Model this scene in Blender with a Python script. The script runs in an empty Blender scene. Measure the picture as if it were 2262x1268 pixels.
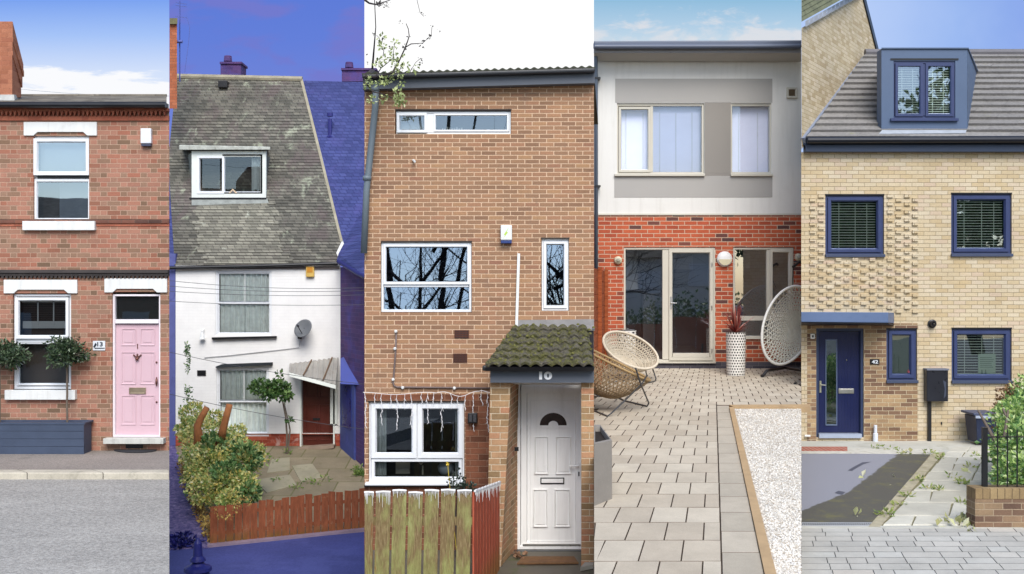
import bpy, bmesh, math, random
from mathutils import Vector, Matrix
R = random.Random(7)
scn = bpy.context.scene
C = scn.collection
# ------------------------------------------------------------------ camera, world, sun
FP, CX, CY, CZ = 2400.0, 1131.0, 634.0, 3.0
cam_d = bpy.data.cameras.new('camera'); cam = bpy.data.objects.new('camera', cam_d); C.objects.link(cam)
cam_d.sensor_width = 36; cam_d.lens = 36*FP/2262.0; cam_d.clip_end = 600; cam_d.clip_start = .1
cam.location = (0, 0, CZ); cam.rotation_euler = (math.radians(90), 0, 0)
scn.camera = cam
scn.view_settings.view_transform = 'Standard'; scn.view_settings.look = 'None'; scn.view_settings.gamma = 1
EXPO = 0.62
scn.view_settings.exposure = EXPO
SUN_EL, SUN_AZ = math.radians(46), math.radians(10)     # azimuth measured from -Y (behind the camera) towards +X
w = bpy.data.worlds.new('World'); scn.world = w; w.use_nodes = True
nt = w.node_tree; bg = nt.nodes['Background']
sk = nt.nodes.new('ShaderNodeTexSky'); sk.sky_type = 'NISHITA'; sk.sun_disc = False
sk.sun_elevation = SUN_EL; sk.sun_rotation = math.pi + SUN_AZ*-1; sk.air_density = 1.0; sk.dust_density = 1.2; sk.ozone_density = 1.6
nt.links.new(sk.outputs[0], bg.inputs[0]); bg.inputs[1].default_value = 0.15
sl = bpy.data.lights.new('sun', 'SUN'); sl.energy = 2.35; sl.angle = math.radians(38); sl.color = (1, .97, .92)
so = bpy.data.objects.new('sun', sl); C.objects.link(so)
sd = Vector((math.sin(SUN_AZ)*math.cos(SUN_EL), -math.cos(SUN_AZ)*math.cos(SUN_EL), math.sin(SUN_EL)))
so.rotation_euler = sd.to_track_quat('Z', 'Y').to_euler()

# ------------------------------------------------------------------ helpers
def P(px, py, d): return Vector(((px-CX)*d/FP, d, CZ-(py-CY)*d/FP))
def on_plane(px, py, a, b):
    """point on the plane z = a + b*y seen at a pixel of the photograph"""
    d = (CZ-a)/(b+(py-CY)/FP); return P(px, py, d)
class Face:
    """a house front standing at distance D; o is how far a point stands proud of it"""
    def __init__(s, D): s.D = D; s.s = FP/D
    def __call__(s, px, py, o=0): return Vector(((px-CX)/s.s, s.D-o, CZ-(py-CY)/s.s))
def lin(v):
    v /= 255.0
    return v/12.92 if v <= .04045 else ((v+.055)/1.055)**2.4
def rgb(r, g, b, k=.8): return (lin(r)*k, lin(g)*k, lin(b)*k, 1)

class N:
    def __init__(s, name):
        s.m = bpy.data.materials.new(name); s.m.use_nodes = True; s.t = s.m.node_tree
        s.b = s.t.nodes['Principled BSDF']; s.out = s.t.nodes['Material Output']
        s._tc = None
    def tc(s, o='Object'):
        if not s._tc: s._tc = s.t.nodes.new('ShaderNodeTexCoord')
        return s._tc.outputs[o]
    def put(s, sock, v):
        if isinstance(v, bpy.types.NodeSocket): s.t.links.new(v, sock)
        elif v is not None: sock.default_value = v
    def n(s, typ, **k):
        nd = s.t.nodes.new(typ)
        for a, v in k.items(): setattr(nd, a, v)
        return nd
    def ma(s, op, a, b=None, c=None, clamp=False):
        nd = s.n('ShaderNodeMath', operation=op, use_clamp=clamp)
        for i, v in enumerate((a, b, c)): s.put(nd.inputs[i], v) if v is not None else None
        return nd.outputs[0]
    def xyz(s, v):
        nd = s.n('ShaderNodeSeparateXYZ'); s.put(nd.inputs[0], v); return nd.outputs
    def comb(s, x, y, z):
        nd = s.n('ShaderNodeCombineXYZ')
        for i, v in enumerate((x, y, z)): s.put(nd.inputs[i], v)
        return nd.outputs[0]
    def noise(s, scale, detail=4, rough=.55, vec=None, dist=0, out=0):
        nd = s.n('ShaderNodeTexNoise'); s.put(nd.inputs['Vector'], vec if vec is not None else s.tc())
        nd.inputs['Scale'].default_value = scale; nd.inputs['Detail'].default_value = detail
        nd.inputs['Roughness'].default_value = rough; nd.inputs['Distortion'].default_value = dist
        return nd.outputs[out]
    def scaled(s, v, sc):
        nd = s.n('ShaderNodeMapping'); s.put(nd.inputs[0], v); nd.inputs['Scale'].default_value = sc; return nd.outputs[0]
    def ramp(s, f, stops, interp='LINEAR'):
        nd = s.n('ShaderNodeValToRGB'); s.put(nd.inputs[0], f); cr = nd.color_ramp; cr.interpolation = interp
        while len(cr.elements) < len(stops): cr.elements.new(.5)
        for e, (p, c) in zip(cr.elements, stops): e.position = p; e.color = c
        return nd.outputs[0]
    def mr(s, f, a, b, c=0, d=1, smooth=False):
        nd = s.n('ShaderNodeMapRange', interpolation_type='SMOOTHSTEP' if smooth else 'LINEAR'); s.put(nd.inputs[0], f)
        for i, v in zip((1, 2, 3, 4), (a, b, c, d)): s.put(nd.inputs[i], v)
        return nd.outputs[0]
    def mix(s, f, a, b, mode='MIX'):
        nd = s.n('ShaderNodeMix', data_type='RGBA', blend_type=mode); s.put(nd.inputs[0], f); s.put(nd.inputs[6], a); s.put(nd.inputs[7], b); return nd.outputs[2]
    def bump(s, h, strength=.3, dist=.01):
        nd = s.n('ShaderNodeBump'); nd.inputs['Strength'].default_value = strength; nd.inputs['Distance'].default_value = dist
        s.put(nd.inputs['Height'], h); s.t.links.new(nd.outputs[0], s.b.inputs['Normal'])
    def fin(s, col, rough=.7, metal=0, spec=.5):
        s.put(s.b.inputs['Base Color'], col); s.put(s.b.inputs['Roughness'], rough); s.put(s.b.inputs['Metallic'], metal)
        s.b.inputs['Specular IOR Level'].default_value = spec; return s.m
def grey(v): return (v, v, v, 1)

def plain(name, c, rough=.6, var=.12, ns=3.0, bs=60, bst=.1, metal=0, spec=.4, grime=None, streak=None):
    """paint, plastic, metal, stone: base colour with uneven tone, fine bump"""
    n = N(name); f = n.noise(ns, 5, .6)
    g = n.mr(f, .3, .7, 1-var, 1+var*.6)
    col = n.mix(1, c, n.comb(g, g, g), 'MULTIPLY')
    if grime:
        d = n.mr(n.noise(grime[1], 6, .7, dist=.6), .52, .72, 0, grime[2], True)
        col = n.mix(d, col, grime[0])
    if streak:      # rain streaks
        s_ = n.mr(n.noise(2.5, 6, .7, vec=n.scaled(n.tc(), (3, 3, .22))), .45, .75, 0, streak[1], True); col = n.mix(s_, col, streak[0])
    if bst: n.bump(n.noise(bs, 3), bst, .004)
    return n.fin(col, n.mr(f, .3, .7, max(rough-.08, .02), min(rough+.1, 1)), metal, spec)

def brick(name, stops, mortar, h=.075, S=.225, H=.225, off=.1125, m=.008, var=.25, vs=1.3, bumps=.6, stain=None, stain2=None, paint=None, vk=1.0, flat=False, mcov=0, vq=0):
    """bricks (or slates, blocks) laid in the wall's own plane; stops = ramp over the colour of single bricks"""
    n = N(name); x, y, z = n.xyz(n.tc())
    wob = n.noise(9, 2)
    u = n.ma('ADD', x, n.ma('MULTIPLY', wob, .006)) if flat else n.ma('ADD', n.ma('ADD', x, y), n.ma('MULTIPLY', wob, .006))
    v = n.ma('ADD', n.ma('MULTIPLY', y if flat else z, vk), n.ma('MULTIPLY', wob, .005))
    if vq: v = n.ma('ADD', v, n.ma('MULTIPLY', n.ma('MULTIPLY', z, z), vq))
    r = n.ma('FLOOR', n.ma('DIVIDE', v, h)); vf = n.ma('MULTIPLY', n.ma('FRACT', n.ma('DIVIDE', v, h)), h)
    par = n.ma('MULTIPLY', n.ma('FRACT', n.ma('MULTIPLY', r, .5)), 2)
    uu = n.ma('ADD', u, n.ma('MULTIPLY', par, off))
    PP = S+H; c = n.ma('FLOOR', n.ma('DIVIDE', uu, PP)); t = n.ma('SUBTRACT', uu, n.ma('MULTIPLY', c, PP))
    isH = n.ma('GREATER_THAN', t, S); lx = n.ma('SUBTRACT', t, n.ma('MULTIPLY', isH, S)); wd = n.ma('ADD', S, n.ma('MULTIPLY', isH, H-S))
    dist = n.ma('MINIMUM', n.ma('MINIMUM', lx, n.ma('SUBTRACT', wd, lx)), n.ma('MINIMUM', vf, n.ma('SUBTRACT', h, vf)))
    dist = n.ma('ADD', dist, n.ma('MULTIPLY', n.ma('SUBTRACT', n.noise(60, 2), .5), m*.8))
    mask = n.mr(dist, m*.35, m*.8, 0, 1, True)
    wn = n.n('ShaderNodeTexWhiteNoise', noise_dimensions='3D'); n.put(wn.inputs[0], n.comb(n.ma('ADD', n.ma('MULTIPLY', c, 2), isH), r, 3.7))
    bc = n.ramp(wn.outputs[0], stops)
    g = n.mr(n.noise(vs, 6, .65), .3, .72, 1-var, 1+var*.7); g2 = n.mr(n.noise(45, 4, .7), .3, .7, .86, 1.12)
    g = n.ma('MULTIPLY', g, g2)
    bc = n.mix(1, bc, n.comb(g, g, g), 'MULTIPLY')
    mc = n.mix(1, mortar, n.comb(g2, g2, g2), 'MULTIPLY')
    col = n.mix(mask, mc, bc)
    if mcov: col = n.mix(n.mr(n.noise(3.5, 6, .7), .5, .68, 0, mcov, True), col, mortar)
    if paint:      # white masonry paint over everything, bricks only faintly read
        pc = n.mix(n.mr(n.noise(2.2, 6, .7), .35, .75, 0, .5), paint, n.mix(1, paint, grey(.8), 'MULTIPLY'))
        col = n.mix(n.mr(mask, 0, 1, .82, .97), mortar, pc)
    for st in (stain, stain2):
        if st:
            sc, lo, hi, colr, amt = st[:5]
            vec = n.scaled(n.tc(), st[5]) if len(st) > 5 else None
            col = n.mix(n.mr(n.noise(sc, 7, .7, vec=vec, dist=.4), lo, hi, 0, amt, True), col, colr)
    n.bump(n.ma('ADD', mask, n.ma('MULTIPLY', n.noise(70, 4, .7), .35)), bumps, .008)
    n.brick_mask = mask
    return n.fin(col, .88, 0, .25)

def leafmat(name, stops, rough=.45, tl=.25):
    n = N(name); gi = n.n('ShaderNodeNewGeometry'); col = n.ramp(gi.outputs['Random Per Island'], stops)
    n.fin(col, rough, 0, .4); tr = n.n('ShaderNodeBsdfTranslucent'); n.put(tr.inputs[0], col)
    mx = n.n('ShaderNodeMixShader'); mx.inputs[0].default_value = tl
    n.t.links.new(n.b.outputs[0], mx.inputs[1]); n.t.links.new(tr.outputs[0], mx.inputs[2]); n.t.links.new(mx.outputs[0], n.out.inputs[0])
    return n.m
def glassmat(name, refl=.25, tint=(.75, .8, .8, 1), wav=.02, gc=(.74, .86, 1, 1)):
    n = N(name); fr = n.n('ShaderNodeFresnel'); fr.inputs[0].default_value = 1.5
    f = n.ma('ADD', n.ma('MULTIPLY', fr.outputs[0], 1.2), refl-.05, clamp=True)
    tr = n.n('ShaderNodeBsdfTransparent'); tr.inputs[0].default_value = tint
    gl = n.n('ShaderNodeBsdfGlossy'); gl.inputs['Roughness'].default_value = .01; gl.inputs[0].default_value = gc
    bp = n.n('ShaderNodeBump'); bp.inputs['Strength'].default_value = wav; bp.inputs['Distance'].default_value = .05
    n.put(bp.inputs['Height'], n.noise(1.5, 1)); n.t.links.new(bp.outputs[0], gl.inputs['Normal'])
    mx = n.n('ShaderNodeMixShader'); n.put(mx.inputs[0], f)
    n.t.links.new(tr.outputs[0], mx.inputs[1]); n.t.links.new(gl.outputs[0], mx.inputs[2]); n.t.links.new(mx.outputs[0], n.out.inputs[0])
    return n.m

def wloc(o):
    v = Vector((0, 0, 0))
    while o is not None: v += o.location; o = o.parent
    return v
def tag(o, label=None, cat=None, group=None, kind=None):
    if label: o['label'] = label
    if cat: o['category'] = cat
    if group: o['group'] = group
    if kind: o['kind'] = kind
    return o
def thing(name, label, cat, loc=(0, 0, 0), group=None):
    o = bpy.data.objects.new(name, None); C.objects.link(o); o.location = loc; o.empty_display_size = .2
    return tag(o, label, cat, group)

def push(p, dy):
    """the point dy metres farther back, on plots that widen like a fan away from the street"""
    k = (p.y+dy)/p.y; return Vector((p.x*k, p.y+dy, CZ+(p.z-CZ)*k))
class MB:
    """collects geometry in world coordinates; build() links it as one mesh object"""
    def __init__(s): s.v = []; s.f = []; s.a = []
    def poly(s, pts):
        i = len(s.v); s.v += [Vector(p) for p in pts]; s.f.append(tuple(range(i, i+len(pts))))
    def prism(s, W, pts, o0, o1):
        """outline given in photograph pixels on a front W, extruded from o0 (proud) back to o1"""
        f = [W(x, y, o0) for x, y in pts]; b = [W(x, y, o1) for x, y in pts]; s.hull(f, b)
    def hull(s, f, b):
        i = len(s.v); n = len(f); s.v += [Vector(p) for p in f]+[Vector(p) for p in b]
        s.f.append(tuple(range(i, i+n))); s.f.append(tuple(range(i+2*n-1, i+n-1, -1)))
        for k in range(n): s.f.append((i+k, i+n+k, i+n+(k+1) % n, i+(k+1) % n))
    def rect(s, W, x0, y0, x1, y1, o0, o1): s.prism(W, [(x0, y1), (x1, y1), (x1, y0), (x0, y0)], o0, o1)
    def box(s, x0, x1, y0, y1, z0, z1):
        s.hull([(x0, y0, z0), (x1, y0, z0), (x1, y0, z1), (x0, y0, z1)], [(x0, y1, z0), (x1, y1, z0), (x1, y1, z1), (x0, y1, z1)])
    def ring(s, W, x0, y0, x1, y1, w, o0, o1, ch=None):
        """rectangular frame w pixels wide, mitred, inner edge sloping back to o1; each face once"""
        ch = w*.25 if ch is None else ch
        def r(x0, y0, x1, y1, o): return [W(x0, y1, o), W(x1, y1, o), W(x1, y0, o), W(x0, y0, o)]
        loops = [r(x0, y0, x1, y1, o1), r(x0, y0, x1, y1, o0), r(x0+w-ch, y0+w-ch, x1-w+ch, y1-w+ch, o0), r(x0+w, y0+w, x1-w, y1-w, o0*.35+o1*.65), r(x0+w, y0+w, x1-w, y1-w, o1)]
        i = len(s.v)
        for l in loops: s.v += l
        for k in range(5):
            k2 = (k+1) % 5
            for j in range(4):
                j2 = (j+1) % 4; s.f.append((i+k*4+j, i+k*4+j2, i+k2*4+j2, i+k2*4+j))
    def tube(s, pts, r, n=8, cap=True):
        pts = [Vector(p) for p in pts]; rs = r if isinstance(r, (list, tuple)) else [r]*len(pts)
        i0 = len(s.v); up = None
        for k, p in enumerate(pts):
            t = (pts[min(k+1, len(pts)-1)]-pts[max(k-1, 0)])
            t = t.normalized() if t.length > 1e-9 else Vector((0, 0, 1))
            if up is None: up = t.orthogonal().normalized()
            up = (up-t*up.dot(t)); up = up.normalized() if up.length > 1e-6 else t.orthogonal().normalized()
            s2 = t.cross(up)
            for j in range(n):
                a = 2*math.pi*j/n; s.v.append(p+(up*math.cos(a)+s2*math.sin(a))*rs[k])
        for k in range(len(pts)-1):
            for j in range(n):
                a = i0+k*n+j; b = i0+k*n+(j+1) % n; s.f.append((a, b, b+n, a+n))
        if cap:
            s.f.append(tuple(range(i0+n-1, i0-1, -1))); e = i0+(len(pts)-1)*n; s.f.append(tuple(range(e, e+n)))
    def lathe(s, prof, c, n=20, axis='z'):
        c = Vector(c); i0 = len(s.v)
        for r, h in prof:
            for j in range(n):
                a = 2*math.pi*j/n
                if axis == 'z': s.v.append(c+Vector((r*math.cos(a), r*math.sin(a), h)))
                else: s.v.append(c+Vector((r*math.cos(a), -h, r*math.sin(a))))
        for k in range(len(prof)-1):
            for j in range(n):
                a = i0+k*n+j; b = i0+k*n+(j+1) % n; s.f.append((a, b, b+n, a+n))
        s.f.append(tuple(range(i0+n-1, i0-1, -1))); e = i0+(len(prof)-1)*n; s.f.append(tuple(range(e, e+n)))
    def build(s, name, mat, parent=None, bevel=0, smooth=False, **t):
        me = bpy.data.meshes.new(name); off = wloc(parent)
        o = bpy.data.objects.new(name, me)
        if parent is None and s.v and t.pop('origin', True):
            lo = Vector([min(v[i] for v in s.v) for i in range(3)]); hi = Vector([max(v[i] for v in s.v) for i in range(3)])
            off = Vector(((lo.x+hi.x)/2, (lo.y+hi.y)/2, lo.z)); o.location = off
        me.from_pydata([v-off for v in s.v], [], s.f); me.update(); me.materials.append(mat)
        if not getattr(s, 'nonorm', False):
            bm = bmesh.new(); bm.from_mesh(me); bmesh.ops.recalc_face_normals(bm, faces=bm.faces); bm.to_mesh(me); bm.free()
        if smooth: me.polygons.foreach_set('use_smooth', [True]*len(me.polygons))
        C.objects.link(o); o.parent = parent
        if bevel:
            b = o.modifiers.new('bevel', 'BEVEL'); b.width = bevel; b.segments = 2; b.limit_method = 'ANGLE'; b.angle_limit = .7
        tag(o, **t)
        return o

def wall_front(W, x0, x1, ytl, ytr, yb, holes, depth, rev=.14, back=True):
    """house body: front with openings and reveals, sides that run back, back, open top"""
    mb = MB(); yt = max(ytl, ytr)+1
    xs = sorted({x0, x1, *[h[0] for h in holes], *[h[2] for h in holes]}); ys = sorted({yt, yb, *[h[1] for h in holes], *[h[3] for h in holes]})
    for i in range(len(xs)-1):
        for j in range(len(ys)-1):
            mx, my = (xs[i]+xs[i+1])/2, (ys[j]+ys[j+1])/2
            if any(h[0] < mx < h[2] and h[1] < my < h[3] for h in holes): continue
            mb.poly([W(xs[i], ys[j+1]), W(xs[i+1], ys[j+1]), W(xs[i+1], ys[j]), W(xs[i], ys[j])])
    mb.poly([W(x0, yt), W(x1, yt), W(x1, ytr), W(x0, ytl)])
    for a, b, c, d in holes:
        q = [(a, b), (c, b), (c, d), (a, d)]
        for k in range(4):
            p, r = q[k], q[(k+1) % 4]; mb.poly([W(*p), W(*r), W(r[0], r[1], -rev), W(p[0], p[1], -rev)])
    k = (W.D+depth)/W.D
    def bk(x, y): v = W(x, y); return Vector((v.x*k, W.D+depth, v.z))
    mb.poly([W(x0, yb), W(x0, ytl), bk(x0, ytl), bk(x0, yb)]); mb.poly([W(x1, yb), bk(x1, yb), bk(x1, ytr), W(x1, ytr)])
    if back: mb.poly([bk(x0, yb), bk(x0, ytl), bk(x1, ytr), bk(x1, yb)])
    mb.bk = bk
    return mb
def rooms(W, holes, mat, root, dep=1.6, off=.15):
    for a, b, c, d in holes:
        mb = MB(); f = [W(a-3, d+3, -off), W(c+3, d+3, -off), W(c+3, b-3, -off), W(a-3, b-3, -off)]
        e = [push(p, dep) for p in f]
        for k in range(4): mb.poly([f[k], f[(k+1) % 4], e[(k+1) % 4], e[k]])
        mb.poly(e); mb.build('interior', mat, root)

def pane(W, x0, y0, x1, y1, o, mat, parent, name='pane', tilt=0):
    k = math.tan(math.radians(tilt))*(y1-y0)/W.s/2      # glass is never hung dead true
    mb = MB(); mb.poly([W(x0, y1, o+k), W(x1, y1, o+k), W(x1, y0, o-k), W(x0, y0, o-k)]); return mb.build(name, mat, parent)
def curtains(W, x0, y0, x1, y1, o, folds, amp, mat, parent, name='curtain'):
    mb = MB(); n = folds*8
    for k in range(n):
        def q(k): t = k/n; return x0+(x1-x0)*t, o+amp*math.sin(t*folds*2*math.pi+.7*math.sin(9*t))
        a, oa = q(k); b, ob = q(k+1); mb.poly([W(a, y1, oa), W(b, y1, ob), W(b, y0, ob), W(a, y0, oa)])
    return mb.build(name, mat, parent, smooth=True)
def slats(W, x0, y0, x1, y1, o, pitch, mat, parent, tilt=.35, name='blind', cords=()):
    mb = MB(); y = y0
    while y < y1:
        mb.prism(W, [(x0, y+pitch*tilt), (x1, y+pitch*tilt), (x1, y+pitch*tilt-1.5), (x0, y+pitch*tilt-1.5)], o, o-.02); y += pitch
    for c in cords: mb.rect(W, c-.7, y0, c+.7, y1, o+.004, o+.001)
    return mb.build(name, mat, parent)

def text(body, mat, parent, centre, height, sx=1.0, bold=.0, ext=.004, name='numeral'):
    cu = bpy.data.curves.new(name, 'FONT'); cu.body = body; cu.align_x = 'CENTER'; cu.align_y = 'CENTER'; cu.extrude = ext; cu.offset = bold; cu.size = 1
    t = bpy.data.objects.new('t', cu); C.objects.link(t); bpy.context.view_layer.update()
    dg = bpy.context.evaluated_depsgraph_get(); me = bpy.data.meshes.new_from_object(t.evaluated_get(dg)); C.objects.unlink(t); bpy.data.objects.remove(t)
    xs = [v.co.x for v in me.vertices]; ys = [v.co.y for v in me.vertices]; k = height/(max(ys)-min(ys)); cx = (max(xs)+min(xs))/2; cy = (max(ys)+min(ys))/2
    off = Vector(centre)-wloc(parent)
    for v in me.vertices: v.co = Vector(((v.co.x-cx)*k*sx, -v.co.z, (v.co.y-cy)*k))+off
    me.materials.clear(); me.materials.append(mat); me.name = name
    o = bpy.data.objects.new(name, me); C.objects.link(o); o.parent = parent; return o

def tiled(A, B, Cc, Dd, rows, lip, mb, wob=.0):
    """overlapping courses between eave A-B and ridge Dd-Cc"""
    nrm = (B-A).cross(Dd-A).normalized()
    if nrm.z < 0: nrm = -nrm
    for i in range(rows):
        t0, t1 = i/rows, (i+1)/rows+.15/rows
        t1 = min(t1, 1)
        l0, r0 = A.lerp(Dd, t0), B.lerp(Cc, t0); l1, r1 = A.lerp(Dd, t1), B.lerp(Cc, t1)
        up = nrm*(lip+wob*R.uniform(-1, 1)); lo = nrm*.002
        mb.hull([l0+up, r0+up, r1+lo, l1+lo], [l0-nrm*.02, r0-nrm*.02, r1-nrm*.02, l1-nrm*.02])

def leaf(mb, p, L, wd, d=None, up=None, bend=.15):
    """one leaf: folded kite of four faces' worth of points"""
    d = d or Vector((R.gauss(0, 1), R.gauss(0, 1), R.gauss(0, 1))).normalized()
    s = d.cross(Vector((R.gauss(0, 1), R.gauss(0, 1), R.gauss(0, 1)))).normalized(); n = d.cross(s)
    i = len(mb.v); m = p+d*L*.5-n*L*bend
    mb.v += [p, m+s*wd, p+d*L, m-s*wd]; mb.f.append((i, i+1, i+2, i+3))
def clump(mb, c, r, n, L, wd, hollow=.55):
    """leaves scattered through an uneven ball"""
    c = Vector(c); ph = [R.uniform(0, 6.28) for _ in range(6)]
    for _ in range(n):
        d = Vector((R.gauss(0, 1), R.gauss(0, 1), R.gauss(0, 1))).normalized()
        k = 1+.16*math.sin(3*d.x+ph[0]+4*d.z)+.12*math.sin(5*d.y+ph[1]-3*d.z)+.1*math.sin(7*d.x-5*d.y+ph[2])
        q = (hollow+(1-hollow)*R.random()**.7)*k
        p = c+Vector((d.x*r[0], d.y*r[1], d.z*r[2]))*q
        ld = (d+Vector((R.gauss(0, .6), R.gauss(0, .6), R.gauss(0, .6)))).normalized()
        leaf(mb, p, L*R.uniform(.6, 1.25), wd*R.uniform(.7, 1.2), ld)
def branch(mb, p, d, L, r, depth, spread=.6, up=.05, tips=None, n=5, kids=(2, 4), rat=(.55, .8)):
    pts = [Vector(p)]; rs = [r]; dd = Vector(d).normalized()
    for k in range(n):
        dd = (dd+Vector((R.gauss(0, .13), R.gauss(0, .13), R.gauss(0, .1)+up))).normalized(); pts.append(pts[-1]+dd*L/n); rs.append(r*(1-.45*(k+1)/n))
    mb.tube(pts, rs, 6 if r > .03 else 4 if depth > 1 else 3, cap=depth == 0)
    if tips is not None and depth <= 1: tips += pts[2:]
    if depth > 0:
        for _ in range(R.randint(*kids)):
            t = R.randint(2, n); q = (dd+Vector((R.gauss(0, spread), R.gauss(0, spread), R.gauss(0, spread)))).normalized()
            branch(mb, pts[t], q, L*R.uniform(*rat), rs[t]*.7, depth-1, spread, up, tips, n, kids, rat)

# ------------------------------------------------------------------ shared materials
UPVC = plain('white_upvc', rgb(244, 246, 248, .82), .3, .03, 2, bst=0, spec=.5)
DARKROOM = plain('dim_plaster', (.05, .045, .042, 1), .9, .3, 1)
BLACK = plain('black_plastic', (.012, .012, .014, 1), .35, .2)
STEEL = plain('brushed_steel', (.5, .49, .47, 1), .3, .1, metal=1)
NET = plain('net_curtain', (.62, .64, .62, 1), .9, .15, 8)
GLASS = glassmat('window_glass', .2)
GLASSR = glassmat('reflective_glass', .32, gc=(.66, .80, 1, 1))
GLASSD = glassmat('dark_glass', .1)
GLASSC = glassmat('clear_glass', .1, (.95, .97, .96, 1))
# ------------------------------------------------------------------ sky backdrops and ground
def skyboard(name, px0, px1, base_fn, d=75):
    n = N(name); x, y, z = n.xyz(n.tc()); col = base_fn(n, x, y, z)
    e = n.n('ShaderNodeEmission'); n.put(e.inputs[0], col); e.inputs[1].default_value = 1/2**EXPO
    n.t.links.new(e.outputs[0], n.out.inputs[0])
    mb = MB(); a = P(px0, 700, d); b = P(px1, 700, d); c = P(px1, -260, d); e_ = P(px0, -260, d)
    mb.poly([a, b, c, e_]); mb.hull([a, b, c, e_], [v+Vector((0, .3, 0)) for v in (a, b, c, e_)]); mb.f = mb.f[1:]; mb.v = mb.v
    o = mb.build('sky', n.m, None, origin=False); o['kind'] = 'structure'; return o
def pz(y, d=75): return CZ-(y-CY)*d/FP      # height on the backdrop of a photograph row
def sky1(n, x, y, z):
    g = n.ramp(n.mr(z, pz(240), pz(-20)), [(0, rgb(226, 236, 252, 1)), (.3, rgb(212, 226, 251, 1)), (.62, rgb(166, 196, 248, 1)), (1, rgb(110, 154, 238, 1))])
    c = n.noise(.16, 7, .62, vec=n.scaled(n.tc(), (1, 1, 5.5)), dist=.3)
    lo = n.mr(z, pz(200), pz(130), .30, .62); f = n.mr(c, lo, n.ma('ADD', lo, .12), 0, 1, True)
    f = n.ma('MULTIPLY', f, n.mr(z, pz(110), pz(150), 0, 1, True))
    return n.mix(f, g, rgb(250, 251, 254, 1))
def sky2(n, x, y, z):
    g = n.ramp(n.mr(z, pz(190), pz(-10)), [(0, rgb(112, 132, 216, 1)), (.5, rgb(100, 128, 218, 1)), (1, rgb(94, 124, 216, 1))])
    c = n.noise(.16, 6, .55, vec=n.scaled(n.tc(), (1, 1, 2.6)), dist=.2)
    return n.mix(n.mr(c, .46, .62, 0, .8, True), g, rgb(118, 122, 204, 1))
def sky3(n, x, y, z): return rgb(255, 255, 255, 1.05)
def sky4(n, x, y, z):
    g = n.ramp(n.mr(z, pz(110), pz(0)), [(0, rgb(205, 222, 234, 1)), (.5, rgb(176, 206, 230, 1)), (1, rgb(146, 190, 222, 1))])
    c = n.noise(.34, 7, .62, vec=n.scaled(n.tc(), (1, 1, 2.2)), dist=.3)
    lo = n.mr(z, pz(100), pz(10), .40, .66); return n.mix(n.mr(c, n.ma('SUBTRACT', lo, .06), n.ma('ADD', lo, .14), 0, .8, True), g, rgb(226, 226, 230, 1))
def sky5(n, x, y, z):
    g = n.ramp(n.mr(x, P(1900, 0, 75).x, P(2262, 0, 75).x), [(0, rgb(178, 203, 247, 1)), (.6, rgb(150, 182, 240, 1)), (1, rgb(140, 170, 236, 1))])
    return n.mix(n.mr(n.noise(.1, 4), .35, .7, 0, .25, True), g, rgb(196, 214, 250, 1))
skyboard('sky_blue_with_low_cloud', -900, 374, sky1); skyboard('sky_violet_blue', 374, 805, sky2); skyboard('sky_white', 805, 1312, sky3)
skyboard('sky_pale_blue', 1312, 1770, sky4); skyboard('sky_even_blue', 1770, 3200, sky5)
g = MB(); g.poly([(-140, -60, -5.2), (140, -60, -5.2), (140, 90, -5.2), (-140, 90, -5.2)])
g.build('ground', plain('earth', (.16, .15, .12, 1), .95, .3, .5), None, kind='structure')

def sheet(name, mat, pxpts, a, b, thick=.25, kind='structure', up=0, **t):
    """paved area whose outline is read off the photograph onto the plane z = a + b*y"""
    pts = [on_plane(x, y, a, b)+Vector((0, 0, up)) for x, y in pxpts]
    mb = MB(); mb.hull(pts, [p-Vector((0, 0, thick)) for p in pts]); return mb.build(name, mat, None, kind=kind, **t)

# ================================================================== HOUSE 1: red brick terrace, pink door
W1 = Face(19.2)
B1 = brick('orange_red_brick', [(0, rgb(124, 100, 80)), (.08, rgb(148, 116, 94)), (.3, rgb(164, 130, 108)), (.5, rgb(172, 122, 102)), (.75, rgb(186, 134, 112)), (.9, rgb(176, 116, 94)), (1, rgb(150, 104, 84))],
    rgb(206, 172, 148), h=.0832, S=.236, H=.118, off=.177, m=.0075, var=.13, stain=(1.1, .5, .75, rgb(150, 116, 98), .4))
B1D = brick('sooty_brick_course', [(0, rgb(84, 64, 58)), (.5, rgb(120, 82, 70)), (1, rgb(150, 98, 78))], rgb(120, 98, 86), h=.0832, S=.236, H=.236, off=.118, var=.25)
B1R = brick('bright_red_brick', [(0, rgb(166, 92, 70)), (.5, rgb(186, 112, 86)), (1, rgb(156, 88, 68))], rgb(156, 104, 84), h=.0832, S=.236, H=.118, off=.118, m=.005, var=.2)
CH1 = brick('chimney_brick', [(0, rgb(176, 112, 84)), (.5, rgb(196, 130, 100)), (1, rgb(168, 104, 80))], rgb(196, 132, 104), h=.083, S=.236, H=.236, off=.118, m=.005, var=.2, stain=(3, .58, .75, rgb(110, 78, 62), .5))
WPAINT = plain('white_masonry_paint', rgb(240, 241, 238, .82), .6, .05, 2, 30, .15, grime=(rgb(200, 198, 190), 2.5, .3), streak=(rgb(190, 186, 176), .35))
h1 = thing('terraced_house', 'orange red brick terraced house with a pink front door, first house on the left', 'house', W1(60, 995))
H1 = [(74, 300, 197, 489), (28, 648, 157, 861), (248, 645, 354, 966)]
wall_front(W1, -420, 374, 243, 243, 1010, H1, 3.2).build('wall', B1, h1)
rooms(W1, H1, DARKROOM, h1)
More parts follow.
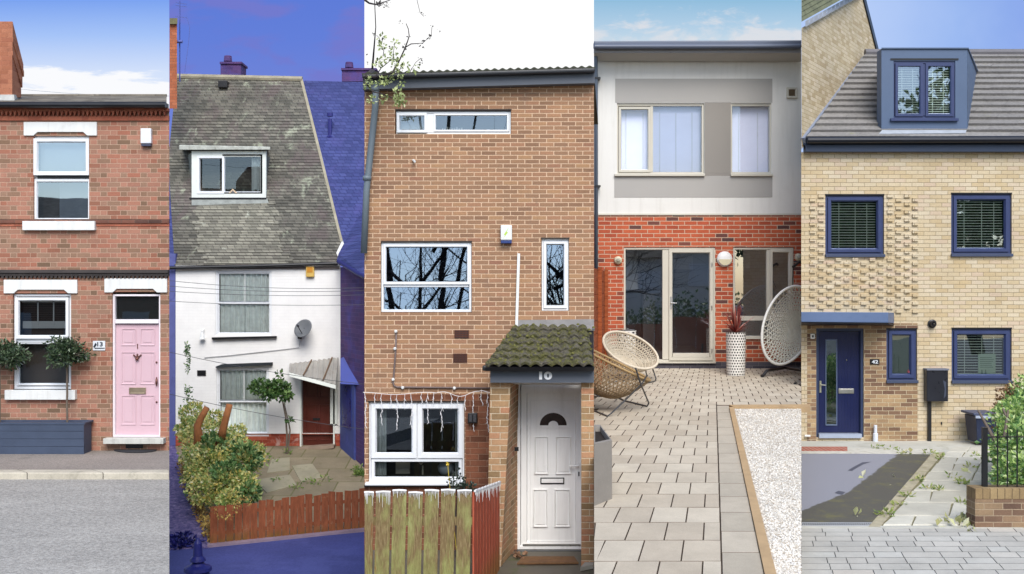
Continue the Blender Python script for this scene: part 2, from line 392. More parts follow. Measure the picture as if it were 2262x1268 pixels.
# cornice, string courses, dentils
mb = MB(); mb.rect(W1, -420, 240, 374, 247, .09, -.02); mb.rect(W1, -420, 256, 374, 267, .035, -.02)
x = -418
while x < 370: mb.prism(W1, [(x, 247), (x+7.5, 247), (x+3.8, 257.5)], .08, -.01); x += 9.4
mb.build('cornice', B1R, h1)
mb = MB(); mb.rect(W1, -420, 484, 374, 493, .03, -.02); mb.build('string_course', B1D, h1)
mb = MB(); mb.rect(W1, -420, 493.5, 374, 500, .012, -.02); mb.build('string_course', B1R, h1)
STONE1 = plain('blackened_stone', rgb(74, 68, 66), .8, .3, 5, 40, .4)
mb = MB(); mb.rect(W1, -420, 596, 374, 603, .09, -.02); mb.rect(W1, -420, 603.5, 374, 609, .06, -.02); x = -418
while x < 372: mb.prism(W1, [(x, 609), (x+6.5, 609), (x+5, 614.5), (x+1.5, 614.5)], .05, -.02); x += 9
mb.build('string_course', STONE1, h1)
def lintel(W, x0, x1, y0, y1, n0, n1, root, mat):
    mb = MB(); mb.prism(W, [(x0, y1), (n0, y1), (n0+9, y1-8), (n1-9, y1-8), (n1, y1), (x1, y1), (x1, y0), (x0, y0)], .035, -.13)
    return mb.build('lintel', mat, root, bevel=.004)
lintel(W1, 54, 215, 270, 300, 75, 194, h1, WPAINT); lintel(W1, 10, 172, 618, 648, 32, 152, h1, WPAINT); lintel(W1, 232, 370, 615, 646, 250, 348, h1, WPAINT)
for a in ((54, 489, 213, 509), (15, 861, 170, 882)):
    mb = MB(); mb.rect(W1, *a, .09, -.13); mb.build('sill', WPAINT, h1, bevel=.006)
# upper window
mb = MB(); mb.ring(W1, 72, 301, 199, 489, 4, -.05, -.13); mb.rect(W1, 76, 389, 195, 395, -.06, -.12); f = mb.build('window', UPVC, h1)
mb = MB(); mb.ring(W1, 75, 306, 197, 387, 9, .02, -.05); mb.rect(W1, 112, 310, 158, 312.5, .024, .02); mb.build('sash', UPVC, f)
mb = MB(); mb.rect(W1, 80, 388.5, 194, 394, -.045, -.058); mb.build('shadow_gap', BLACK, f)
mb = MB(); mb.ring(W1, 73, 395, 198, 488, 7, -.04, -.1); mb.build('sash', UPVC, f)
GL1 = glassmat('sky_reflecting_glass', .34)
pane(W1, 84, 315, 188, 378, -.02, GL1, f); pane(W1, 80, 402, 191, 481, -.075, GL1, f)
BLINDW = plain('white_roller_blind', (.7, .72, .74, 1), .9, .03, 2, bst=0)
mb = MB(); mb.rect(W1, 80, 312, 192, 384, -.16, -.165); mb.build('blind', BLINDW, f)
mb = MB(); mb.rect(W1, 80, 402, 116, 486, -.3, -.32); mb.build('dark_reflection', plain('reflected_building_brown', (.05, .035, .03, 1), .7), f)  # dark board painted as a building reflected in the lower pane
CH_IN = plain('reflected_sky_blue', (.3, .34, .42, 1), .9, .1)
mb = MB(); mb.rect(W1, 116, 400, 194, 486, -.3, -.32); mb.build('curtain', CH_IN, f)  # blue-grey board, colour stands for sky reflected in the lower pane
# lower window
mb = MB(); mb.ring(W1, 29, 650, 156, 860, 6, -.05, -.13); mb.rect(W1, 35, 744, 150, 757, -.05, -.12); f = mb.build('window', UPVC, h1)
mb = MB(); mb.ring(W1, 34, 657, 151, 748, 8, -.0, -.06); mb.rect(W1, 60, 660, 118, 662.5, .004, 0); mb.build('sash', UPVC, f)
mb = MB(); mb.ring(W1, 34, 756, 153, 852, 5, -.06, -.11); mb.build('sash', UPVC, f)
pane(W1, 42, 665, 143, 741, -.03, GLASSD, f); pane(W1, 38, 760, 149, 848, -.085, GLASSD, f)
WOODB = plain('dark_slatted_blind', (.075, .055, .048, 1), .6, .2)
slats(W1, 42, 664, 143, 712, -.17, 5.0, WOODB, f, tilt=.4)
mb = MB(); mb.rect(W1, 40, 664, 145, 668, -.14, -.15)
for q in (76, 111): mb.rect(W1, q-1.4, 664, q+1.4, 726, -.14, -.15)
mb.rect(W1, 42, 710, 143, 726, -.145, -.155); mb.build('shutter_rail', plain('grey_shutter_paint', (.42, .41, .41, 1), .6, .05), f)
mb = MB(); mb.rect(W1, 42, 726, 143, 744, -.2, -.21); mb.rect(W1, 38, 760, 149, 850, -.22, -.23); mb.build('blind', plain('brown_blind', (.05, .034, .028, 1), .8, .2), f)
# door
PINK = plain('pink_gloss_paint', rgb(224, 190, 199, .8), .38, .03, 2, 20, .05)
mb = MB(); mb.ring(W1, 248, 650, 354, 967, 5, -.03, -.13, ch=1); mb.rect(W1, 253, 705.5, 349, 714.5, -.035, -.12); mb.build('door_frame', plain('white_gloss_paint', rgb(246, 238, 242, .84), .35, .03), h1)
dr = MB(); dr.rect(W1, 253, 717, 349, 963, -.085, -.12); dr = dr.build('door', PINK, h1)
mb = MB()
for a in ((264, 726, 297, 764), (306, 726, 339, 764), (264, 778, 297, 850), (306, 778, 339, 850), (264, 874, 297, 940), (306, 874, 339, 940)):
    mb.ring(W1, *a, 3, -.074, -.085, ch=1.5); mb.rect(W1, a[0]+7, a[1]+7, a[2]-7, a[3]-7, -.078, -.085)
mb.build('door_panel', PINK, dr, bevel=.002)
BRASS = plain('aged_bronze', (.16, .07, .055, 1), .4, .2, metal=.7)
BRZ = plain('brass_letter_plate', (.45, .36, .25, 1), .35, .15, metal=.8)
mb = MB(); mb.rect(W1, 282, 857, 319, 871, -.07, -.085); mb.ring(W1, 282, 857, 319, 871, 2.5, -.066, -.07); mb.build('letter_plate', BRZ, dr, bevel=.001)
mb = MB(); c = W1(300.5, 793, -.06); mb.lathe([(.006, 0), (.03, .008), (.034, .016), (.02, .03), (.003, .036)], c-Vector((0, 0, 0)), 10, 'y')
for sx in (-1, 1):
    mb.prism(W1, [(300.5+sx*1, 789), (300.5+sx*8.5, 783), (300.5+sx*9, 786), (300.5+sx*3, 790.5)], -.055, -.08)
mb.prism(W1, [(298.6, 790), (302.4, 790), (301.5, 782), (299.5, 782)], -.055, -.08); mb.rect(W1, 299.5, 760, 301.2, 771, -.075, -.085)
mb.build('knocker', BRASS, dr)
for yy, rr in ((801, .014), (889, .014)):
    mb = MB(); mb.lathe([(rr, 0), (rr*1.3, .01), (rr*.6, .02)], W1(343, yy, -.08), 10, 'y'); mb.build('lock', BRASS, dr, smooth=True)
mb = MB(); mb.tube([W1(343, 834, -.07), W1(344.5, 840, -.03), W1(344.5, 848, -.03), W1(343, 854, -.07)], [.008, .018, .02, .006], 8); mb.build('handle', BRASS, dr, smooth=True)
pane(W1, 253, 655, 349, 706, -.08, GLASSD, dr, 'fanlight')
mb = MB(); mb.rect(W1, 253, 655, 349, 706, -.14, -.15); mb.build('fanlight_film', plain('dark_film', (.03, .027, .026, 1), .6, .3, 12), dr)
mb = MB(); mb.rect(W1, 235, 966, 367, 978, .16, -.12); mb.build('doorstep', plain('grey_doorstep', rgb(214, 214, 206), .7, .1, 4, grime=(rgb(150, 148, 138), 5, .5), streak=(rgb(140, 138, 130), .4)), h1, bevel=.006)
mb = MB(); mb.rect(W1, 278, 979, 316, 990, .012, -.02); mb.build('air_brick', BLACK, h1)
# roof, gutter, chimney
ROOF1 = brick('weathered_slate', [(0, rgb(104, 96, 84)), (.5, rgb(126, 118, 104)), (1, rgb(140, 132, 118))], rgb(80, 72, 62), h=.05, S=.3, H=.3, off=.15, m=.006, stain=(6, .5, .7, rgb(176, 168, 150), .5), vk=1)
a1 = W1(0, 229).z-.23*19.05; mb = MB()
A, Bb = W1(-420, 229, .15), W1(374, 229, .15); k = 21.2/19.05
Cc, Dd = Vector((Bb.x*k, 21.2, a1+.23*21.2)), Vector((A.x*k, 21.2, a1+.23*21.2))
mb.hull([A, Bb, Cc, Dd], [p-Vector((0, 0, .06)) for p in (A, Bb, Cc, Dd)])
k2 = 22.4/21.2; mb.poly([Dd, Cc, Vector((Cc.x*k2, 22.4, Cc.z-1.0)), Vector((Dd.x*k2, 22.4, Dd.z-1.0))])
mb.tube([Dd+Vector((0, 0, .0)), Cc+Vector((0, 0, .0))], .03, 8)
mb.build('roof', ROOF1, h1)
mb = MB(); gy = W1(0, 235, .16); mb.tube([W1(-420, 235.5, .2), W1(374, 235.5, .2)], .055, 10); mb.rect(W1, -420, 231, 374, 240, .14, .03); mb.build('gutter', BLACK, h1)
mb = MB()
def chim(px_front, yt, yb, grow):      # one course block of the stack, its top falling away to the back
    f = [P(-120, yb, 19.6), P(px_front, yb, 19.6), P(px_front, yt, 19.6), P(-120, yt, 19.6)]
    k = (yb-yt); return f
def cblock(xf, xb, yt, yb, ytb, ybb):
    mb.hull([P(-160, yb, 19.6), P(xf, yb, 19.6), P(xf, yt, 19.6), P(-160, yt, 19.6)], [P(-160, ybb, 20.15), P(xb, ybb, 20.15), P(xb, ytb, 20.15), P(-160, ytb, 20.15)])
cblock(27, 47, 121, 214, 196, 216); cblock(28.5, 50, 112, 122, 176, 194); cblock(27.5, 50, 92, 113, 168, 178); cblock(29, 53.5, 82, 92.5, 158, 170); cblock(28, 52, 47, 83, 142, 160)
mb.build('chimney', CH1, h1, bevel=.006)
mb = MB(); mb.hull([P(-160, 222, 19.5), P(32, 222, 19.5), P(31, 209, 19.57), P(-160, 209, 19.57)], [P(-160, 222, 19.6), P(42, 220, 20.2), P(42, 210, 20.2), P(-160, 209, 19.6)]); mb.build('flashing', plain('lead_flashing', rgb(186, 186, 180), .5, .2, 8), h1)
mb = MB(); mb.rect(W1, 314, 285, 337, 318, .09, 0); ab = mb.build('alarm_box', plain('white_alarm_plastic', rgb(236, 238, 242, .82), .4, .04), h1, bevel=.01)
mb = MB(); mb.rect(W1, 315, 317, 336, 324, .08, 0); mb.build('alarm_base', plain('dark_alarm_plastic', rgb(70, 74, 96), .4), ab, bevel=.006)
mb = MB(); mb.rect(W1, 206, 753, 233, 774, .02, 0); npn = mb.build('number_plaque', plain('white_ceramic', rgb(232, 236, 240, .82), .2, .04), h1, bevel=.003)
INK = plain('dark_numeral_paint', (.02, .028, .04, 1), .4)
text('13', INK, npn, W1(222, 760, .024), .075, 1.25, .02)
mb = MB(); mb.rect(W1, 210, 768, 232, 770, .025, .02); mb.prism(W1, [(207, 766), (212, 757), (215, 761), (210, 768)], .025, .02); mb.build('plaque_line', INK, npn)

# street in front of house 1
def tarmac(name, base, light, sc=150, amt=.5, patch=None):
    n = N(name); f = n.noise(sc, 2, .8); f2 = n.noise(sc*.35, 3, .8); f3 = n.noise(1.2, 5, .6, vec=n.scaled(n.tc(), (.5, 1.4, 1)))
    v = n.n('ShaderNodeTexVoronoi'); v.inputs['Scale'].default_value = sc*.55; n.put(v.inputs[0], n.tc())
    hh = n.ma('ADD', n.ma('MULTIPLY', f, .5), n.ma('MULTIPLY', f2, .5))
    col = n.mix(n.mr(hh, .36, .64), base, light)
    g = n.mr(f3, .3, .7, .86, 1.1); col = n.mix(1, col, n.comb(g, g, g), 'MULTIPLY')
    if patch: col = n.mix(n.mr(n.noise(patch[1], 5, .7), patch[2], patch[2]+.15, 0, patch[3], True), col, patch[0])
    n.bump(n.ma('ADD', hh, v.outputs[0]), amt, .01); return n.fin(col, .9, 0, .3)
ROAD = tarmac('worn_grey_asphalt', rgb(120, 117, 112), rgb(206, 202, 194), 60, .6)
PAVE = tarmac('pavement_asphalt', rgb(116, 108, 102), rgb(180, 170, 160), 110, .4, (rgb(110, 104, 98), 2, .55, .4))
sheet('pavement', PAVE, [(-600, 1040), (374, 1040), (374, 985), (-600, 985)], .11, 0)
KERB = brick('kerbstone', [(0, rgb(194, 186, 168)), (1, rgb(210, 202, 184))], rgb(104, 98, 88), h=3, S=1.18, H=1.18, off=0, m=.012, var=.2, stain=(4, .5, .7, rgb(140, 134, 118), .5))
pk = [on_plane(x, y, .115, 0) for x, y in ((-600, 1044), (374, 1044), (374, 1037), (-600, 1037))]
mb = MB(); mb.hull(pk, [p-Vector((0, 0, .3)) for p in pk]); mb.build('kerb', KERB, None, bevel=.02, kind='structure')
sheet('road', ROAD, [(-600, 2000), (374, 2000), (374, 1040), (-600, 1040)], .01, 0)
# planter with two standard bay trees
BLUEW = plain('slate_blue_painted_timber', rgb(70, 82, 104), .55, .15, 3, 25, .2)
mb = MB(); t = thing('trough_planter', 'long slate blue timber trough against the brick wall under the window', 'planter', W1(60, 995, .25))
for k in range(4):
    y0 = 929+k*16.6; mb.prism(W1, [(-60, y0+16.4), (206, y0+16.4), (206, y0+.6), (-60, y0)], .42, .40)
mb.rect(W1, -58, 930, 205, 996, .395, .06); mb.build('box', BLUEW, t, bevel=.003)
mb = MB(); mb.rect(W1, -60, 927, 208, 931, .43, .38); mb.rect(W1, -60, 927, 208, 931, .07, .03); mb.rect(W1, 202, 927.5, 208, 930.5, .38, .07); mb.build('rim', BLUEW, t)
mb = MB(); mb.rect(W1, -56, 931.5, 202, 934, .37, .07); mb.build('soil', plain('soil', (.03, .022, .015, 1), .95, .3, 20, 60, .8), t)
BAY = leafmat('dark_bay_leaves', [(0, (.018, .035, .02, 1)), (.4, (.035, .065, .03, 1)), (.75, (.07, .11, .05, 1)), (1, (.17, .22, .13, 1))], .3, .12)
BARK = plain('grey_brown_bark', (.14, .11, .085, 1), .9, .25, 12, 60, .6)
def standard_tree(px, cx, cy, rx, ry, lab, rot):
    t = thing('bay_tree', lab, 'tree', W1(px, 932, .23), 'standard bay trees in the blue trough')
    mb = MB(); pts = [W1(px+R.uniform(-.6, .6), 932-k*(932-cy-8)/7, .23) for k in range(8)]; pts[-1] = W1(cx, cy+8, .23); mb.tube(pts, [.019]*5+[.017, .016, .014], 7)
    c = W1(cx, cy, .23)
    for _ in range(26):
        d = Vector((R.gauss(0, 1), R.gauss(0, 1), R.gauss(.1, .8))).normalized(); mb.tube([c-Vector((0, 0, .12)), c+d*.12, c+Vector((d.x*rx*.9, d.y*.26, d.z*ry*.85))], [.009, .006, .003], 4)
    mb.build('trunk', BARK, t)
    mb = MB()
    for _ in range(52):
        d = Vector((R.gauss(0, 1), R.gauss(0, .9), R.gauss(0, 1))).normalized()*R.uniform(.35, 1.05)
        clump(mb, c+Vector((d.x*rx*.8, d.y*.27, d.z*ry*.75)), (.1, .1, .085), 34, .085, .018, .1)
    mb.build('crown', BAY, t)
standard_tree(13, 26, 784, .4, .3, 'ball crowned bay tree cut off by the left edge of the picture', 0)
standard_tree(160, 161, 776, .41, .31, 'bay tree with a ball crown between the window and the number plaque', 1)
mb = MB(); pts = [on_plane(299+48*math.cos(a), 994+6*math.sin(a), .12, 0) for a in [k*math.pi/8 for k in range(16)]]
mb.hull([p+Vector((0, 0, .012)) for p in pts], [p-Vector((0, 0, .004)) for p in pts]); mb.build('door_mat', plain('rubber_mat', (.035, .035, .04, 1), .9, .3, 30, 90, .8), None, label='dark oval door mat on the pavement below the pink door', cat='mat')
# ================================================================== HOUSE 2: white painted cottage between blue-washed neighbours
W2 = Face(30.0); YA, YB = -4.99, .12      # yard plane
B2 = brick('white_painted_brick', [(0, grey(.7)), (1, grey(.8))], rgb(212, 210, 208), h=.085, S=.24, H=.24, off=.12, m=.006, bumps=.35, paint=rgb(252, 250, 246, .86))
B2R = brick('bare_red_brick', [(0, rgb(150, 66, 48)), (.5, rgb(176, 82, 60)), (1, rgb(196, 104, 80))], rgb(178, 112, 92), h=.085, S=.24, H=.24, off=.12, var=.3, stain=(3, .55, .7, rgb(214, 196, 186), .6))
BV = brick('violet_washed_brick', [(0, rgb(78, 60, 112)), (.5, rgb(98, 68, 118)), (1, rgb(84, 70, 124))], rgb(108, 84, 132), h=.11, S=.34, H=.34, off=.17, var=.22, stain=(1.3, .5, .7, rgb(84, 84, 170), .5))
BLUEPAINT = plain('blue_washed_paint', rgb(68, 82, 150), .6, .15, 2, grime=(rgb(92, 96, 184), 1.5, .5))
def slate2(name, stops, joint, **k): return brick(name, stops, joint, h=.105, S=.2, H=.2, off=.1, m=.012, vs=.9, bumps=.8, **k)
SL2 = slate2('old_grey_slates', [(0, rgb(96, 94, 86)), (.5, rgb(116, 113, 103)), (1, rgb(134, 130, 118))], rgb(80, 78, 72), var=.28, stain=(1.1, .47, .66, rgb(108, 96, 94), .75, (1.3, 1, .35)), stain2=(2.6, .56, .68, rgb(172, 176, 154), .8, (1, 1, .45)))
SL2L = slate2('sunlit_pale_slates', [(0, rgb(120, 117, 106)), (.5, rgb(146, 142, 128)), (1, rgb(162, 158, 142))], rgb(98, 95, 86), var=.2, stain=(1.6, .5, .68, rgb(128, 126, 112), .6, (1.2, 1, .4)), stain2=(3.5, .6, .7, rgb(206, 208, 190), .6))
SLB = slate2('blue_washed_slates', [(0, rgb(60, 68, 118)), (.5, rgb(68, 76, 130)), (1, rgb(76, 84, 138))], rgb(52, 56, 106), var=.22, stain=(5, .66, .72, rgb(140, 146, 200), .6), stain2=(1.2, .5, .7, rgb(86, 84, 146), .5))
h2 = thing('white_cottage', 'white painted cottage with steep lichened slate roof and a dormer', 'house', W2(570, 985))
H2 = [(476, 598, 600, 742), (478, 812, 594, 964), (664, 828, 738, 986)]
wall_front(W2, 388, 752, 584, 584, 958, [(476, 598, 600, 742), (478, 812, 594, 957.5), (664, 828, 738, 957.5)], 4.2).build('wall', B2, h2)
mb = wall_front(W2, 388, 752, 958.5, 958.5, 1040, [(478, 959, 594, 964), (664, 959, 738, 986)], 4.2, back=False); mb.build('brick_plinth', B2R, h2)
rooms(W2, H2, DARKROOM, h2, 1.2)
RA, RB = -39.23, 1.428
def rp(px, py, up=0): return on_plane(px, py, RA, RB)+Vector((0, -.82*up, .57*up))
def roofpoly(mat, pts, root, name='roof', up=0, th=.1):
    f = [rp(x, y, up) for x, y in pts]; mb = MB(); mb.hull(f, [p+Vector((0, .08, -.06))*(th/.1) for p in f]); return mb.build(name, mat, root)
# real courses: step the surface so that rows catch the light
def slatecourses(mat, edgeL, edgeR, y0, y1, n, root, name, up=0, rag=0):
    mb = MB()
    def ex(e, y):
        for (xa, ya), (xb, yb) in zip(e, e[1:]):
            if ya >= y >= yb: return xa+(xb-xa)*(ya-y)/(ya-yb+1e-9)
        return e[-1][0]
    for k in range(n):
        ya = y0+(y1-y0)*k/n; yb = y0+(y1-y0)*(k+1)/n; yb2 = yb-1.2
        yb2 = max(yb2, y1); jl, jr = (R.uniform(-rag, rag), R.uniform(-rag, rag)*1.3) if rag else (0, 0)
        f = [rp(ex(edgeL, ya)+jl, ya, up+.022+R.uniform(-.004, .004)), rp(ex(edgeR, ya)+jr, ya, up+.022), rp(ex(edgeR, yb2)+jr, yb2, up+.002), rp(ex(edgeL, yb2)+jl, yb2, up+.002)]
        b = [rp(ex(edgeL, ya), ya, up-.05), rp(ex(edgeR, ya), ya, up-.05), rp(ex(edgeR, yb2), yb2, up-.05), rp(ex(edgeL, yb2), yb2, up-.05)]
        mb.hull(f, b)
    return mb.build(name, mat, root)
ER = [(746, 586), (750, 560), (757, 535), (748, 500), (712, 352), (668, 176)]
rf = slatecourses(SL2, [(386, 586), (377, 440), (374, 380), (374, 330), (390, 170)], ER, 586, 172, 64, h2, 'roof')
sp = MB()
f = [rp(x, y, .03) for x, y in [(456, 584), (638, 580), (628, 540), (610, 480), (592, 446), (430, 446)]]
# sunlit patch below the dormer, painted as paler slates in their own courses
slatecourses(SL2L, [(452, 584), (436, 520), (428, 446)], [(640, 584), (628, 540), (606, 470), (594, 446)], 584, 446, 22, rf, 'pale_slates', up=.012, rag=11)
RIDGE = plain('pale_ridge_mortar', rgb(168, 160, 138), .9, .3, 4, 30, .5)
mb = MB(); mb.tube([rp(390, 170, .02), rp(668, 176, .02)], .09, 8); k = []
mb.build('ridge', RIDGE, rf)
mb = MB(); mb.hull([rp(743, 560, .03), rp(750, 575, .03), rp(760, 540, .03), rp(757, 531, .03)], [rp(743, 560, -.03), rp(750, 575, -.03), rp(760, 540, -.03), rp(757, 531, -.03)])
mb.build('valley_flashing', plain('white_flashing', rgb(226, 226, 220), .6, .1), rf)
mb = MB(); e = [(668, 176), (712, 352), (748, 500), (757, 535)]
mb.hull([rp(x-5, y, .03) for x, y in e]+[rp(x+1, y, .03) for x, y in reversed(e)], [rp(x-5, y, -.0) for x, y in e]+[rp(x+1, y, -.0) for x, y in reversed(e)]); mb.build('verge', RIDGE, rf)
mb = MB(); mb.tube([W2(374, 592, .12), W2(560, 588, .12), W2(748, 582, .12)], .045, 8); mb.build('gutter', BLACK, h2)
mb = MB(); mb.rect(W2, 388, 588, 750, 594, .05, -.02); mb.build('eaves_board', plain('dark_eaves', (.12, .1, .09, 1), .8, .2), h2)
q = rp(496, 188); mb = MB(); mb.box(q.x-.14, q.x+.14, q.y-.25, q.y+.2, q.z-.12, q.z+.1); mb.build('roof_vent', BLACK, h2, bevel=.02)
# dormer
dd = 31.38; WD = Face(dd)
dm = MB(); DW = plain('dormer_white_paint', rgb(236, 240, 232, .82), .5, .05, 3, grime=(rgb(196, 200, 184), 5, .3))
mb = MB(); mb.rect(WD, 424, 334, 588, 437, 0, -.07); f_ = None
mb = MB(); mb.ring(WD, 424, 334, 588, 437, 13, .03, -.08, ch=1); dm = mb.build('dormer', DW, h2)
kf = 32.33/dd
def bkp(px, py, sx): v = WD(px, py); return Vector((v.x*kf+sx, 32.33, v.z))
mb = MB(); tl, bl = WD(424, 334, -.07), WD(424, 437, -.07); mb.poly([tl, bl, bkp(424, 334, -.12)]); tr, br = WD(588, 334, -.07), WD(588, 437, -.07); mb.poly([tr, br, bkp(588, 334, .02)])
mb.build('cheek', plain('grey_lead_cheek', rgb(150, 150, 138), .7, .2, 4, grime=(rgb(200, 204, 184), 3, .5)), dm)
mb = MB(); mb.rect(WD, 437, 347, 575, 424, .04, -.02)
fr = MB(); fr.ring(WD, 436, 345, 496, 428, 6, .045, -.05); fr.ring(WD, 492, 341, 580, 428, 5, .03, -.05); fr = fr.build('window', UPVC, dm)
pane(WD, 446, 349, 486, 422, -.01, GLASSD, fr); pane(WD, 496, 344, 576, 424, -.02, GLASSD, fr)
mb = MB()
for a in ((436, 340, 582, 430),):
    f = [WD(a[0], a[3], -.1), WD(a[2], a[3], -.1), WD(a[2], a[1], -.1), WD(a[0], a[1], -.1)]; e_ = [p+Vector((0, 1.0, 0)) for p in f]
    for kk in range(4): mb.poly([f[kk], f[(kk+1) % 4], e_[(kk+1) % 4], e_[kk]])
    mb.poly(e_)
mb.build('interior', plain('attic_wall', (.13, .14, .13, 1), .9, .3, 2), dm)
curtains(WD, 553, 345, 576, 424, -.14, 2, .03, NET, fr)
mb = MB(); mb.prism(WD, [(506, 427), (515, 417), (525, 427), (521, 427), (515, 421), (510, 427)], .05, .03); mb.build('hanger', plain('pale_wood', (.6, .45, .3, 1), .6), fr)
mb = MB(); f = [WD(400, 333, .18), WD(600, 333, .18), WD(600, 326, .18), WD(400, 322, .18)]; kk = 32.5/dd
mb.hull(f, [Vector((f[0].x*kk+.05, 32.5, f[0].z+.18)), Vector((f[1].x*kk-.1, 32.5, f[1].z+.18)), Vector((f[2].x*kk-.1, 32.5, f[2].z+.17)), Vector((f[3].x*kk+.05, 32.5, f[3].z+.17))])
mb.build('dormer_roof', plain('chalky_lead', rgb(196, 198, 188), .8, .3, 6, 25, .6, grime=(rgb(120, 118, 104), 3, .7)), dm, bevel=.02)
mb = MB(); mb.rect(WD, 420, 437, 590, 440, .1, -.05); mb.build('dormer_sill', BLACK, dm)
mb = MB(); mb.hull([rp(424, 455, .03), rp(594, 450, .03), rp(590, 438, .03), rp(424, 440, .03)], [rp(424, 455, -.0), rp(594, 450, -.0), rp(590, 438, -.0), rp(424, 440, -.0)]); mb.build('apron', plain('lead_apron', rgb(150, 154, 148), .6, .3, 5), dm)
# sash windows
def sash(W, x0, y0, x1, y1, ym, root, wf=9):
    mb = MB(); mb.ring(W, x0, y0, x1, y1, wf, -.03, -.13); f = mb.build('window', UPVC, root)
    mb = MB(); mb.ring(W, x0+wf-2, y0+wf-2, x1-wf+2, ym+3, 3, -.05, -.09); mb.build('sash', UPVC, f)
    mb = MB(); mb.ring(W, x0+wf-2, ym-3, x1-wf+2, y1-wf+2, 3.5, -.07, -.11); mb.build('sash', UPVC, f)
    pane(W, x0+wf+1, y0+wf+1, x1-wf-1, ym, -.07, GLASSC, f); pane(W, x0+wf+1, ym, x1-wf-1, y1-wf-1, -.09, GLASSC, f)
    m = (x0+x1)/2+2; mb = MB(); mb.rect(W, m-1, y0+wf, m+1, ym, -.055, -.06); mb.build('glazing_bar', NET, f)
    xm = (x0+x1)/2
    NETG = plain('grey_net', (.86, .9, .86, 1), .9, .15, 6)
    curtains(W, x0+wf+1, y0+wf, x0+wf+56, y1-wf, -.16, 5, .03, NETG, f); curtains(W, x1-wf-56, y0+wf, x1-wf, y1-wf, -.17, 5, .03, NETG, f)
    return f
sash(W2, 474, 596, 602, 744, 668, h2, 8); sash(W2, 476, 810, 596, 964, 886, h2, 8)
for a in ((470, 744, 612, 748),): mb = MB(); mb.prism(W2, [(470, 750), (612, 746), (612, 742), (470, 745)], .1, -.05); mb.build('sill', BLACK, h2)
mb = MB(); mb.prism(W2, [(479, 812), (603, 806), (603, 800), (492, 804), (479, 809)], .12, -.02); mb.build('lintel', plain('black_hood', (.02, .025, .03, 1), .6, .3), h2)
mb = MB(); mb.rect(W2, 436, 818, 455, 830, .02, 0); mb.build('vent', BLACK, h2)
mb = MB(); mb.tube([W2(450, 727, .02), W2(449, 733, .1)], .03, 6); mb.tube([W2(449, 733, .1), W2(449, 749, .1)], [.03, .09], 8); mb.build('wall_lamp', WPAINT, h2)
mb = MB(); mb.rect(W2, 677, 588, 695, 612, .1, 0); ab = mb.build('alarm_box', plain('yellow_orange_plastic', rgb(226, 186, 96), .45, .08), h2, bevel=.02)
mb = MB(); mb.prism(W2, [(680, 602), (692, 602), (692, 590), (680, 590)], .106, .1); mb.build('alarm_label', plain('orange_label', rgb(206, 140, 40), .5), ab)
# satellite dish, its arm and cable
dsh = thing('satellite_dish', 'round dark grey satellite dish on the white upper wall beside the sash window', 'dish', W2(664, 745))
mb = MB(); c = W2(676, 726, .3); nrm = Vector((-.35, -.8, .45)).normalized(); u = nrm.orthogonal().normalized(); v = nrm.cross(u); i0 = 0
rr = 6; na = 22
for k in range(rr+1):
    q = k/rr
    for j in range(na):
        a = 2*math.pi*j/na; mb.v.append(c+(u*math.cos(a)+v*math.sin(a))*(q*.27)+nrm*(q*q*.06))
for k in range(rr):
    for j in range(na): mb.f.append((k*na+j, k*na+(j+1) % na, (k+1)*na+(j+1) % na, (k+1)*na+j))
GDISH = plain('grey_dish_mesh', rgb(112, 114, 116), .6, .15, 5)
dd_ = mb.build('reflector', GDISH, dsh, smooth=True); m_ = dd_.modifiers.new('s', 'SOLIDIFY'); m_.thickness = .012
mb = MB(); mb.tube([c-nrm*.02, W2(664, 742, .05), W2(664, 742, -.02)], .022, 6); mb.tube([c-Vector((0, 0, .2)), c+nrm*.36-Vector((0, 0, .05))], .012, 5); mb.rect(W2, 658, 738, 667, 748, .04, 0); mb.build('arm', BLACK, dsh)
mb = MB(); a = c+nrm*.38-Vector((0, 0, .05)); mb.tube([a, a-nrm*.09], .03, 8); mb.build('receiver', plain('dark_receiver', (.06, .06, .07, 1), .4), dsh)
mb = MB(); mb.tube([W2(664, 748, .02), W2(661, 768, .02), W2(600, 775, .02), W2(500, 786, .02), W2(452, 790, .02)], .009, 4); mb.build('cable', plain('grey_cable', (.35, .35, .35, 1), .6), dsh)
# red door, frame and shared canopy
DK = plain('dark_red_brown_paint', (.085, .016, .01, 1), .35, .3, 2)
mb = MB(); mb.ring(W2, 663, 826, 740, 990, 4.5, .05, -.12, ch=1); mb.rect(W2, 730, 826, 746, 936, .05, -.02); mb.build('door_frame', DW, h2)
dr = MB(); dr.rect(W2, 668, 830, 735.5, 985, -.08, -.12); dr = dr.build('door', DK, h2)
mb = MB()
for a in ((674, 842, 700, 880), (704, 842, 730, 880), (674, 894, 700, 974), (704, 894, 730, 974)): mb.ring(W2, *a, 3, -.066, -.08)
mb.build('door_panel', DK, dr); mb = MB(); mb.rect(W2, 690, 924, 706, 929, -.06, -.08); mb.build('letter_plate', BLACK, dr)
mb = MB(); mb.prism(W2, [(656, 994), (742, 986), (742, 980), (662, 986)], .35, -.05); mb.build('doorstep', plain('worn_step', rgb(160, 140, 122), .85, .2, 5), h2)
cp = thing('door_canopy', 'ribbed pale grey sheet canopy over the red door, wedge shaped', 'canopy', W2(700, 800))
CORR = plain('dusty_grey_sheeting', rgb(172, 168, 160), .6, .18, 3, grime=(rgb(130, 118, 100), 4, .5))
mb = MB()
def cq(t, s): # t along eave 0..1, s from wall 0 to edge 1
    top = W2(640+108*t, 803-13*t, .03); low = W2(652+100*t, 818+27*t, .78-.0*t); return top.lerp(low, s)
nn = 60
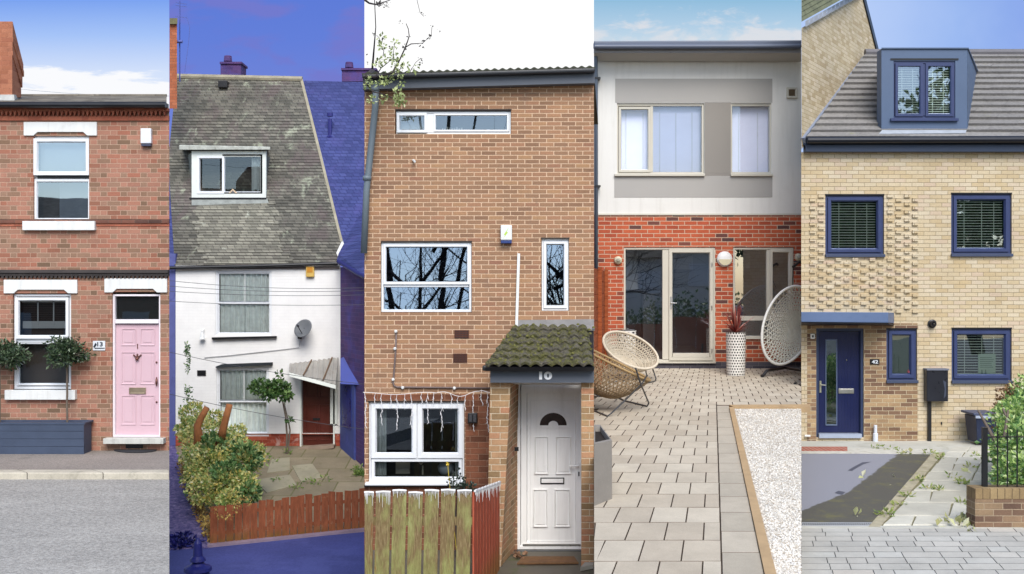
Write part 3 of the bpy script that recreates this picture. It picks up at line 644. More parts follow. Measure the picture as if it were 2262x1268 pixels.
for k in range(nn):
    t0, t1 = k/nn, (k+1)/nn; z0 = .012*math.sin(t0*nn*1.05); z1 = .012*math.sin(t1*nn*1.05)
    mb.poly([cq(t0, 1)+Vector((0, 0, z0)), cq(t1, 1)+Vector((0, 0, z1)), cq(t1, 0)+Vector((0, 0, z1)), cq(t0, 0)+Vector((0, 0, z0))])
o = mb.build('sheet', CORR, cp); m_ = o.modifiers.new('s', 'SOLIDIFY'); m_.thickness = .02
mb = MB()
for t in (.3, .72): mb.tube([cq(t, 1)+Vector((0, 0, .03)), cq(t+.15, 0)+Vector((0, 0, .03))], .022, 5)
mb.build('batten', plain('brown_batten', (.16, .1, .06, 1), .8), cp)
mb = MB(); mb.hull([cq(0, 1)-Vector((0, .02, .1)), cq(1, 1)-Vector((0, .02, .1)), cq(1, 1), cq(0, 1)], [cq(0, 1)+Vector((0, .02, -.1)), cq(1, 1)+Vector((0, .02, -.1)), cq(1, 1)+Vector((0, .03, 0)), cq(0, 1)+Vector((0, .03, 0))]); mb.build('edge_board', DW, cp)

# blue-washed neighbours
hb = thing('blue_washed_house', 'house washed in violet blue, adjoining the white cottage on its right', 'house', P(790, 1040, 28))
mb = MB(); a0, a1_ = P(752, 1010, 29.98), P(836, 1100, 26.8); b0, b1 = Vector((a1_.x, a1_.y, P(0, 600, 26.8).z)), Vector((a0.x, a0.y, P(0, 590, 29.98).z))
mb.hull([a0, a1_, b0, b1], [p+Vector((1.2, 1.5, 0)) for p in (a0, a1_, b0, b1)]); mb.build('wall', BV, hb)
mb = MB(); q = [P(744, 574, 29.9), P(748, 560, 30.0), P(812, 440, 31.5), P(850, 470, 30), P(850, 628, 26.2), P(800, 606, 27.6)]
mb.hull(q, [p+Vector((.1, .05, -.14)) for p in q]); mb.build('gable_roof', SLB, hb)
mb = MB(); mb.tube([P(748, 578, 29.6), P(790, 604, 27.9), P(845, 630, 26.2)], .06, 8); mb.build('gutter', plain('blue_washed_gutter', rgb(40, 42, 110), .6), hb)
roofpoly(SLB, [(669, 178), (900, 184), (900, 600), (760, 600), (752, 530), (714, 352)], hb, 'roof', up=.0)
q = rp(730, 286); mb = MB(); mb.tube([q+Vector((0, -.1, -.25)), q+Vector((0, -.1, .3))], .06, 8); mb.lathe([(.1, 0), (.12, .06), (.05, .1)], q+Vector((0, -.1, -.3)), 8); mb.lathe([(.09, 0), (.09, .1)], q+Vector((0, -.1, .38)), 8); mb.build('soil_pipe', plain('blue_washed_pipe', rgb(44, 46, 120), .6), hb)
# its door beside the red one, on the slanting wall
def bw(u, z, o=0):    # u along the slanting wall, 0 at the cottage
    d = (a1_-a0); d.z = 0; nrm = Vector((-d.y, d.x, 0)).normalized(); nrm = -nrm if nrm.y > 0 else nrm
    return Vector((a0.x, a0.y, 0))+Vector((d.x, d.y, 0))*u+nrm*o+Vector((0, 0, z))
def Wb(px, py, o=0):
    t = (px-CX)/FP; u = (t*a0.y-a0.x)/((a1_.x-a0.x)-t*(a1_.y-a0.y)); d = a0.y+(a1_.y-a0.y)*u
    return bw(u, CZ-(py-CY)*d/FP, o)
mb = MB(); mb.prism(Wb, [(755, 1000), (786, 1030), (786, 846), (755, 846)], .05, -.02); db = mb.build('door_frame', BLUEPAINT, hb)
mb = MB(); mb.prism(Wb, [(760, 940), (780, 950), (780, 850), (760, 850)], .06, .05); mb.build('door_glass', plain('deep_blue_glass', rgb(34, 44, 128), .3, .3, 3), db)
mb = MB(); f = [P(752, 848, 29.0), P(801, 850, 28.2), P(801, 826, 28.6), P(764, 786, 29.6), P(752, 792, 29.8)]
mb.hull(f, [p+Vector((.05, .3, -.06)) for p in f]); mb.build('canopy', plain('blue_washed_canopy', rgb(92, 104, 190), .6, .1, 3), hb)
for pts in ([(487, 170), (532, 170), (532, 138), (487, 138)], [(755, 180), (830, 180), (830, 155), (755, 152)]):
    mb = MB(); f = [P(x, y, 34.6) for x, y in pts]; mb.hull(f, [p+Vector((0, .7, 0)) for p in f])
    x0, y0 = pts[3]; x1 = pts[2][0]; f = [P(x, y, 34.55) for x, y in [(x0-2, y0+3), (x1+2, y0+3), (x1+2, y0-2), (x0-2, y0-2)]]; mb.hull(f, [p+Vector((0, .8, 0)) for p in f])
    cxp = (x0+min(x1, 800))/2; mb.lathe([(.14, 0), (.12, .18)], P(cxp-6, y0-2, 34.9), 8)
    mb.build('chimney', BV, hb, bevel=.01)
hl = thing('blue_washed_cottage', 'sliver of blue washed house with an orange brick chimney, left of the white cottage', 'house', W2(378, 1000))
mb = MB(); mb.rect(W2, 330, 560, 387.6, 1060, 0, -3); mb.build('wall', plain('blue_violet_render', rgb(98, 104, 164), .8, .2, 2, grime=(rgb(70, 66, 124), 2, .8)), hl)
roofpoly(SLB, [(330, 590), (387, 590), (377, 440), (374.5, 360), (330, 360)], hl, 'roof')
mb = MB(); f = [P(x, y, 31.6) for x, y in [(374.6, 240), (391, 240), (391, 52), (374.6, 52)]]; mb.hull(f, [push(p, .8) for p in f]); mb.build('chimney', brick('orange_stack_brick', [(0, rgb(168, 96, 66)), (1, rgb(190, 116, 82))], rgb(150, 100, 78), h=.085, var=.25), hl)
mb = MB(); f = [P(x, y, 31.5) for x, y in [(374.6, 53), (392, 53), (392, 40), (374.6, 40)]]; mb.hull(f, [push(p, .9) for p in f]); mb.build('chimney_cap', plain('mossy_cap', rgb(120, 116, 84), .9, .3, 6), hl)
mb = MB(); AL = plain('blue_grey_aerial', rgb(84, 96, 168), .5)
mb.tube([P(397, 2, 31.8), P(397, 180, 31.8)], .02, 5); mb.tube([P(391, 92, 31.7), P(403, 92, 31.7)], .05, 5); mb.tube([P(412, 36, 31.8), P(419, 60, 31.8), P(417, 90, 31.8), P(408, 160, 31.8)], .008, 4)
for yy in (6, 12, 36): mb.tube([P(388, yy, 31.8), P(412, yy+3, 31.8)], .012, 4)
mb.build('television_aerial', AL, None, label='thin television aerial on a pole beside the orange brick chimney', cat='aerial')
# ground
YARD = brick('mossy_concrete', [(0, rgb(142, 130, 106)), (1, rgb(162, 148, 122))], rgb(116, 112, 76), h=1.1, S=.95, H=.95, off=.4, m=.03, var=.2, vs=1.3, flat=True, bumps=.3, stain=(1.6, .52, .7, rgb(118, 112, 74), .5))
SLAB = plain('pale_flagstone', rgb(168, 160, 134), .9, .18, 1.5, 25, .4, grime=(rgb(120, 118, 78), 2.5, .5))
sheet('yard', YARD, [(360, 1260), (905, 1160), (900, 900), (360, 955)], YA, YB, up=0)
sheet('road', tarmac('blue_washed_road', rgb(62, 68, 128), rgb(78, 86, 150), 60, .3, (rgb(86, 94, 158), .8, .5, .5)), [(300, 2400), (1100, 2400), (1100, 1148), (300, 1223)], YA, YB, up=.006)
MOT = N('violet_hedge_earth')
def mottled():
    n = MOT; f = n.noise(9, 6, .8); col = n.ramp(f, [(.34, rgb(56, 54, 108)), (.46, rgb(92, 84, 140)), (.56, rgb(124, 108, 156)), (.66, rgb(170, 160, 200))]); n.bump(f, 1, .06); return n.fin(col, .95)
sheet('bank', mottled(), [(330, 1216), (462, 1212), (456, 1180), (386, 985), (330, 985)], YA, YB, up=.02)
mb = MB()
for q in ([(560, 1062), (640, 1050), (655, 1072), (590, 1090)], [(645, 1030), (690, 1026), (712, 1056), (665, 1066)], [(600, 1016), (640, 1012), (640, 1040), (590, 1046)]):
    f = [on_plane(x, y, YA, YB) for x, y in q]; mb.hull([p+Vector((0, 0, .02)) for p in f], [p-Vector((0, 0, .05)) for p in f])
mb.build('flagstones', SLAB, None, kind='structure')
# picket fence
FEN = N('red_brown_fence')
def fen():
    n = FEN; gi = n.n('ShaderNodeNewGeometry'); col = n.ramp(gi.outputs['Random Per Island'], [(0, rgb(122, 66, 44)), (.5, rgb(150, 86, 58)), (1, rgb(170, 104, 72))])
    x, y, z = n.xyz(n.tc()); f = n.noise(7, 5, .7, vec=n.scaled(n.tc(), (3, 3, .6)))
    g = n.mr(f, .3, .7, .62, 1.22); col = n.mix(1, col, n.comb(g, g, g), 'MULTIPLY'); col = n.mix(n.mr(n.noise(3, 6, .8), .55, .7, 0, .5, True), col, rgb(176, 150, 120))
    col = n.mix(n.ma('MULTIPLY', n.mr(z, .04, .34, 1, 0, True), n.mr(n.noise(5, 5), .4, .6, .2, .8)), col, rgb(120, 96, 48))
    n.bump(f, .3, .01); return n.fin(col, .8, 0, .2)
FENM = fen()
fa, fb = on_plane(463, 1205, YA, YB), on_plane(842, 1166, YA, YB)
fn = thing('picket_fence', 'low red brown picket fence in front of the cottage yard', 'fence', fa)
npk = 22; dv = (fb-fa); dvn = Vector((dv.x, dv.y, 0)).normalized(); nv = Vector((dvn.y, -dvn.x, 0))
for k in range(npk):
    c = fa+dv*((k+.5)/npk); hh = .78+.12*k/npk+R.uniform(-.025, .025); ww = dv.length/npk*.45; tl = R.uniform(-.015, .015)
    mb = MB(); f = [c-dvn*ww, c+dvn*ww, c+dvn*(ww+tl)+Vector((0, 0, hh)), c-dvn*(ww-tl)+Vector((0, 0, hh+R.uniform(-.02, .02)))]
    mb.hull([p+nv*.02 for p in f], [p for p in f]); mb.build('picket', FENM, fn)
for zz in (.2, .6):
    mb = MB(); mb.hull([fa+Vector((0, 0, zz))-nv*.002, fb+Vector((0, 0, zz))-nv*.002, fb+Vector((0, 0, zz+.07))-nv*.002, fa+Vector((0, 0, zz+.07))-nv*.002], [p-nv*.04 for p in (fa+Vector((0, 0, zz)), fb+Vector((0, 0, zz)), fb+Vector((0, 0, zz+.07)), fa+Vector((0, 0, zz+.07)))]); mb.build('rail', FENM, fn)
mb = MB(); ps = [on_plane(x, y, YA, YB) for x, y in [(458, 1211), (842, 1171), (842, 1166), (458, 1205)]]; mb.hull([p+Vector((0, 0, .05)) for p in ps], ps); mb.build('edging', plain('violet_grey_edging', rgb(150, 132, 150), .9, .2, 4), None, kind='structure')
# yard shrub: golden variegated ivy bush with sawn stems
GOLD = leafmat('golden_green_leaves', [(0, (.12, .22, .05, 1)), (.25, (.32, .44, .13, 1)), (.42, (.54, .62, .24, 1)), (.66, (.84, .78, .34, 1)), (.88, (.72, .56, .14, 1)), (1, (.8, .8, .55, 1))], .5, .38)
GREENB = leafmat('fresh_green_leaves', [(0, (.04, .1, .03, 1)), (.5, (.12, .24, .08, 1)), (.85, (.25, .38, .15, 1)), (1, (.45, .5, .2, 1))], .45, .25)
bs = thing('variegated_shrub', 'large yellow and green shrub spilling over the left end of the picket fence', 'shrub', on_plane(470, 1120, YA, YB))
mb = MB()
def at2(px, py, d): return P(px, py, d)
for px, py, r, n, d in ((500, 990, .40, 700, 25.4), (530, 1020, .42, 800, 24.8), (470, 1030, .42, 800, 24.6), (440, 960, .42, 700, 26), (425, 915, .30, 450, 26.8), (500, 1075, .36, 700, 23.9), (540, 1070, .30, 500, 23.9), (455, 1080, .34, 600, 23.8), (560, 1000, .28, 420, 25.2), (440, 1010, .38, 600, 25), (410, 950, .22, 320, 26.6), (505, 1105, .22, 320, 23.2), (475, 925, .22, 260, 26.6), (430, 1050, .26, 380, 24.5), (520, 960, .24, 300, 26)):
    clump(mb, at2(px, py, d), (r*1.05, r, r*.95), int(n*1.35), .09, .03, .45)
mb.build('foliage', GOLD, bs)
mb = MB()
for px, py, r, n, d in ((548, 1092, .2, 200, 23.6), (500, 1050, .3, 300, 24), (540, 1010, .3, 300, 24.4), (470, 990, .3, 300, 25)): clump(mb, at2(px, py, d), (r, r, r), n, .13, .045, .8)
for _ in range(26):
    px, py = R.uniform(402, 425), R.uniform(760, 900); clump(mb, at2(px if py > 840 else 414+R.uniform(-3, 3), py, 27.5), (.05, .05, .09), 12, .07, .02, .2)
mb.build('green_shoots', GREENB, bs)
mb = MB(); STUB = plain('sawn_orange_bark', rgb(178, 116, 72), .85, .25, 8, 40, .5)
mb.tube([at2(440, 1000, 25.2), at2(438, 955, 25.0), at2(436, 940, 25.0), at2(446, 920, 25.0), at2(457, 900, 25.0)], [.12, .1, .085, .075, .07], 9)
mb.tube([at2(486, 980, 25.2), at2(492, 950, 25.0), at2(500, 920, 25.0), at2(507, 893, 25.0)], [.11, .09, .08, .075], 9)
mb.build('sawn_stem', STUB, bs, smooth=True)
mb = MB(); DRY = leafmat('dry_ochre_leaves', [(0, (.16, .08, .03, 1)), (.5, (.4, .24, .07, 1)), (1, (.6, .46, .14, 1))], .7, .2)
for k in range(34):
    t = k/33; clump(mb, on_plane(398+66*t+R.uniform(-4, 4), 1030+165*t+R.uniform(-6, 6), YA, YB)+Vector((0, 0, .12)), (.12, .12, .12), 34, .08, .02, .1)
for k in range(12): clump(mb, at2(470+k*7.5+R.uniform(-4, 4), 1122+20*math.sin(k*.5)+R.uniform(-5, 5), 22.15), (.05, .04, .06), 10, .06, .02, .2)
mb.build('dry_runner', DRY, bs)
# small tree by the wall
tr = thing('young_tree', 'thin stemmed young tree with a leaning tuft, against the white wall beside the red door', 'tree', on_plane(633, 1002, YA, YB))
mb = MB(); b0_ = on_plane(633, 1002, YA, YB); mb.tube([b0_, P(634, 960, 29.2), P(631, 920, 29.2), P(624, 885, 29.2), P(612, 872, 29.1), P(590, 856, 29)], [.035, .03, .026, .02, .014, .008], 6); mb.tube([b0_+Vector((.03, 0, 0)), P(641, 950, 29.3), P(637, 930, 29.3), P(630, 900, 29.2), P(622, 850, 29.2), P(620, 820, 29.2)], [.03, .022, .018, .014, .01, .006], 5)
mb.build('trunk', BARK, tr)
mb = MB()
for px, py, r, n in ((575, 850, .22, 160), (596, 862, .24, 180), (612, 850, .22, 170), (628, 858, .2, 130), (590, 872, .18, 110), (624, 875, .16, 90), (562, 858, .14, 70), (640, 928, .08, 24), (618, 826, .08, 20), (634, 872, .16, 80)): clump(mb, P(px, py, 29.1+R.uniform(-.15, .15)), (r, r*.8, r*.7), n, .12, .04, .3)
mb.build('foliage', leafmat('mid_green_leaves', [(0, (.02, .06, .015, 1)), (.5, (.07, .15, .04, 1)), (1, (.2, .32, .1, 1))], .45, .2), tr)
# weeds
mb = MB()
for px, py, n in ((795, 1050, 160), (790, 1040, 70), (610, 1062, 26), (685, 1068, 24), (720, 1062, 14), (600, 1022, 18), (655, 1080, 24), (634, 1003, 20), (700, 1072, 12), (570, 1050, 10)): clump(mb, on_plane(px, py, YA, YB)+Vector((0, 0, .04)), (.16, .14, .07), n, .1, .02, .1)
mb.build('yard_weeds', leafmat('weed_green', [(0, (.06, .13, .03, 1)), (1, (.26, .36, .08, 1))], .6, .25), None, kind='stuff', label='tufts of green weeds in the cottage yard', cat='weeds')
# finial post in the street
mb = MB(); mb.lathe([(.22, -.6), (.22, .0), (.2, .05), (.26, .09), (.25, .15), (.15, .19), (.1, .24), (.15, .27), (.14, .31), (.09, .36), (.075, .6), (.05, .64), (.03, .69), (.0, .7)], P(437, 1268, 20.4)+Vector((0, 0, -.02)), 16)
mb.build('finial_post', plain('dark_blue_wash', rgb(28, 34, 112), .5, .15), None, smooth=False, label='dark blue turned finial post at the bottom edge by the fence corner', cat='post')
mb = MB()
for px, py in ((395, 1192), (412, 1200), (400, 1210)): clump(mb, on_plane(px, py, YA, YB)+Vector((0, 0, .05)), (.26, .1, .06), 90, .12, .04, .1)
mb.build('ground_plant', leafmat('dark_blue_washed_leaves', [(0, rgb(26, 28, 100)), (1, rgb(54, 56, 140))]), None, label='dark blue washed ground plant on the bank left of the finial post', cat='plant')
# overhead wires
WIRE = plain('dark_wire', (.07, .07, .08, 1), .6)
def wire(a, b, d, lab, sag=.1, grp=None, r=.008):
    A_, B_ = P(*a, d), P(*b, d); mb = MB(); mb.tube([A_.lerp(B_, k/14)-Vector((0, 0, sag*4*(k/14)*(1-k/14))) for k in range(15)], r, 4); mb.build('overhead_wire', WIRE, None, label=lab, cat='wire', group=grp)
wire((340, 616), (840, 634), 27.5, 'topmost dark wire crossing the cottage upper window', .12); wire((340, 629), (840, 640), 27.4, 'second dark wire crossing the cottage upper window', .1)
wire((340, 641), (840, 650), 27.3, 'third dark wire crossing the cottage upper window', .08); wire((340, 663), (840, 672), 27.2, 'lowest of four dark wires crossing the cottage upper window', .07)
wire((340, 770), (840, 852), 27.0, 'slanting wire crossing under the satellite dish', .1); wire((340, 862), (840, 952), 26.8, 'slanting wire crossing the lower window and red door', .1)
mb = MB(); A_, B_ = P(-100, 178, 24), P(374, 212, 24); mb.tube([A_.lerp(B_, k/10)-Vector((0, 0, .25*4*(k/10)*(1-k/10)*.4)) for k in range(11)], .006, 4); mb.build('telephone_wire', plain('pale_wire', (.35, .38, .42, 1), .6), None, label='thin pale telephone wire in the sky beside the brick chimney', cat='wire')
# ================================================================== HOUSE 3: brown brick, mossy porch, white door
W3 = Face(15.0)
ST3 = [(0, rgb(146, 112, 88)), (.2, rgb(160, 124, 97)), (.5, rgb(168, 130, 100)), (.75, rgb(174, 130, 101)), (.9, rgb(182, 142, 106)), (1, rgb(158, 114, 92))]
B3 = brick('brown_sand_brick', ST3, rgb(228, 194, 162), h=.074, S=.2, H=.2, off=.1, m=.0105, var=.12, vs=.9, vk=.96, vq=.028, stain=(.7, .5, .72, rgb(190, 150, 112), .25), stain2=(2.2, .56, .75, rgb(140, 114, 98), .4, (2.5, 2.5, .35)))
B3D = brick('brown_garden_brick', [(0, rgb(110, 70, 52)), (.5, rgb(136, 88, 66)), (1, rgb(152, 96, 70))], rgb(160, 122, 98), h=.083, S=.232, H=.232, off=.116, m=.008, var=.25, vs=2)
B3P = brick('tan_pier_brick', [(0, rgb(150, 122, 88)), (.3, rgb(178, 142, 104)), (.7, rgb(196, 152, 114)), (1, rgb(190, 132, 100))], rgb(218, 198, 168), h=.083, S=.232, H=.232, off=.116, m=.008, var=.2, vs=2, stain=(2, .56, .75, rgb(150, 144, 100), .5))
h3 = thing('brown_brick_house', 'brown brick terraced house with mossy tiled porch, number 10 and white panelled door', 'house', W3(1000, 1215))
H3 = [(873, 243, 1129, 296), (841, 533, 1042, 690), (1196, 526, 1257, 687), (814, 888, 1026, 1066), (1143, 842, 1290, 1214)]
wall_front(W3, 805, 1312, 201, 187, 1235, H3, 4.6).build('wall', B3, h3)
rooms(W3, H3[:4], DARKROOM, h3)
FASC = plain('slate_grey_paint', rgb(92, 98, 108), .55, .06, 2, 20, .1)
mb = MB(); mb.prism(W3, [(805, 202), (1312, 188), (1312, 166), (805, 180)], .16, -.05); mb.build('fascia', FASC, h3)
mb = MB(); mb.prism(W3, [(805, 181), (1312, 167), (1312, 158), (805, 172)], .26, -.02); mb.build('gutter', plain('black_gutter', (.02, .022, .026, 1), .4, .2), h3, bevel=.02)
mb = MB(); TW = 8.6; x = 805.0    # wavy roof-tile edge and the roof behind it
nseg = 236
for k in range(nseg):
    xa, xb = 805+507*k/nseg, 805+507*(k+1)/nseg
    def ty(x): return 172-14*(x-805)/507-4+1.9*math.sin((x-805)/TW*math.pi)
    def bkq(x): v = W3(x, ty(x)); kk = 17.2/15; return Vector((v.x*kk, 17.2, v.z+.42))
    mb.poly([W3(xa, ty(xa)+5, .24), W3(xb, ty(xb)+5, .24), W3(xb, ty(xb), .24), W3(xa, ty(xa), .24)]); mb.poly([W3(xa, ty(xa), .24), W3(xb, ty(xb), .24), bkq(xb), bkq(xa)])
mb.build('roof', plain('dark_mossy_tile', rgb(70, 72, 58), .9, .4, 9, 50, .6), h3)
mb = MB(); mb.box(W3(805, 0).x*1.05, W3(1312, 0).x*1.05, 17.2, 19.4, 5.2, 6.2) if False else mb.poly([bkq(805), bkq(1312), bkq(1312)+Vector((.25, 2.3, -.5)), bkq(805)+Vector((-.3, 2.3, -.5))]); mb.build('rear_roof', plain('rear_tile', rgb(80, 78, 66), .9), h3)
def winring(W, a, w, root, o0=-.03, o1=-.12): mb = MB(); mb.ring(W, *a, w, o0, o1); return mb
# top strip window (slightly out of level, as in the photograph)
f = MB(); f.ring(W3, 875, 246, 1128, 295, 4, -.03, -.12); f.rect(W3, 943, 250, 960, 291, -.035, -.11); f = f.build('window', UPVC, h3)
s_ = MB(); s_.ring(W3, 877, 250, 943, 293, 7, .02, -.05); s_.build('sash', UPVC, f); s_ = MB(); s_.ring(W3, 958, 250, 1124, 290, 5, -.02, -.08); s_.build('sash', UPVC, f)
pane(W3, 884, 257, 936, 286, -.01, GLASS, f); pane(W3, 963, 255, 1119, 285, -.05, GLASS, f)
mb = MB(); mb.rect(W3, 880, 252, 940, 290, -.15, -.16); mb.build('blind', BLINDW, f); mb = MB(); mb.rect(W3, 960, 252, 1122, 290, -.4, -.42); mb.build('room_wall', plain('grey_green_wall', (.12, .14, .14, 1), .9), f)
mb = MB()
for k in range(9): xx = 975+k*5.3; mb.rect(W3, xx, 280+R.uniform(-2, 1), xx+3, 286, -.12, -.14)
mb.build('trinkets', WPAINT, f); mb = MB(); mb.rect(W3, 873, 241, 1130, 244, .004, -.1); mb.build('lintel', plain('dark_lintel', (.04, .03, .025, 1), .8), h3)
# middle window and narrow window
f = MB(); f.ring(W3, 842, 536, 1041, 689, 6, -.03, -.12); f.rect(W3, 848, 625, 1035, 634, -.035, -.11); f = f.build('window', UPVC, h3)
s_ = MB(); s_.ring(W3, 847, 540, 1037, 628, 6, -.01, -.07); s_.build('sash', UPVC, f)
pane(W3, 855, 547, 1030, 621, -.05, GLASSR, f, tilt=3); pane(W3, 848, 633, 1035, 684, -.07, GLASSR, f, tilt=4.2)
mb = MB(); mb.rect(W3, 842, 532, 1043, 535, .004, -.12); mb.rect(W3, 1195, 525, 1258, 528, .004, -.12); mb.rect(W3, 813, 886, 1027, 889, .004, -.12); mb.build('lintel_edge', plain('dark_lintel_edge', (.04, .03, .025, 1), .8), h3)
f = MB(); f.ring(W3, 1197, 528, 1256, 686, 5, -.03, -.12); f = f.build('window', UPVC, h3); s_ = MB(); s_.ring(W3, 1201, 533, 1252, 681, 7, -.01, -.07); s_.build('sash', UPVC, f); pane(W3, 1209, 541, 1244, 673, -.04, GLASSR, f, tilt=3)
# lower window
f = MB(); f.ring(W3, 815, 890, 1025, 1064, 5, -.03, -.12); f.rect(W3, 917, 894, 926, 1010, -.035, -.11); f.rect(W3, 820, 1010, 1020, 1018, -.035, -.11); f = f.build('window', UPVC, h3)
for a in ((820, 893, 920, 1012), (923, 893, 1022, 1012)): s_ = MB(); s_.ring(W3, *a, 12, .0, -.07, ch=3); s_.build('sash', UPVC, f)
s_ = MB(); s_.ring(W3, 820, 1014, 1020, 1062, 8, -.02, -.08); s_.build('sash', UPVC, f)
GL3 = glassmat('ground_floor_glass', .16)
pane(W3, 832, 905, 908, 1000, -.04, GL3, f); pane(W3, 935, 905, 1010, 1000, -.04, GL3, f); pane(W3, 828, 1020, 1012, 1054, -.05, GL3, f)
curtains(W3, 826, 898, 850, 1056, -.2, 4, .02, NET, f); curtains(W3, 1004, 898, 1020, 1056, -.2, 2, .02, NET, f)
mb = MB(); mb.lathe([(.07, 0), (.11, .05), (.12, .11), (.08, .17), (.03, .19)], W3(982, 1056, -.3), 14); mb.build('glass_bowl', plain('pale_glassware', (.4, .42, .45, 1), .2), f, smooth=True)
mb = MB(); mb.tube([W3(930, 1056, -.28), W3(930, 1036, -.28)], .012, 6); mb.lathe([(.01, 0), (.035, .03), (.03, .06), (.01, .08)], W3(926, 1034, -.28), 8); mb.rect(W3, 868, 1030, 900, 1056, -.35, -.4); mb.build('ornament', plain('cream_ornament', (.5, .42, .32, 1), .5), f)
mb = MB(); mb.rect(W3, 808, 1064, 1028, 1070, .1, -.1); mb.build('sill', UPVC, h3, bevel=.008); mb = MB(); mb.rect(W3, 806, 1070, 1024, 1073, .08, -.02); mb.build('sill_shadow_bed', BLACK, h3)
mb = MB(); mb.rect(W3, 805, 871, 1086, 885, .012, -.05) ; mb.rect(W3, 1028.5, 885.1, 1086, 1235, .012, -.05); mb.rect(W3, 805, 1073.3, 1028.4, 1235, .012, -.05); mb.build('garden_wall_brick', B3D, h3)
for a in ((1004, 729, 1036, 747), (1001, 781, 1032, 801)):
    mb = MB(); mb.rect(W3, *a, .012, -.02); ab = mb.build('air_brick', plain('brown_air_brick', rgb(92, 52, 38), .8, .2), h3)
    mb = MB()
    for i in range(9):
        for j in range(4): xx, yy = a[0]+2.4+i*3.2, a[1]+2.2+j*4.3; mb.rect(W3, xx, yy, xx+1.7, yy+2.6, .0135, .012)
    mb.build('air_holes', BLACK, ab)
mb = MB(); mb.rect(W3, 1106, 498, 1131, 531, .09, 0); ab = mb.build('alarm_box', plain('white_alarm_case', rgb(238, 240, 236, .82), .4, .03), h3, bevel=.012)
mb = MB(); mb.rect(W3, 1106.5, 531, 1130.5, 538, .08, 0); mb.build('alarm_base', plain('blue_alarm_base', rgb(50, 70, 130), .4), ab, bevel=.006); mb = MB(); mb.prism(W3, [(1112, 527), (1116, 520), (1113, 519), (1124, 503), (1119, 513), (1122, 514)], .092, .09); mb.build('alarm_mark', plain('lime_mark', rgb(196, 226, 90), .5), ab)
mb = MB(); mb.prism(W3, [(1138, 722), (1144, 722), (1149, 560), (1143, 560)], .03, 0); mb.build('conduit', WPAINT, h3)
GC = plain('grey_brown_conduit', rgb(124, 108, 104), .6)
mb = MB(); mb.tube([W3(876, 730, .02), W3(874, 780, .02), W3(869, 846, .02), W3(871, 852, .02), W3(878, 855, .02), W3(1086, 857, .02)], .013, 6); cd = mb.build('cable_pipe', GC, h3, smooth=True)
for q in ((875, 732), (873, 770), (869, 838), (890, 856), (1004, 857)): mb = MB(); mb.lathe([(.02, 0), (.024, .02), (.014, .04)], W3(*q, .015), 8, 'y'); mb.build('clip', WPAINT, cd)
mb = MB(); mb.tube([W3(913, 354, 0), W3(918, 359, .12)], .016, 7); mb.build('overflow_pipe', WPAINT, h3)
for q in ((1008, 548), (1133, 546), (1150, 556), (820, 330)): pass
PIPE = plain('grey_downpipe', rgb(112, 124, 132), .5, .08)
mb = MB(); mb.tube([W3(834, 182, .14), W3(831, 240, .1), W3(812, 420, .1), W3(806, 560, .1)], .045, 10); mb.lathe([(.06, 0), (.06, .06)], W3(813, 400, .1), 10); mb.lathe([(.06, 0), (.06, .06)], W3(832, 205, .12), 10); dp = mb.build('downpipe', PIPE, h3, smooth=True)
mb = MB(); mb.rect(W3, 1034, 911, 1055, 933, .1, 0); wl = mb.build('wall_light', BLACK, h3, bevel=.01); mb = MB(); mb.rect(W3, 1037, 914, 1043, 930, .104, .1); mb.rect(W3, 1046, 914, 1052, 930, .104, .1); mb.build('light_glass', plain('smoked_glass', (.06, .06, .065, 1), .15), wl)
# porch: piers, fascia, tiled roof, soffit
mb = MB(); o_ = .9
f = [Vector((W3(1075, 0, o_).x, 15-o_, -.85)), Vector((W3(1108, 0, o_).x, 15-o_, -.85)), Vector((W3(1132, 0).x, 14.99, -.85)), Vector((W3(1086, 0).x, 14.99, -.85))]
f = [P(1074, 1250, 14.1), P(1105, 1250, 14.1), P(1136, 1230, 14.99), P(1084, 1230, 14.99)]; t_ = [P(1083, 846, 14.1), P(1128, 846, 14.1), P(1146, 852, 14.99), P(1084, 852, 14.99)]
zt = P(0, 845, 14.1).z; t_ = [Vector((p.x, p.y, zt)) for p in t_]; f = [Vector((p.x, p.y, -.86)) for p in f]; mb.hull(f, t_); mb.build('porch_pier', B3P, h3)
mb = MB(); f = [P(1284, 846, 14.1), P(1311.5, 846, 14.1), P(1311.5, 846, 14.99), P(1291, 846, 14.99)]; f = [Vector((p.x, p.y, -.86)) for p in f]; mb.hull(f, [Vector((p.x, p.y, zt)) for p in f]); mb.build('porch_pier', B3P, h3)
WP = Face(14.02)
mb = MB(); mb.prism(WP, [(1083, 845), (1311.8, 845), (1311.8, 817), (1083, 817)], .02, -.06); mb.prism(WP, [(1083, 845), (1089, 845), (1089, 817), (1083, 817)], -.0605, -.9); fs = mb.build('porch_fascia', FASC, h3)
text('10', plain('white_numeral', rgb(250, 250, 250, .85), .4), fs, WP(1205, 829.3, .03), 18/WP.s, 1.45, .05, .006)
mb = MB(); mb.rect(WP, 1066, 806, 1311.8, 818, .12, .02); mb.build('porch_gutter', plain('black_porch_gutter', (.02, .022, .025, 1), .35, .2), h3, bevel=.02)
mb = MB(); mb.poly([P(1087, 846, 14.08), P(1311, 846, 14.08), P(1311, 850, 14.98)+Vector((0, 0, 0)), P(1087, 850, 14.98)]); mb.build('porch_soffit', WPAINT, h3)
TILE = N('mossy_pantile')
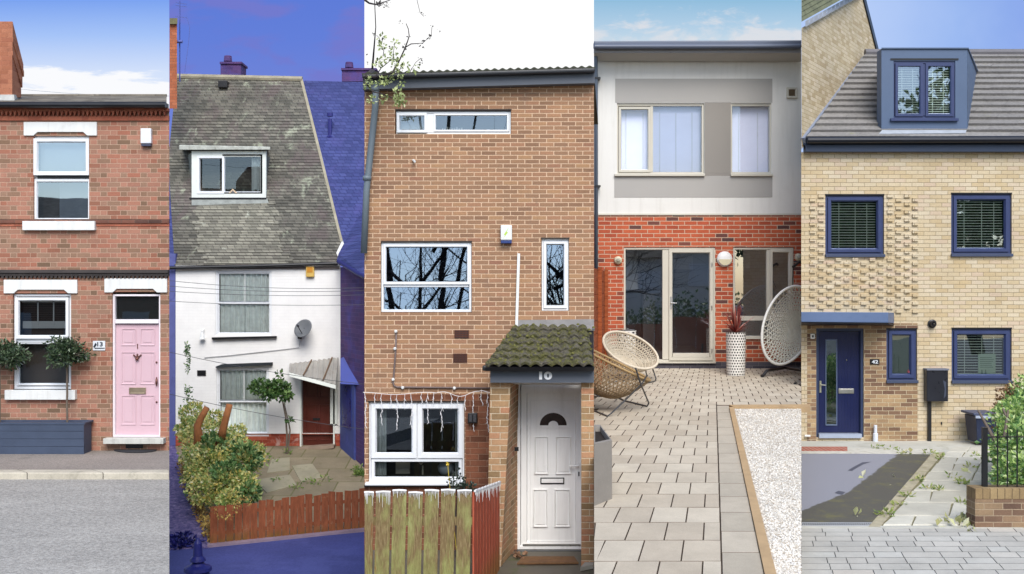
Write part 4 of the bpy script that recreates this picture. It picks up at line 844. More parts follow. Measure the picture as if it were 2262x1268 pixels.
def mosstile():
    n = TILE; f = n.noise(8, 7, .75, dist=.5); f2 = n.noise(34, 4, .7); gi = n.n('ShaderNodeNewGeometry'); nz = n.xyz(gi.outputs['Normal'])[2]
    base = n.ramp(f2, [(.3, rgb(84, 80, 72)), (.6, rgb(124, 118, 108)), (.75, rgb(164, 158, 150))]); moss = n.ramp(f2, [(.3, rgb(66, 68, 34)), (.5, rgb(98, 98, 50)), (.62, rgb(126, 122, 68)), (.75, rgb(190, 178, 118))])
    col = n.mix(n.mr(n.ma('ADD', f, n.ma('MULTIPLY', f2, .3)), .58, .72, .08, .85, True), base, moss); n.bump(n.ma('ADD', f2, f), 1, .03); return n.fin(col, .95, 0, .15)
MT = mosstile()
A, Bb, Cc, Dd = P(1072, 812, 13.86), P(1311.5, 812, 13.86), P(1311.5, 722, 14.97), P(1138, 722, 14.97)
mb = MB(); rows = 6; ncol = 110
nr = (Bb-A).cross(Dd-A).normalized(); nr = nr if nr.z > 0 else -nr
for i in range(rows):
    t0, t1 = i/rows, min((i+1.25)/rows, 1); ph = R.uniform(-.2, .2)
    def pt(u, t, lift): 
        l, r_ = A.lerp(Dd, t), Bb.lerp(Cc, t); q = Bb.x-(Bb.x-l.x)*(1-u) ; pos = Vector((q, l.y, l.z))
        w_ = abs(math.sin((Bb.x-q)*math.pi/.135+ph)); return pos+nr*(lift+.042*w_)
    for k in range(ncol):
        u0, u1 = k/ncol, (k+1)/ncol
        a, b, c, d = pt(u0, t0, .038), pt(u1, t0, .038), pt(u1, t1, .0), pt(u0, t1, .0)
        mb.poly([a, b, c, d]); mb.poly([pt(u0, t0, .006), pt(u1, t0, .006), b, a])
mb.nonorm = True; pr = mb.build('porch_roof', MT, h3)
mb = MB(); mb.hull([A, Bb, Cc, Dd], [p-nr*.05 for p in (A, Bb, Cc, Dd)]); mb.build('roof_deck', BLACK, pr)
mb = MB(); f = [W3(1136, 724, .02), W3(1312, 722, .02), W3(1312, 705, .02), W3(1142, 707, .02)]; mb.hull(f, [p+Vector((0, .03, 0)) for p in f]); f = [W3(1136, 728, .16), W3(1311.5, 726, .16), W3(1311.5, 719, .02), W3(1138, 721, .02)]; mb.hull(f, [p-Vector((0, 0, .02)) for p in f]); mb.build('flashing', plain('lead_grey', rgb(156, 152, 150), .55, .2, 6, grime=(rgb(110, 100, 98), 4, .6)), h3)
mb = MB()      # moss cushions and dead leaves on the tiles
for _ in range(70):
    t, u = R.random(), R.random(); l, r_ = A.lerp(Dd, t), Bb.lerp(Cc, t); p = l.lerp(r_, u)+nr*.06; mb.lathe([(.022, -.015), (.02, .002), (.008, .012)], p, 6) if R.random() < .8 else leaf(mb, p, .05, .02)
mb.build('moss', plain('moss', rgb(112, 110, 58), .95, .4, 20, 90, .9), pr)
# white door
D3 = plain('white_upvc_door', rgb(252, 252, 250, .9), .32, .03, 2, streak=(rgb(206, 206, 202), .35))
mb = MB(); mb.ring(W3, 1143, 842, 1290, 1214, 8, -.02, -.13, ch=2); mb.ring(W3, 1151.2, 850, 1284, 1212, 14, -.05, -.12, ch=2); mb.rect(W3, 1151.2, 850, 1284, 868, -.03, -.05); mb.build('door_frame', D3, h3)
dr = MB(); dr.rect(W3, 1165, 864, 1271, 1201, -.075, -.12); dr = dr.build('door', D3, h3); mb = MB(); mb.ring(W3, 1171, 884, 1277, 1198, 2, -.066, -.075, ch=.8)
mb.build('door_edge', D3, dr)
mb = MB()
for a in ((1181, 966, 1212, 1049), (1228, 966, 1262, 1049), (1178, 1083, 1210, 1166), (1225, 1083, 1260, 1166)):
    mb.ring(W3, *a, 2.8, -.052, -.076, ch=1.4); mb.rect(W3, a[0]+5.5, a[1]+5.5, a[2]-5.5, a[3]-5.5, -.062, -.076)
mb.build('door_panel', D3, dr, bevel=.0015)
def arc(r, h, n=20): return [(1222.5+r*math.cos(a), 941-h*math.sin(a)) for a in [math.pi*k/n for k in range(n+1)]]
mb = MB(); o_, i_ = arc(38, 36), arc(30, 28)
for k in range(20): mb.prism(W3, [o_[k], o_[k+1], i_[k+1], i_[k]], -.06, -.076)
mb.rect(W3, 1184.5, 941, 1260.5, 947, -.06, -.076); ai, a2 = arc(11, 10), arc(8, 7)
for k in range(20): mb.prism(W3, [ai[k], ai[k+1], (1222.5, 941), (1222.5, 940.9)], -.058, -.074)
mb.build('fanlight_frame', D3, dr)
mb = MB(); mb.prism(W3, arc(30, 28), -.070, -.0745); mb.build('fanlight', plain('dark_brown_glass', (.035, .02, .018, 1), .15, .3, 12), dr)
mb = MB(); mb.ring(W3, 1194, 1057, 1247, 1071, 2.2, -.062, -.075, ch=.5); mb.build('letter_plate_frame', BLACK, dr); mb = MB(); mb.rect(W3, 1196.5, 1059.5, 1244.5, 1068.5, -.064, -.075); mb.build('letter_plate', D3, dr, bevel=.002)
mb = MB(); mb.rect(W3, 1275, 1022, 1283, 1058, -.04, -.05); mb.tube([W3(1279, 1029, -.04), W3(1279, 1029, .0), W3(1258, 1030, .0)], .011, 7); mb.build('handle', D3, dr, smooth=False); mb = MB(); mb.rect(W3, 1277.5, 1043, 1280.5, 1053, -.036, -.04); mb.build('keyhole', BLACK, dr)
mb = MB(); mb.rect(W3, 1155, 1203, 1283, 1207, -.02, -.08); mb.build('threshold', STEEL, h3); mb = MB(); mb.rect(W3, 1135, 1214, 1286, 1229, .1, -.13); mb.build('doorstep', plain('black_step', (.018, .018, .02, 1), .45, .3, 5), h3, bevel=.005)
mb = MB(); q_ = W3(1142, 984, .3); mb.box(q_.x-.035, q_.x+.02, q_.y-.02, q_.y+.03, q_.z-.03, q_.z+.02); mb.build('doorbell', BLACK, h3)
# icicle fairy lights
fl = thing('icicle_lights', 'unlit white icicle string lights hung over the lower left window', 'string lights', W3(945, 868, .06))
mb = MB(); pts = []; xs = 803; strands = []
wy = lambda x: 868+2.5*math.sin(x*.045)+(4*math.sin((x-1000)*.09) if x > 960 else 0)-(3 if x > 1060 else 0)
pts = [W3(x, wy(x), .06) for x in range(803, 1086, 4)]; mb.tube(pts, .0045, 4)
bl = MB()
for x, L in zip((808, 829, 844, 863, 878, 894, 910, 932, 945, 958, 976, 997, 1012, 1028, 1046, 1064, 1078), (78, 26, 70, 26, 78, 28, 76, 24, 72, 26, 84, 34, 30, 34, 84, 30, 90)):
    y = wy(x); pp = []; k = 0
    while k < L: pp.append(W3(x+R.uniform(-2.2, 2.2), y+k, .06)); k += 9
    if len(pp) > 1: mb.tube(pp, .0035, 4)
    for p in pp[1:]:
        bl.tube([p, p+Vector((R.uniform(-.012, .012), 0, -.024))], [.0065, .003], 5); bl.tube([p+Vector((.006, 0, -.02)), p+Vector((R.uniform(-.02, .02), 0, -.045))], [.005, .002], 4)
mb.build('wire', plain('white_flex', (.75, .73, .72, 1), .5), fl); bl.build('bulbs', plain('clear_white_bulb', (.82, .8, .8, 1), .3), fl)
# fence: mossy green run, then a red stretch turning back towards the porch
MOSSF = N('mossy_green_boards')
def mossf():
    n = MOSSF; x, y, z = n.xyz(n.tc()); gi = n.n('ShaderNodeNewGeometry'); f = n.noise(2.2, 7, .72, vec=n.scaled(n.tc(), (2.5, 1, .8)), dist=.4); gr = n.noise(16, 5, .7, vec=n.scaled(n.tc(), (5, 5, .5)))
    wood = n.ramp(gr, [(.3, rgb(96, 78, 54)), (.5, rgb(140, 116, 82)), (.62, rgb(166, 146, 108)), (.75, rgb(190, 176, 140))]); moss = n.ramp(f, [(.3, rgb(126, 134, 64)), (.6, rgb(170, 174, 108)), (.8, rgb(210, 210, 164))])
    zz = n.mr(z, -.4, .8, .95, .1); m = n.ma('ADD', n.ma('MULTIPLY', n.mr(f, .32, .62), .5), n.ma('MULTIPLY', zz, .6))
    col = n.mix(n.mr(m, .28, .62, .05, .92), wood, moss); col = n.mix(n.mr(n.noise(1.8, 5, .8, vec=n.scaled(n.tc(), (3, 1, .5))), .6, .7, 0, .8, True), col, rgb(150, 78, 46))
    g = n.mr(gi.outputs['Random Per Island'], 0, 1, .85, 1.12); col = n.mix(1, col, n.comb(g, g, g), 'MULTIPLY')
    n.bump(gr, .5, .01); return n.fin(col, .9, 0, .2)
REDF = N('red_stained_boards')
def redf():
    n = REDF; gr = n.noise(14, 6, .75, vec=n.scaled(n.tc(), (4, 4, .4))); gi = n.n('ShaderNodeNewGeometry')
    col = n.ramp(gr, [(.3, rgb(150, 66, 48)), (.5, rgb(196, 96, 70)), (.68, rgb(212, 128, 98)), (.8, rgb(226, 180, 150))]); x, y, z = n.xyz(n.tc())
    g = n.mr(gi.outputs['Random Per Island'], 0, 1, .82, 1.12); col = n.mix(1, col, n.comb(g, g, g), 'MULTIPLY')
    col = n.mix(n.ma('MULTIPLY', n.mr(z, .05, .5, 1, 0, True), n.mr(gr, .35, .6, .2, .8)), col, rgb(120, 112, 50)); n.bump(gr, .5, .01); return n.fin(col, .85, 0, .2)
MF, RF = mossf(), redf(); DRIP = plain('white_dripped_paint', rgb(244, 242, 240, .82), .5, .05, 5)
gf = thing('board_fence', 'board fence of mossy green planks turning to red planks, white drips along its top', 'fence', P(925, 1360, 12))
def drips(mb, a, b, nrm, n):
    for k in range(n):
        t = (k+.5)/n; p = a.lerp(b, t)+nrm*.014; L = R.choice([.02, .03, .04, .06, .10, .15, .04, .03])*R.uniform(.6, 1.2); wv = R.uniform(.002, .0045)
        mb.tube([p+Vector((0, 0, .012)), p-Vector((0, 0, L*.4)), p-Vector((0, 0, L))], [wv*1.7, wv, .0015], 5)
    mb.tube([a+nrm*.008+Vector((0, 0, .01)), a.lerp(b, .5)+nrm*.012+Vector((0, 0, .016)), b+nrm*.008+Vector((0, 0, .01))], .014, 5)
NY = Vector((0, -1, 0)); zb = -.64; dk = MB()
bx = [805, 829, 866, 901, 937, 973, 1009, 1045]
for xa, xb in zip(bx, bx[1:]):
    lean = -6; ya = 1087+R.uniform(-3, 3); mb = MB()
    f = [P(xa+1.6+(0 if xa == 805 else lean), 1340, 12), P(xb-3.4+lean, 1340, 12), P(xb-3.0, ya+R.uniform(-1.5, 1.5), 12), P(xa+1.6 if xa > 805 else 805, ya, 12)]; f[0].z = f[1].z = zb
    mb.hull(f, [p+Vector((0, .022, 0)) for p in f]); mb.build('plank', MF, gf, bevel=.003); drips(dk, f[3], f[2], NY, 10)
ra, rb = P(1047, 1087, 12.0), P(1104, 1066, 14.0); nrd = 9
for k in range(nrd):
    t0, t1 = k/nrd+.006, (k+1)/nrd-.008; a, b = ra.lerp(rb, t0), ra.lerp(rb, t1); dn = (rb-ra); dn.z = 0; dn.normalize(); nv_ = Vector((dn.y, -dn.x, 0)); nv_ = nv_ if nv_.y < 0 else -nv_
    mb = MB(); f = [Vector((a.x, a.y, zb)), Vector((b.x, b.y, zb)), b, a]; mb.hull(f, [p-nv_*.02 for p in f]); mb.build('red_plank', RF, gf, bevel=.003); drips(dk, a, b, nv_, 12)
dk.build('drips', DRIP, gf)
mb = MB(); mb.hull([Vector((P(805, 0, 12).x, 12.03, zb+1.0)), Vector((P(1045, 0, 12).x, 12.03, zb+1.0)), Vector((P(1045, 0, 12).x, 12.03, zb+1.09)), Vector((P(805, 0, 12).x, 12.03, zb+1.09))], [Vector((P(805, 0, 12).x, 12.07, zb+1.0)), Vector((P(1045, 0, 12).x, 12.07, zb+1.0)), Vector((P(1045, 0, 12).x, 12.07, zb+1.09)), Vector((P(805, 0, 12).x, 12.07, zb+1.09))]); mb.build('rail', MF, gf)
# ground, mat, garden twigs
WETG = plain('damp_dark_path', rgb(104, 98, 86), .6, .35, 2.5, 40, .6, grime=(rgb(78, 92, 40), 3, .8))
sheet('front_path', WETG, [(805, 1900), (1312, 1900), (1312, 1208), (805, 1208)], -.63, 0)
MATM = plain('brown_coir_mat', rgb(126, 92, 62), .95, .3, 14, 120, .9)
mb = MB(); ps = [on_plane(x, y, -.62, 0) for x, y in ((1142, 1247), (1278, 1246), (1268, 1232), (1156, 1232))]; mb.hull([p+Vector((0, 0, .02)) for p in ps], ps); mb.build('door_mat', MATM, None, label='brown coir mat below the white door of number 10', cat='mat')
mb = MB(); ps = [on_plane(x, y, -.62, 0) for x, y in ((1282, 1262), (1330, 1254), (1330, 1237), (1302, 1237))]; ps = [on_plane(x, y, -.62, 0) for x, y in ((1282, 1262), (1311, 1256), (1311, 1238), (1302, 1238))]; mb.hull([p+Vector((0, 0, .05)) for p in ps], ps); mb.build('paving_edge', plain('pale_flag', rgb(176, 170, 158), .9, .2, 4), None, kind='structure')
mb = MB()
for _ in range(26):
    p = on_plane(R.uniform(1135, 1160), R.uniform(1222, 1236), -.62, 0); leaf(mb, p+Vector((0, 0, .01)), .08, .03, Vector((R.gauss(0, 1), R.gauss(0, 1), .1)).normalized())
mb.build('fallen_leaves', leafmat('brown_dead_leaves', [(0, (.14, .07, .04, 1)), (1, (.34, .2, .12, 1))], .8, .1), None, kind='stuff', label='brown dead leaves beside the black doorstep', cat='leaves')
pl = thing('garden_plant', 'bare dark twigs with a yellow flower behind the mossy fence, under the window corner', 'plant', P(1010, 1215, 14.6))
mb = MB(); base = P(1010, 1130, 14.55); base.z = -.63; tips = []
for q in ((1000, 1045), (1008, 1036), (1017, 1048), (1026, 1062), (996, 1060), (1040, 1068), (1012, 1068), (1030, 1050)):
    e_ = P(*q, 14.5+R.uniform(-.1, .1)); m_ = base.lerp(e_, .6)+Vector((R.uniform(-.03, .03), 0, 0)); mb.tube([base, m_, e_], [.012, .008, .003], 5); tips.append(e_)
mb.build('stems', plain('dark_twig', (.04, .035, .03, 1), .9), pl); mb = MB()
for e_ in tips: clump(mb, e_-Vector((0, 0, .07)), (.06, .04, .08), 16, .05, .016, .2)
clump(mb, P(1034, 1078, 14.4), (.13, .08, .07), 90, .06, .02, .2); mb.build('foliage', leafmat('dark_privet', [(0, (.015, .025, .02, 1)), (1, (.08, .11, .08, 1))]), pl)
mb = MB()
for k in range(6): a = k*math.pi/3; leaf(mb, P(989, 1024, 14.4), .035, .012, Vector((math.cos(a), -.4, math.sin(a))).normalized())
mb.tube([base, P(992, 1060, 14.4), P(989, 1025, 14.41)], .004, 4); mb.build('flower', plain('yellow_petal', rgb(240, 208, 70), .5), pl)
# tree behind the house whose twigs hang forward over the eaves
tw = thing('leafing_tree', 'tree with dark twigs and fresh yellow green leaves above the brown brick house', 'tree', Vector((P(850, 600, 20.5).x, 20.5, -.63)))
mb = MB(); TB = plain('dark_tree_bark', (.045, .035, .035, 1), .9, .3, 10, 60, .6)
b_ = Vector((P(850, 600, 20.5).x, 20.5, -.63)); top = P(840, 205, 20.2)
mb.tube([b_, b_.lerp(top, .5)+Vector((.1, 0, 0)), top, P(822, 158, 18.2), P(812, 166, 16.4)], [.2, .15, .1, .05, .03], 8)
LF = []
def twig(pts, r0=.02, d=14.4, lv=()):
    q = [P(x, y, d+.1*math.sin(i*1.7)) for i, (x, y) in enumerate(pts)]; mb.tube(q, [max(r0*(1-.8*i/len(q)), .0035) for i in range(len(q))], 5); return q
s0 = P(812, 166, 16.4); j0 = P(808, 168, 14.6); mb.tube([s0, j0], [.03, .02], 6)
twig([(806, 169), (830, 170), (852, 165), (865, 162), (880, 138), (893, 110), (900, 92), (904, 80), (902, 64), (897, 52)], .016); twig([(895, 105), (908, 97), (924, 96), (934, 95)], .009); twig([(934, 95), (944, 86), (953, 76), (954, 60)], .004)
twig([(806, 182), (815, 192), (825, 203), (838, 206), (855, 212), (872, 218), (884, 224)], .013); twig([(832, 166), (842, 150), (856, 139), (868, 128)], .008); twig([(852, 165), (870, 160), (884, 153), (888, 140)], .009); twig([(846, 124), (848, 112), (840, 98), (838, 84), (832, 78)], .006); twig([(868, 128), (870, 110), (872, 94)], .005)
twig([(806, 0), (815, 7), (830, 10), (845, 6), (862, 0)], .016); twig([(806, -6), (806, 2)], .016); twig([(920, -6), (924, 12), (928, 28), (936, 36)], .003); twig([(845, 6), (852, 14), (860, 16)], .005); twig([(910, 150), (905, 160), (918, 138), (930, 128)], .003)
mb.tube([P(822, 158, 18.2), P(830, 60, 17.5), P(826, -30, 16), P(812, -40, 15), P(806, 0, 14.45)], [.02, .008, .006, .006, .008], 5)
mb.build('trunk', TB, tw)
mb = MB(); YL = leafmat('fresh_spring_leaves', [(0, (.14, .18, .06, 1)), (.4, (.36, .44, .16, 1)), (.8, (.58, .64, .3, 1)), (1, (.7, .74, .46, 1))], .5, .35)
for px, py, r, n in ((846, 100, .05, 26), (841, 84, .05, 16), (868, 112, .05, 18), (870, 95, .04, 10), (836, 140, .05, 22), (846, 132, .05, 18), (872, 138, .06, 24), (882, 148, .05, 20), (858, 172, .07, 30), (848, 178, .05, 20), (835, 184, .05, 18), (884, 165, .05, 18), (886, 182, .04, 12), (815, 178, .04, 12), (820, 220, .045, 22), (846, 218, .05, 24), (876, 204, .05, 26), (880, 216, .07, 46), (892, 222, .05, 26), (878, 230, .04, 18), (896, 142, .04, 10), (910, 158, .04, 12), (922, 145, .03, 6), (812, 187, .04, 14), (890, 120, .02, 4), (866, 128, .04, 12)): clump(mb, P(px, py, 14.4), (r, r*.8, r*1.1), n, .05, .017, .15)
mb.build('leaves', YL, tw); mb = MB()
for px, py, n in ((883, 49, 3), (886, 50, 2), (948, 82, 5), (934, 94, 4), (968, 66, 3), (954, 58, 2), (926, 102, 3), (938, 106, 2), (903, 83, 2), (895, 105, 5), (891, 101, 3), (838, 10, 12), (833, 9, 6), (842, 5, 8), (852, 14, 3), (860, 8, 4), (812, 138, 4), (813, 120, 2), (927, 130, 4), (930, 140, 3), (862, 106, 4), (927, 28, 2), (935, 34, 2), (826, 78, 6), (843, 84, 5)): clump(mb, P(px, py, 14.4), (.02, .02, .02), n, .035, .013, .1)
mb.build('buds', leafmat('dark_buds', [(0, (.04, .035, .04, 1)), (1, (.12, .11, .09, 1))]), tw)
# ================================================================== HOUSE 4: render over red brick, patio with wicker chairs
W4 = Face(22.0); PA, PB = 3-1.63-.07*22, .07       # patio plane z = PA + PB*y
B4 = brick('orange_red_mix_brick', [(0, rgb(92, 68, 66)), (.08, rgb(132, 78, 66)), (.14, rgb(184, 88, 62)), (.4, rgb(204, 104, 70)), (.85, rgb(192, 94, 64)), (1, rgb(170, 80, 58))], rgb(214, 184, 158), h=.0838, S=.25, H=.25, off=.125, m=.0125, var=.16, vs=3)
PL4 = brick('blue_grey_plinth_brick', [(0, rgb(72, 70, 80)), (1, rgb(104, 100, 108))], rgb(140, 134, 132), h=.09, S=.25, H=.25, off=.125, m=.006, var=.2)
REND = plain('off_white_render', rgb(236, 233, 226, .82), .85, .025, 1.2, 160, .12, grime=(rgb(218, 214, 206), 1.5, .25), streak=(rgb(212, 208, 198), .35))
GRR = plain('mid_grey_render', rgb(182, 178, 172), .85, .03, 1.2, 160, .12); GRD = plain('dark_grey_render', rgb(154, 148, 140), .85, .03, 1.2, 160, .12)
CREAM = plain('cream_grey_frame', rgb(214, 208, 192), .45, .03)
h4 = thing('rendered_house', 'house rendered white above bright red brick, patio doors and grey window surround', 'house', W4(1540, 808))
H4u = [(1363, 228, 1556, 388), (1615, 228, 1704, 388)]; H4l = [(1378, 546, 1580, 799), (1619, 546, 1754, 748)]
m1 = wall_front(W4, 1312, 1770, 118, 118, 474, H4u, 3.6); m1.build('render_wall', REND, h4)
m2 = wall_front(W4, 1312, 1770, 474.5, 474.5, 799.5, [(1378, 546, 1580, 799.4), H4l[1]], 3.6); m2.build('brick_wall', B4, h4); mb = MB(); mb.rect(W4, 1312, 799.8, 1770, 830, .0, -.3); mb.build('plinth', PL4, h4)
mb = MB(); mb.rect(W4, 1320, 472, 1770, 475.5, .025, 0); mb.build('drip_bead', CREAM, h4)
rooms(W4, H4u, DARKROOM, h4, 2.2); rooms(W4, H4l, plain('pale_room_wall', (.34, .34, .36, 1), .9, .2, 1), h4, 2.2)
mb = MB(); mb.rect(W4, 1359, 174, 1706, 226.5, .006, -.0); mb.rect(W4, 1357, 388.5, 1706, 436, .006, 0); mb.build('grey_band', GRR, h4); mb = MB(); mb.rect(W4, 1556.5, 227, 1614.5, 383, .0065, 0); mb.rect(W4, 1557.5, 383.2, 1614, 388.3, .006, 0); mb.build('dark_band', GRD, h4)
# soffit, eaves, metal roof edge
SOF = plain('pale_soffit', rgb(196, 192, 184), .7, .04); EDGE = plain('blue_grey_metal_edge', rgb(98, 106, 124), .4, .1, 1.5)
mb = MB(); mb.hull([P(1312, 136, 21.95), P(1770, 136, 21.95), P(1770, 114, 21.5), P(1312, 114, 21.5)], [P(1312, 132, 21.95), P(1770, 132, 21.95), P(1770, 110, 21.5), P(1312, 110, 21.5)]); mb.build('soffit', SOF, h4)
mb = MB(); f = [P(1312, 116, 21.48), P(1770, 116, 21.48), P(1770, 103, 21.48), P(1312, 103, 21.48)]; mb.hull(f, [p+Vector((0, .05, 0)) for p in f]); mb.build('eaves_trim', plain('grey_eaves_trim', rgb(160, 160, 166), .5), h4)
mb = MB(); f = [P(1312, 104, 21.4), P(1770, 104, 21.4), P(1770, 89, 21.4), P(1312, 91, 21.4)]; mb.hull(f, [p+Vector((0, .2, 0)) for p in f]); mb.tube([P(1312, 103, 21.38), P(1770, 102, 21.38)], .05, 8); mb.build('gutter', EDGE, h4, bevel=.02)
mb = MB(); mb.hull([P(1312, 91, 21.45), P(1770, 89, 21.45), P(1770, 80, 25.8)-Vector((0, 0, .1)), P(1312, 80, 25.8)-Vector((0, 0, .1))], [P(1312, 93, 21.45), P(1770, 91, 21.45), P(1770, 84, 25.8)-Vector((0, 0, .1)), P(1312, 84, 25.8)-Vector((0, 0, .1))])
for v in mb.v:
    if v.y > 25: v.z = P(0, 92, 21.45).z+.02
mb.build('roof', EDGE, h4)
mb = MB(); mb.tube([P(1316, 118, 21.7), P(1316.5, 148, 21.85), P(1317, 605, 21.85)], .038, 9); dp = mb.build('downpipe', plain('blue_grey_downpipe', rgb(110, 122, 138), .5, .05), h4, smooth=True)
for yy in (176, 413): mb = MB(); mb.rect(W4, 1312.5, yy-2, 1325, yy+2, .2, .0); mb.build('bracket', BLACK, dp)
# upper windows
VB = plain('pale_vertical_blind', (.86, .86, .89, 1), .8, .03)
def vblind(W, x0, y0, x1, y1, root, lines):
    mb = MB(); mb.rect(W, x0, y0, x1, y1, -.2, -.21); o = mb.build('blind', VB, root); mb = MB()
    for l in lines: mb.rect(W, l-1.2, y0+14, l+1.2, y1-4, -.19, -.2)
    mb.build('blind_edge', WPAINT, o)
GL4 = glassmat('lilac_glass', .1, (.9, .92, 1, 1))
f = MB(); f.ring(W4, 1362, 229, 1555, 384, 5, -.03, -.12); f.rect(W4, 1437.5, 234, 1443, 379, -.035, -.11); f = f.build('window', CREAM, h4); s_ = MB(); s_.ring(W4, 1367, 236, 1437, 380, 6, -.01, -.07); s_.build('sash', CREAM, f)
pane(W4, 1373, 242, 1431, 374, -.05, GL4, f); pane(W4, 1443, 234, 1550, 379, -.07, GL4, f); vblind(W4, 1366, 232, 1552, 382, f, (1385, 1423, 1460, 1496, 1532))
mb = MB(); mb.rect(W4, 1357, 384, 1556, 389.5, .06, -.1); mb.build('sill', CREAM, h4, bevel=.005)
f = MB(); f.ring(W4, 1614, 229, 1705, 384, 5, -.03, -.12); f = f.build('window', CREAM, h4); pane(W4, 1619, 234, 1700, 379, -.07, GL4, f); vblind(W4, 1617, 232, 1703, 382, f, (1636, 1678)); mb = MB(); mb.rect(W4, 1613, 384, 1706, 389.5, .06, -.1); mb.build('sill', CREAM, h4, bevel=.005)
mb = MB(); mb.ring(W4, 1737, 194, 1760, 217, 5, .05, -.01); v_ = mb.build('vent', CREAM, h4); mb = MB(); mb.rect(W4, 1741, 198, 1756, 213, .02, -.01)
for k in range(5): mb.rect(W4, 1741.5, 199+k*2.9, 1755.5, 200.3+k*2.9, .035, .02)
mb.build('grille', plain('brown_grille', rgb(124, 104, 80), .6), v_)
# patio doors and lower window
GL4b = glassmat('patio_glass', .36, (.85, .87, .87, 1), gc=(.92, .95, 1, 1))
f = MB(); f.ring(W4, 1378, 547, 1580, 799, 5, -.02, -.12); f.rect(W4, 1464, 552, 1478, 794, -.025, -.11); f = f.build('patio_door', CREAM, h4)
s_ = MB(); s_.ring(W4, 1478, 551, 1575, 796, 8.5, .01, -.07); s_.rect(W4, 1486, 780, 1567, 789, .005, -.06); lf = s_.build('door_leaf', CREAM, f)
pane(W4, 1383, 552, 1464, 794, -.07, GL4b, f, tilt=.3); pane(W4, 1486, 559, 1567, 781, -.03, GL4b, lf)
mb = MB(); mb.rect(W4, 1480.5, 655, 1484, 682, .02, .01); mb.tube([W4(1482, 669, .02), W4(1482, 669, .06), W4(1494, 669.5, .06)], .012, 7); mb.build('handle', STEEL, lf); mb = MB()
for yy in (580, 675, 770): mb.tube([W4(1572, yy, .02), W4(1572, yy+9, .02)], .013, 6)
mb.build('hinge', STEEL, lf)
mb = MB(); mb.rect(W4, 1380, 799, 1580, 802, .06, -.1); mb.build('threshold', CREAM, h4)
f = MB(); f.ring(W4, 1620, 547, 1753, 747, 5, -.02, -.12); f.rect(W4, 1694, 552, 1702, 705, -.025, -.11); f.rect(W4, 1625, 698, 1748, 708, -.024, -.11); f = f.build('window', CREAM, h4); s_ = MB(); s_.ring(W4, 1701, 551, 1749, 700, 7, .01, -.07); s_.build('sash', CREAM, f)
pane(W4, 1625, 552, 1694, 698, -.06, GL4b, f); pane(W4, 1708, 558, 1742, 693, -.04, GL4b, f); pane(W4, 1625, 708, 1748, 742, -.06, GL4b, f); mb = MB(); mb.rect(W4, 1616, 742, 1757, 749, .05, -.1); mb.build('sill', CREAM, h4, bevel=.004)
# a little of the room: grey cabinet, floor, table, window light on the far side
mb = MB(); mb.rect(W4, 1500, 700, 1570, 799, -1.0, -2.0) if False else mb.hull([W4(1390, 798, -.3), W4(1575, 798, -.3), W4(1570, 776, -2.2), W4(1400, 776, -2.2)], [p-Vector((0, 0, .05)) for p in (W4(1390, 798, -.3), W4(1575, 798, -.3), W4(1570, 776, -2.2), W4(1400, 776, -2.2))]); mb.build('room_floor', plain('pale_floor', (.42, .40, .39, 1), .5, .1), h4)
mb = MB(); mb.rect(W4, 1384, 556, 1420, 640, -.9, -1.0); mb.rect(W4, 1500, 556, 1560, 592, -1.6, -1.7); mb.rect(W4, 1628, 556, 1690, 590, -1.4, -1.5); mb.build('roller_blind', plain('pale_room_blind', (.45, .46, .48, 1), .8, .1), h4)
mb = MB(); mb.rect(W4, 1436, 650, 1464, 790, -1.2, -1.6); mb.rect(W4, 1484, 655, 1504, 790, -1.2, -1.6); mb.build('cabinet', plain('grey_cabinet', (.16, .16, .165, 1), .5, .1), h4)
# wall lights
for (cx_, cy_, r_, lab) in ((1600, 572, .155, 0), (1365, 575, .082, 1), (1763, 568, .075, 1)):
    mb = MB(); mb.lathe([(r_, 0), (r_, .03), (r_*.93, .06), (r_*.5, .085), (.01, .09)], W4(cx_, cy_, 0), 28, 'y'); b_ = mb.build('round_wall_light' if lab == 0 else 'outdoor_light', plain('white_light_cover' if lab == 0 else 'cream_light_cover', rgb(244, 243, 240, .82) if lab == 0 else rgb(222, 214, 184), .35, .02), h4, smooth=True)
    if lab == 0:
        mb = MB(); mb.prism(W4, [(cx_+14*math.cos(a), cy_+1-13*math.sin(a)) for a in [math.pi+math.pi*k/14 for k in range(15)]], .095, .04); mb.build('diffuser', plain('cream_diffuser', rgb(224, 214, 178), .4, .03), b_)
    else:
        mb = MB(); mb.lathe([(.045, 0), (.02, .02)], W4(cx_, cy_, .085), 12, 'y'); mb.build('lens', plain('grey_lens', (.4, .38, .3, 1), .2), b_)
mb = MB(); mb.tube([W4(1752, 578, .1), W4(1766, 580, .5), W4(1790, 580, .5)], .02, 6); mb.build('lamp_bracket', BLACK, h4)
# timber fence on the left
WF = N('orange_brown_timber')
def wf():
    n = WF; gr = n.noise(5, 6, .7, vec=n.scaled(n.tc(), (1, .5, 6))); col = n.ramp(gr, [(.3, rgb(128, 62, 34)), (.55, rgb(168, 88, 50)), (.75, rgb(190, 110, 66))]); n.bump(gr, .4, .01); return n.fin(col, .8, 0, .2)
WFM = wf(); f4 = thing('timber_fence', 'orange brown horizontal board fence at the left of the patio', 'fence', P(1335, 812, 21.9))
e0, e1 = P(1336, 600, 21.9), P(1304, 600, 18.0)
for k in range(9):
    zt_ = P(0, 598, 21.9).z-k*.235; mb = MB(); f = [Vector((e0.x, e0.y, zt_-.225)), Vector((e1.x, e1.y, zt_-.225)), Vector((e1.x, e1.y, zt_)), Vector((e0.x, e0.y, zt_))]
    mb.hull(f, [p+Vector((-.03, .012*(0), 0)) for p in f]); o = mb.build('board', WFM, f4, bevel=.006)
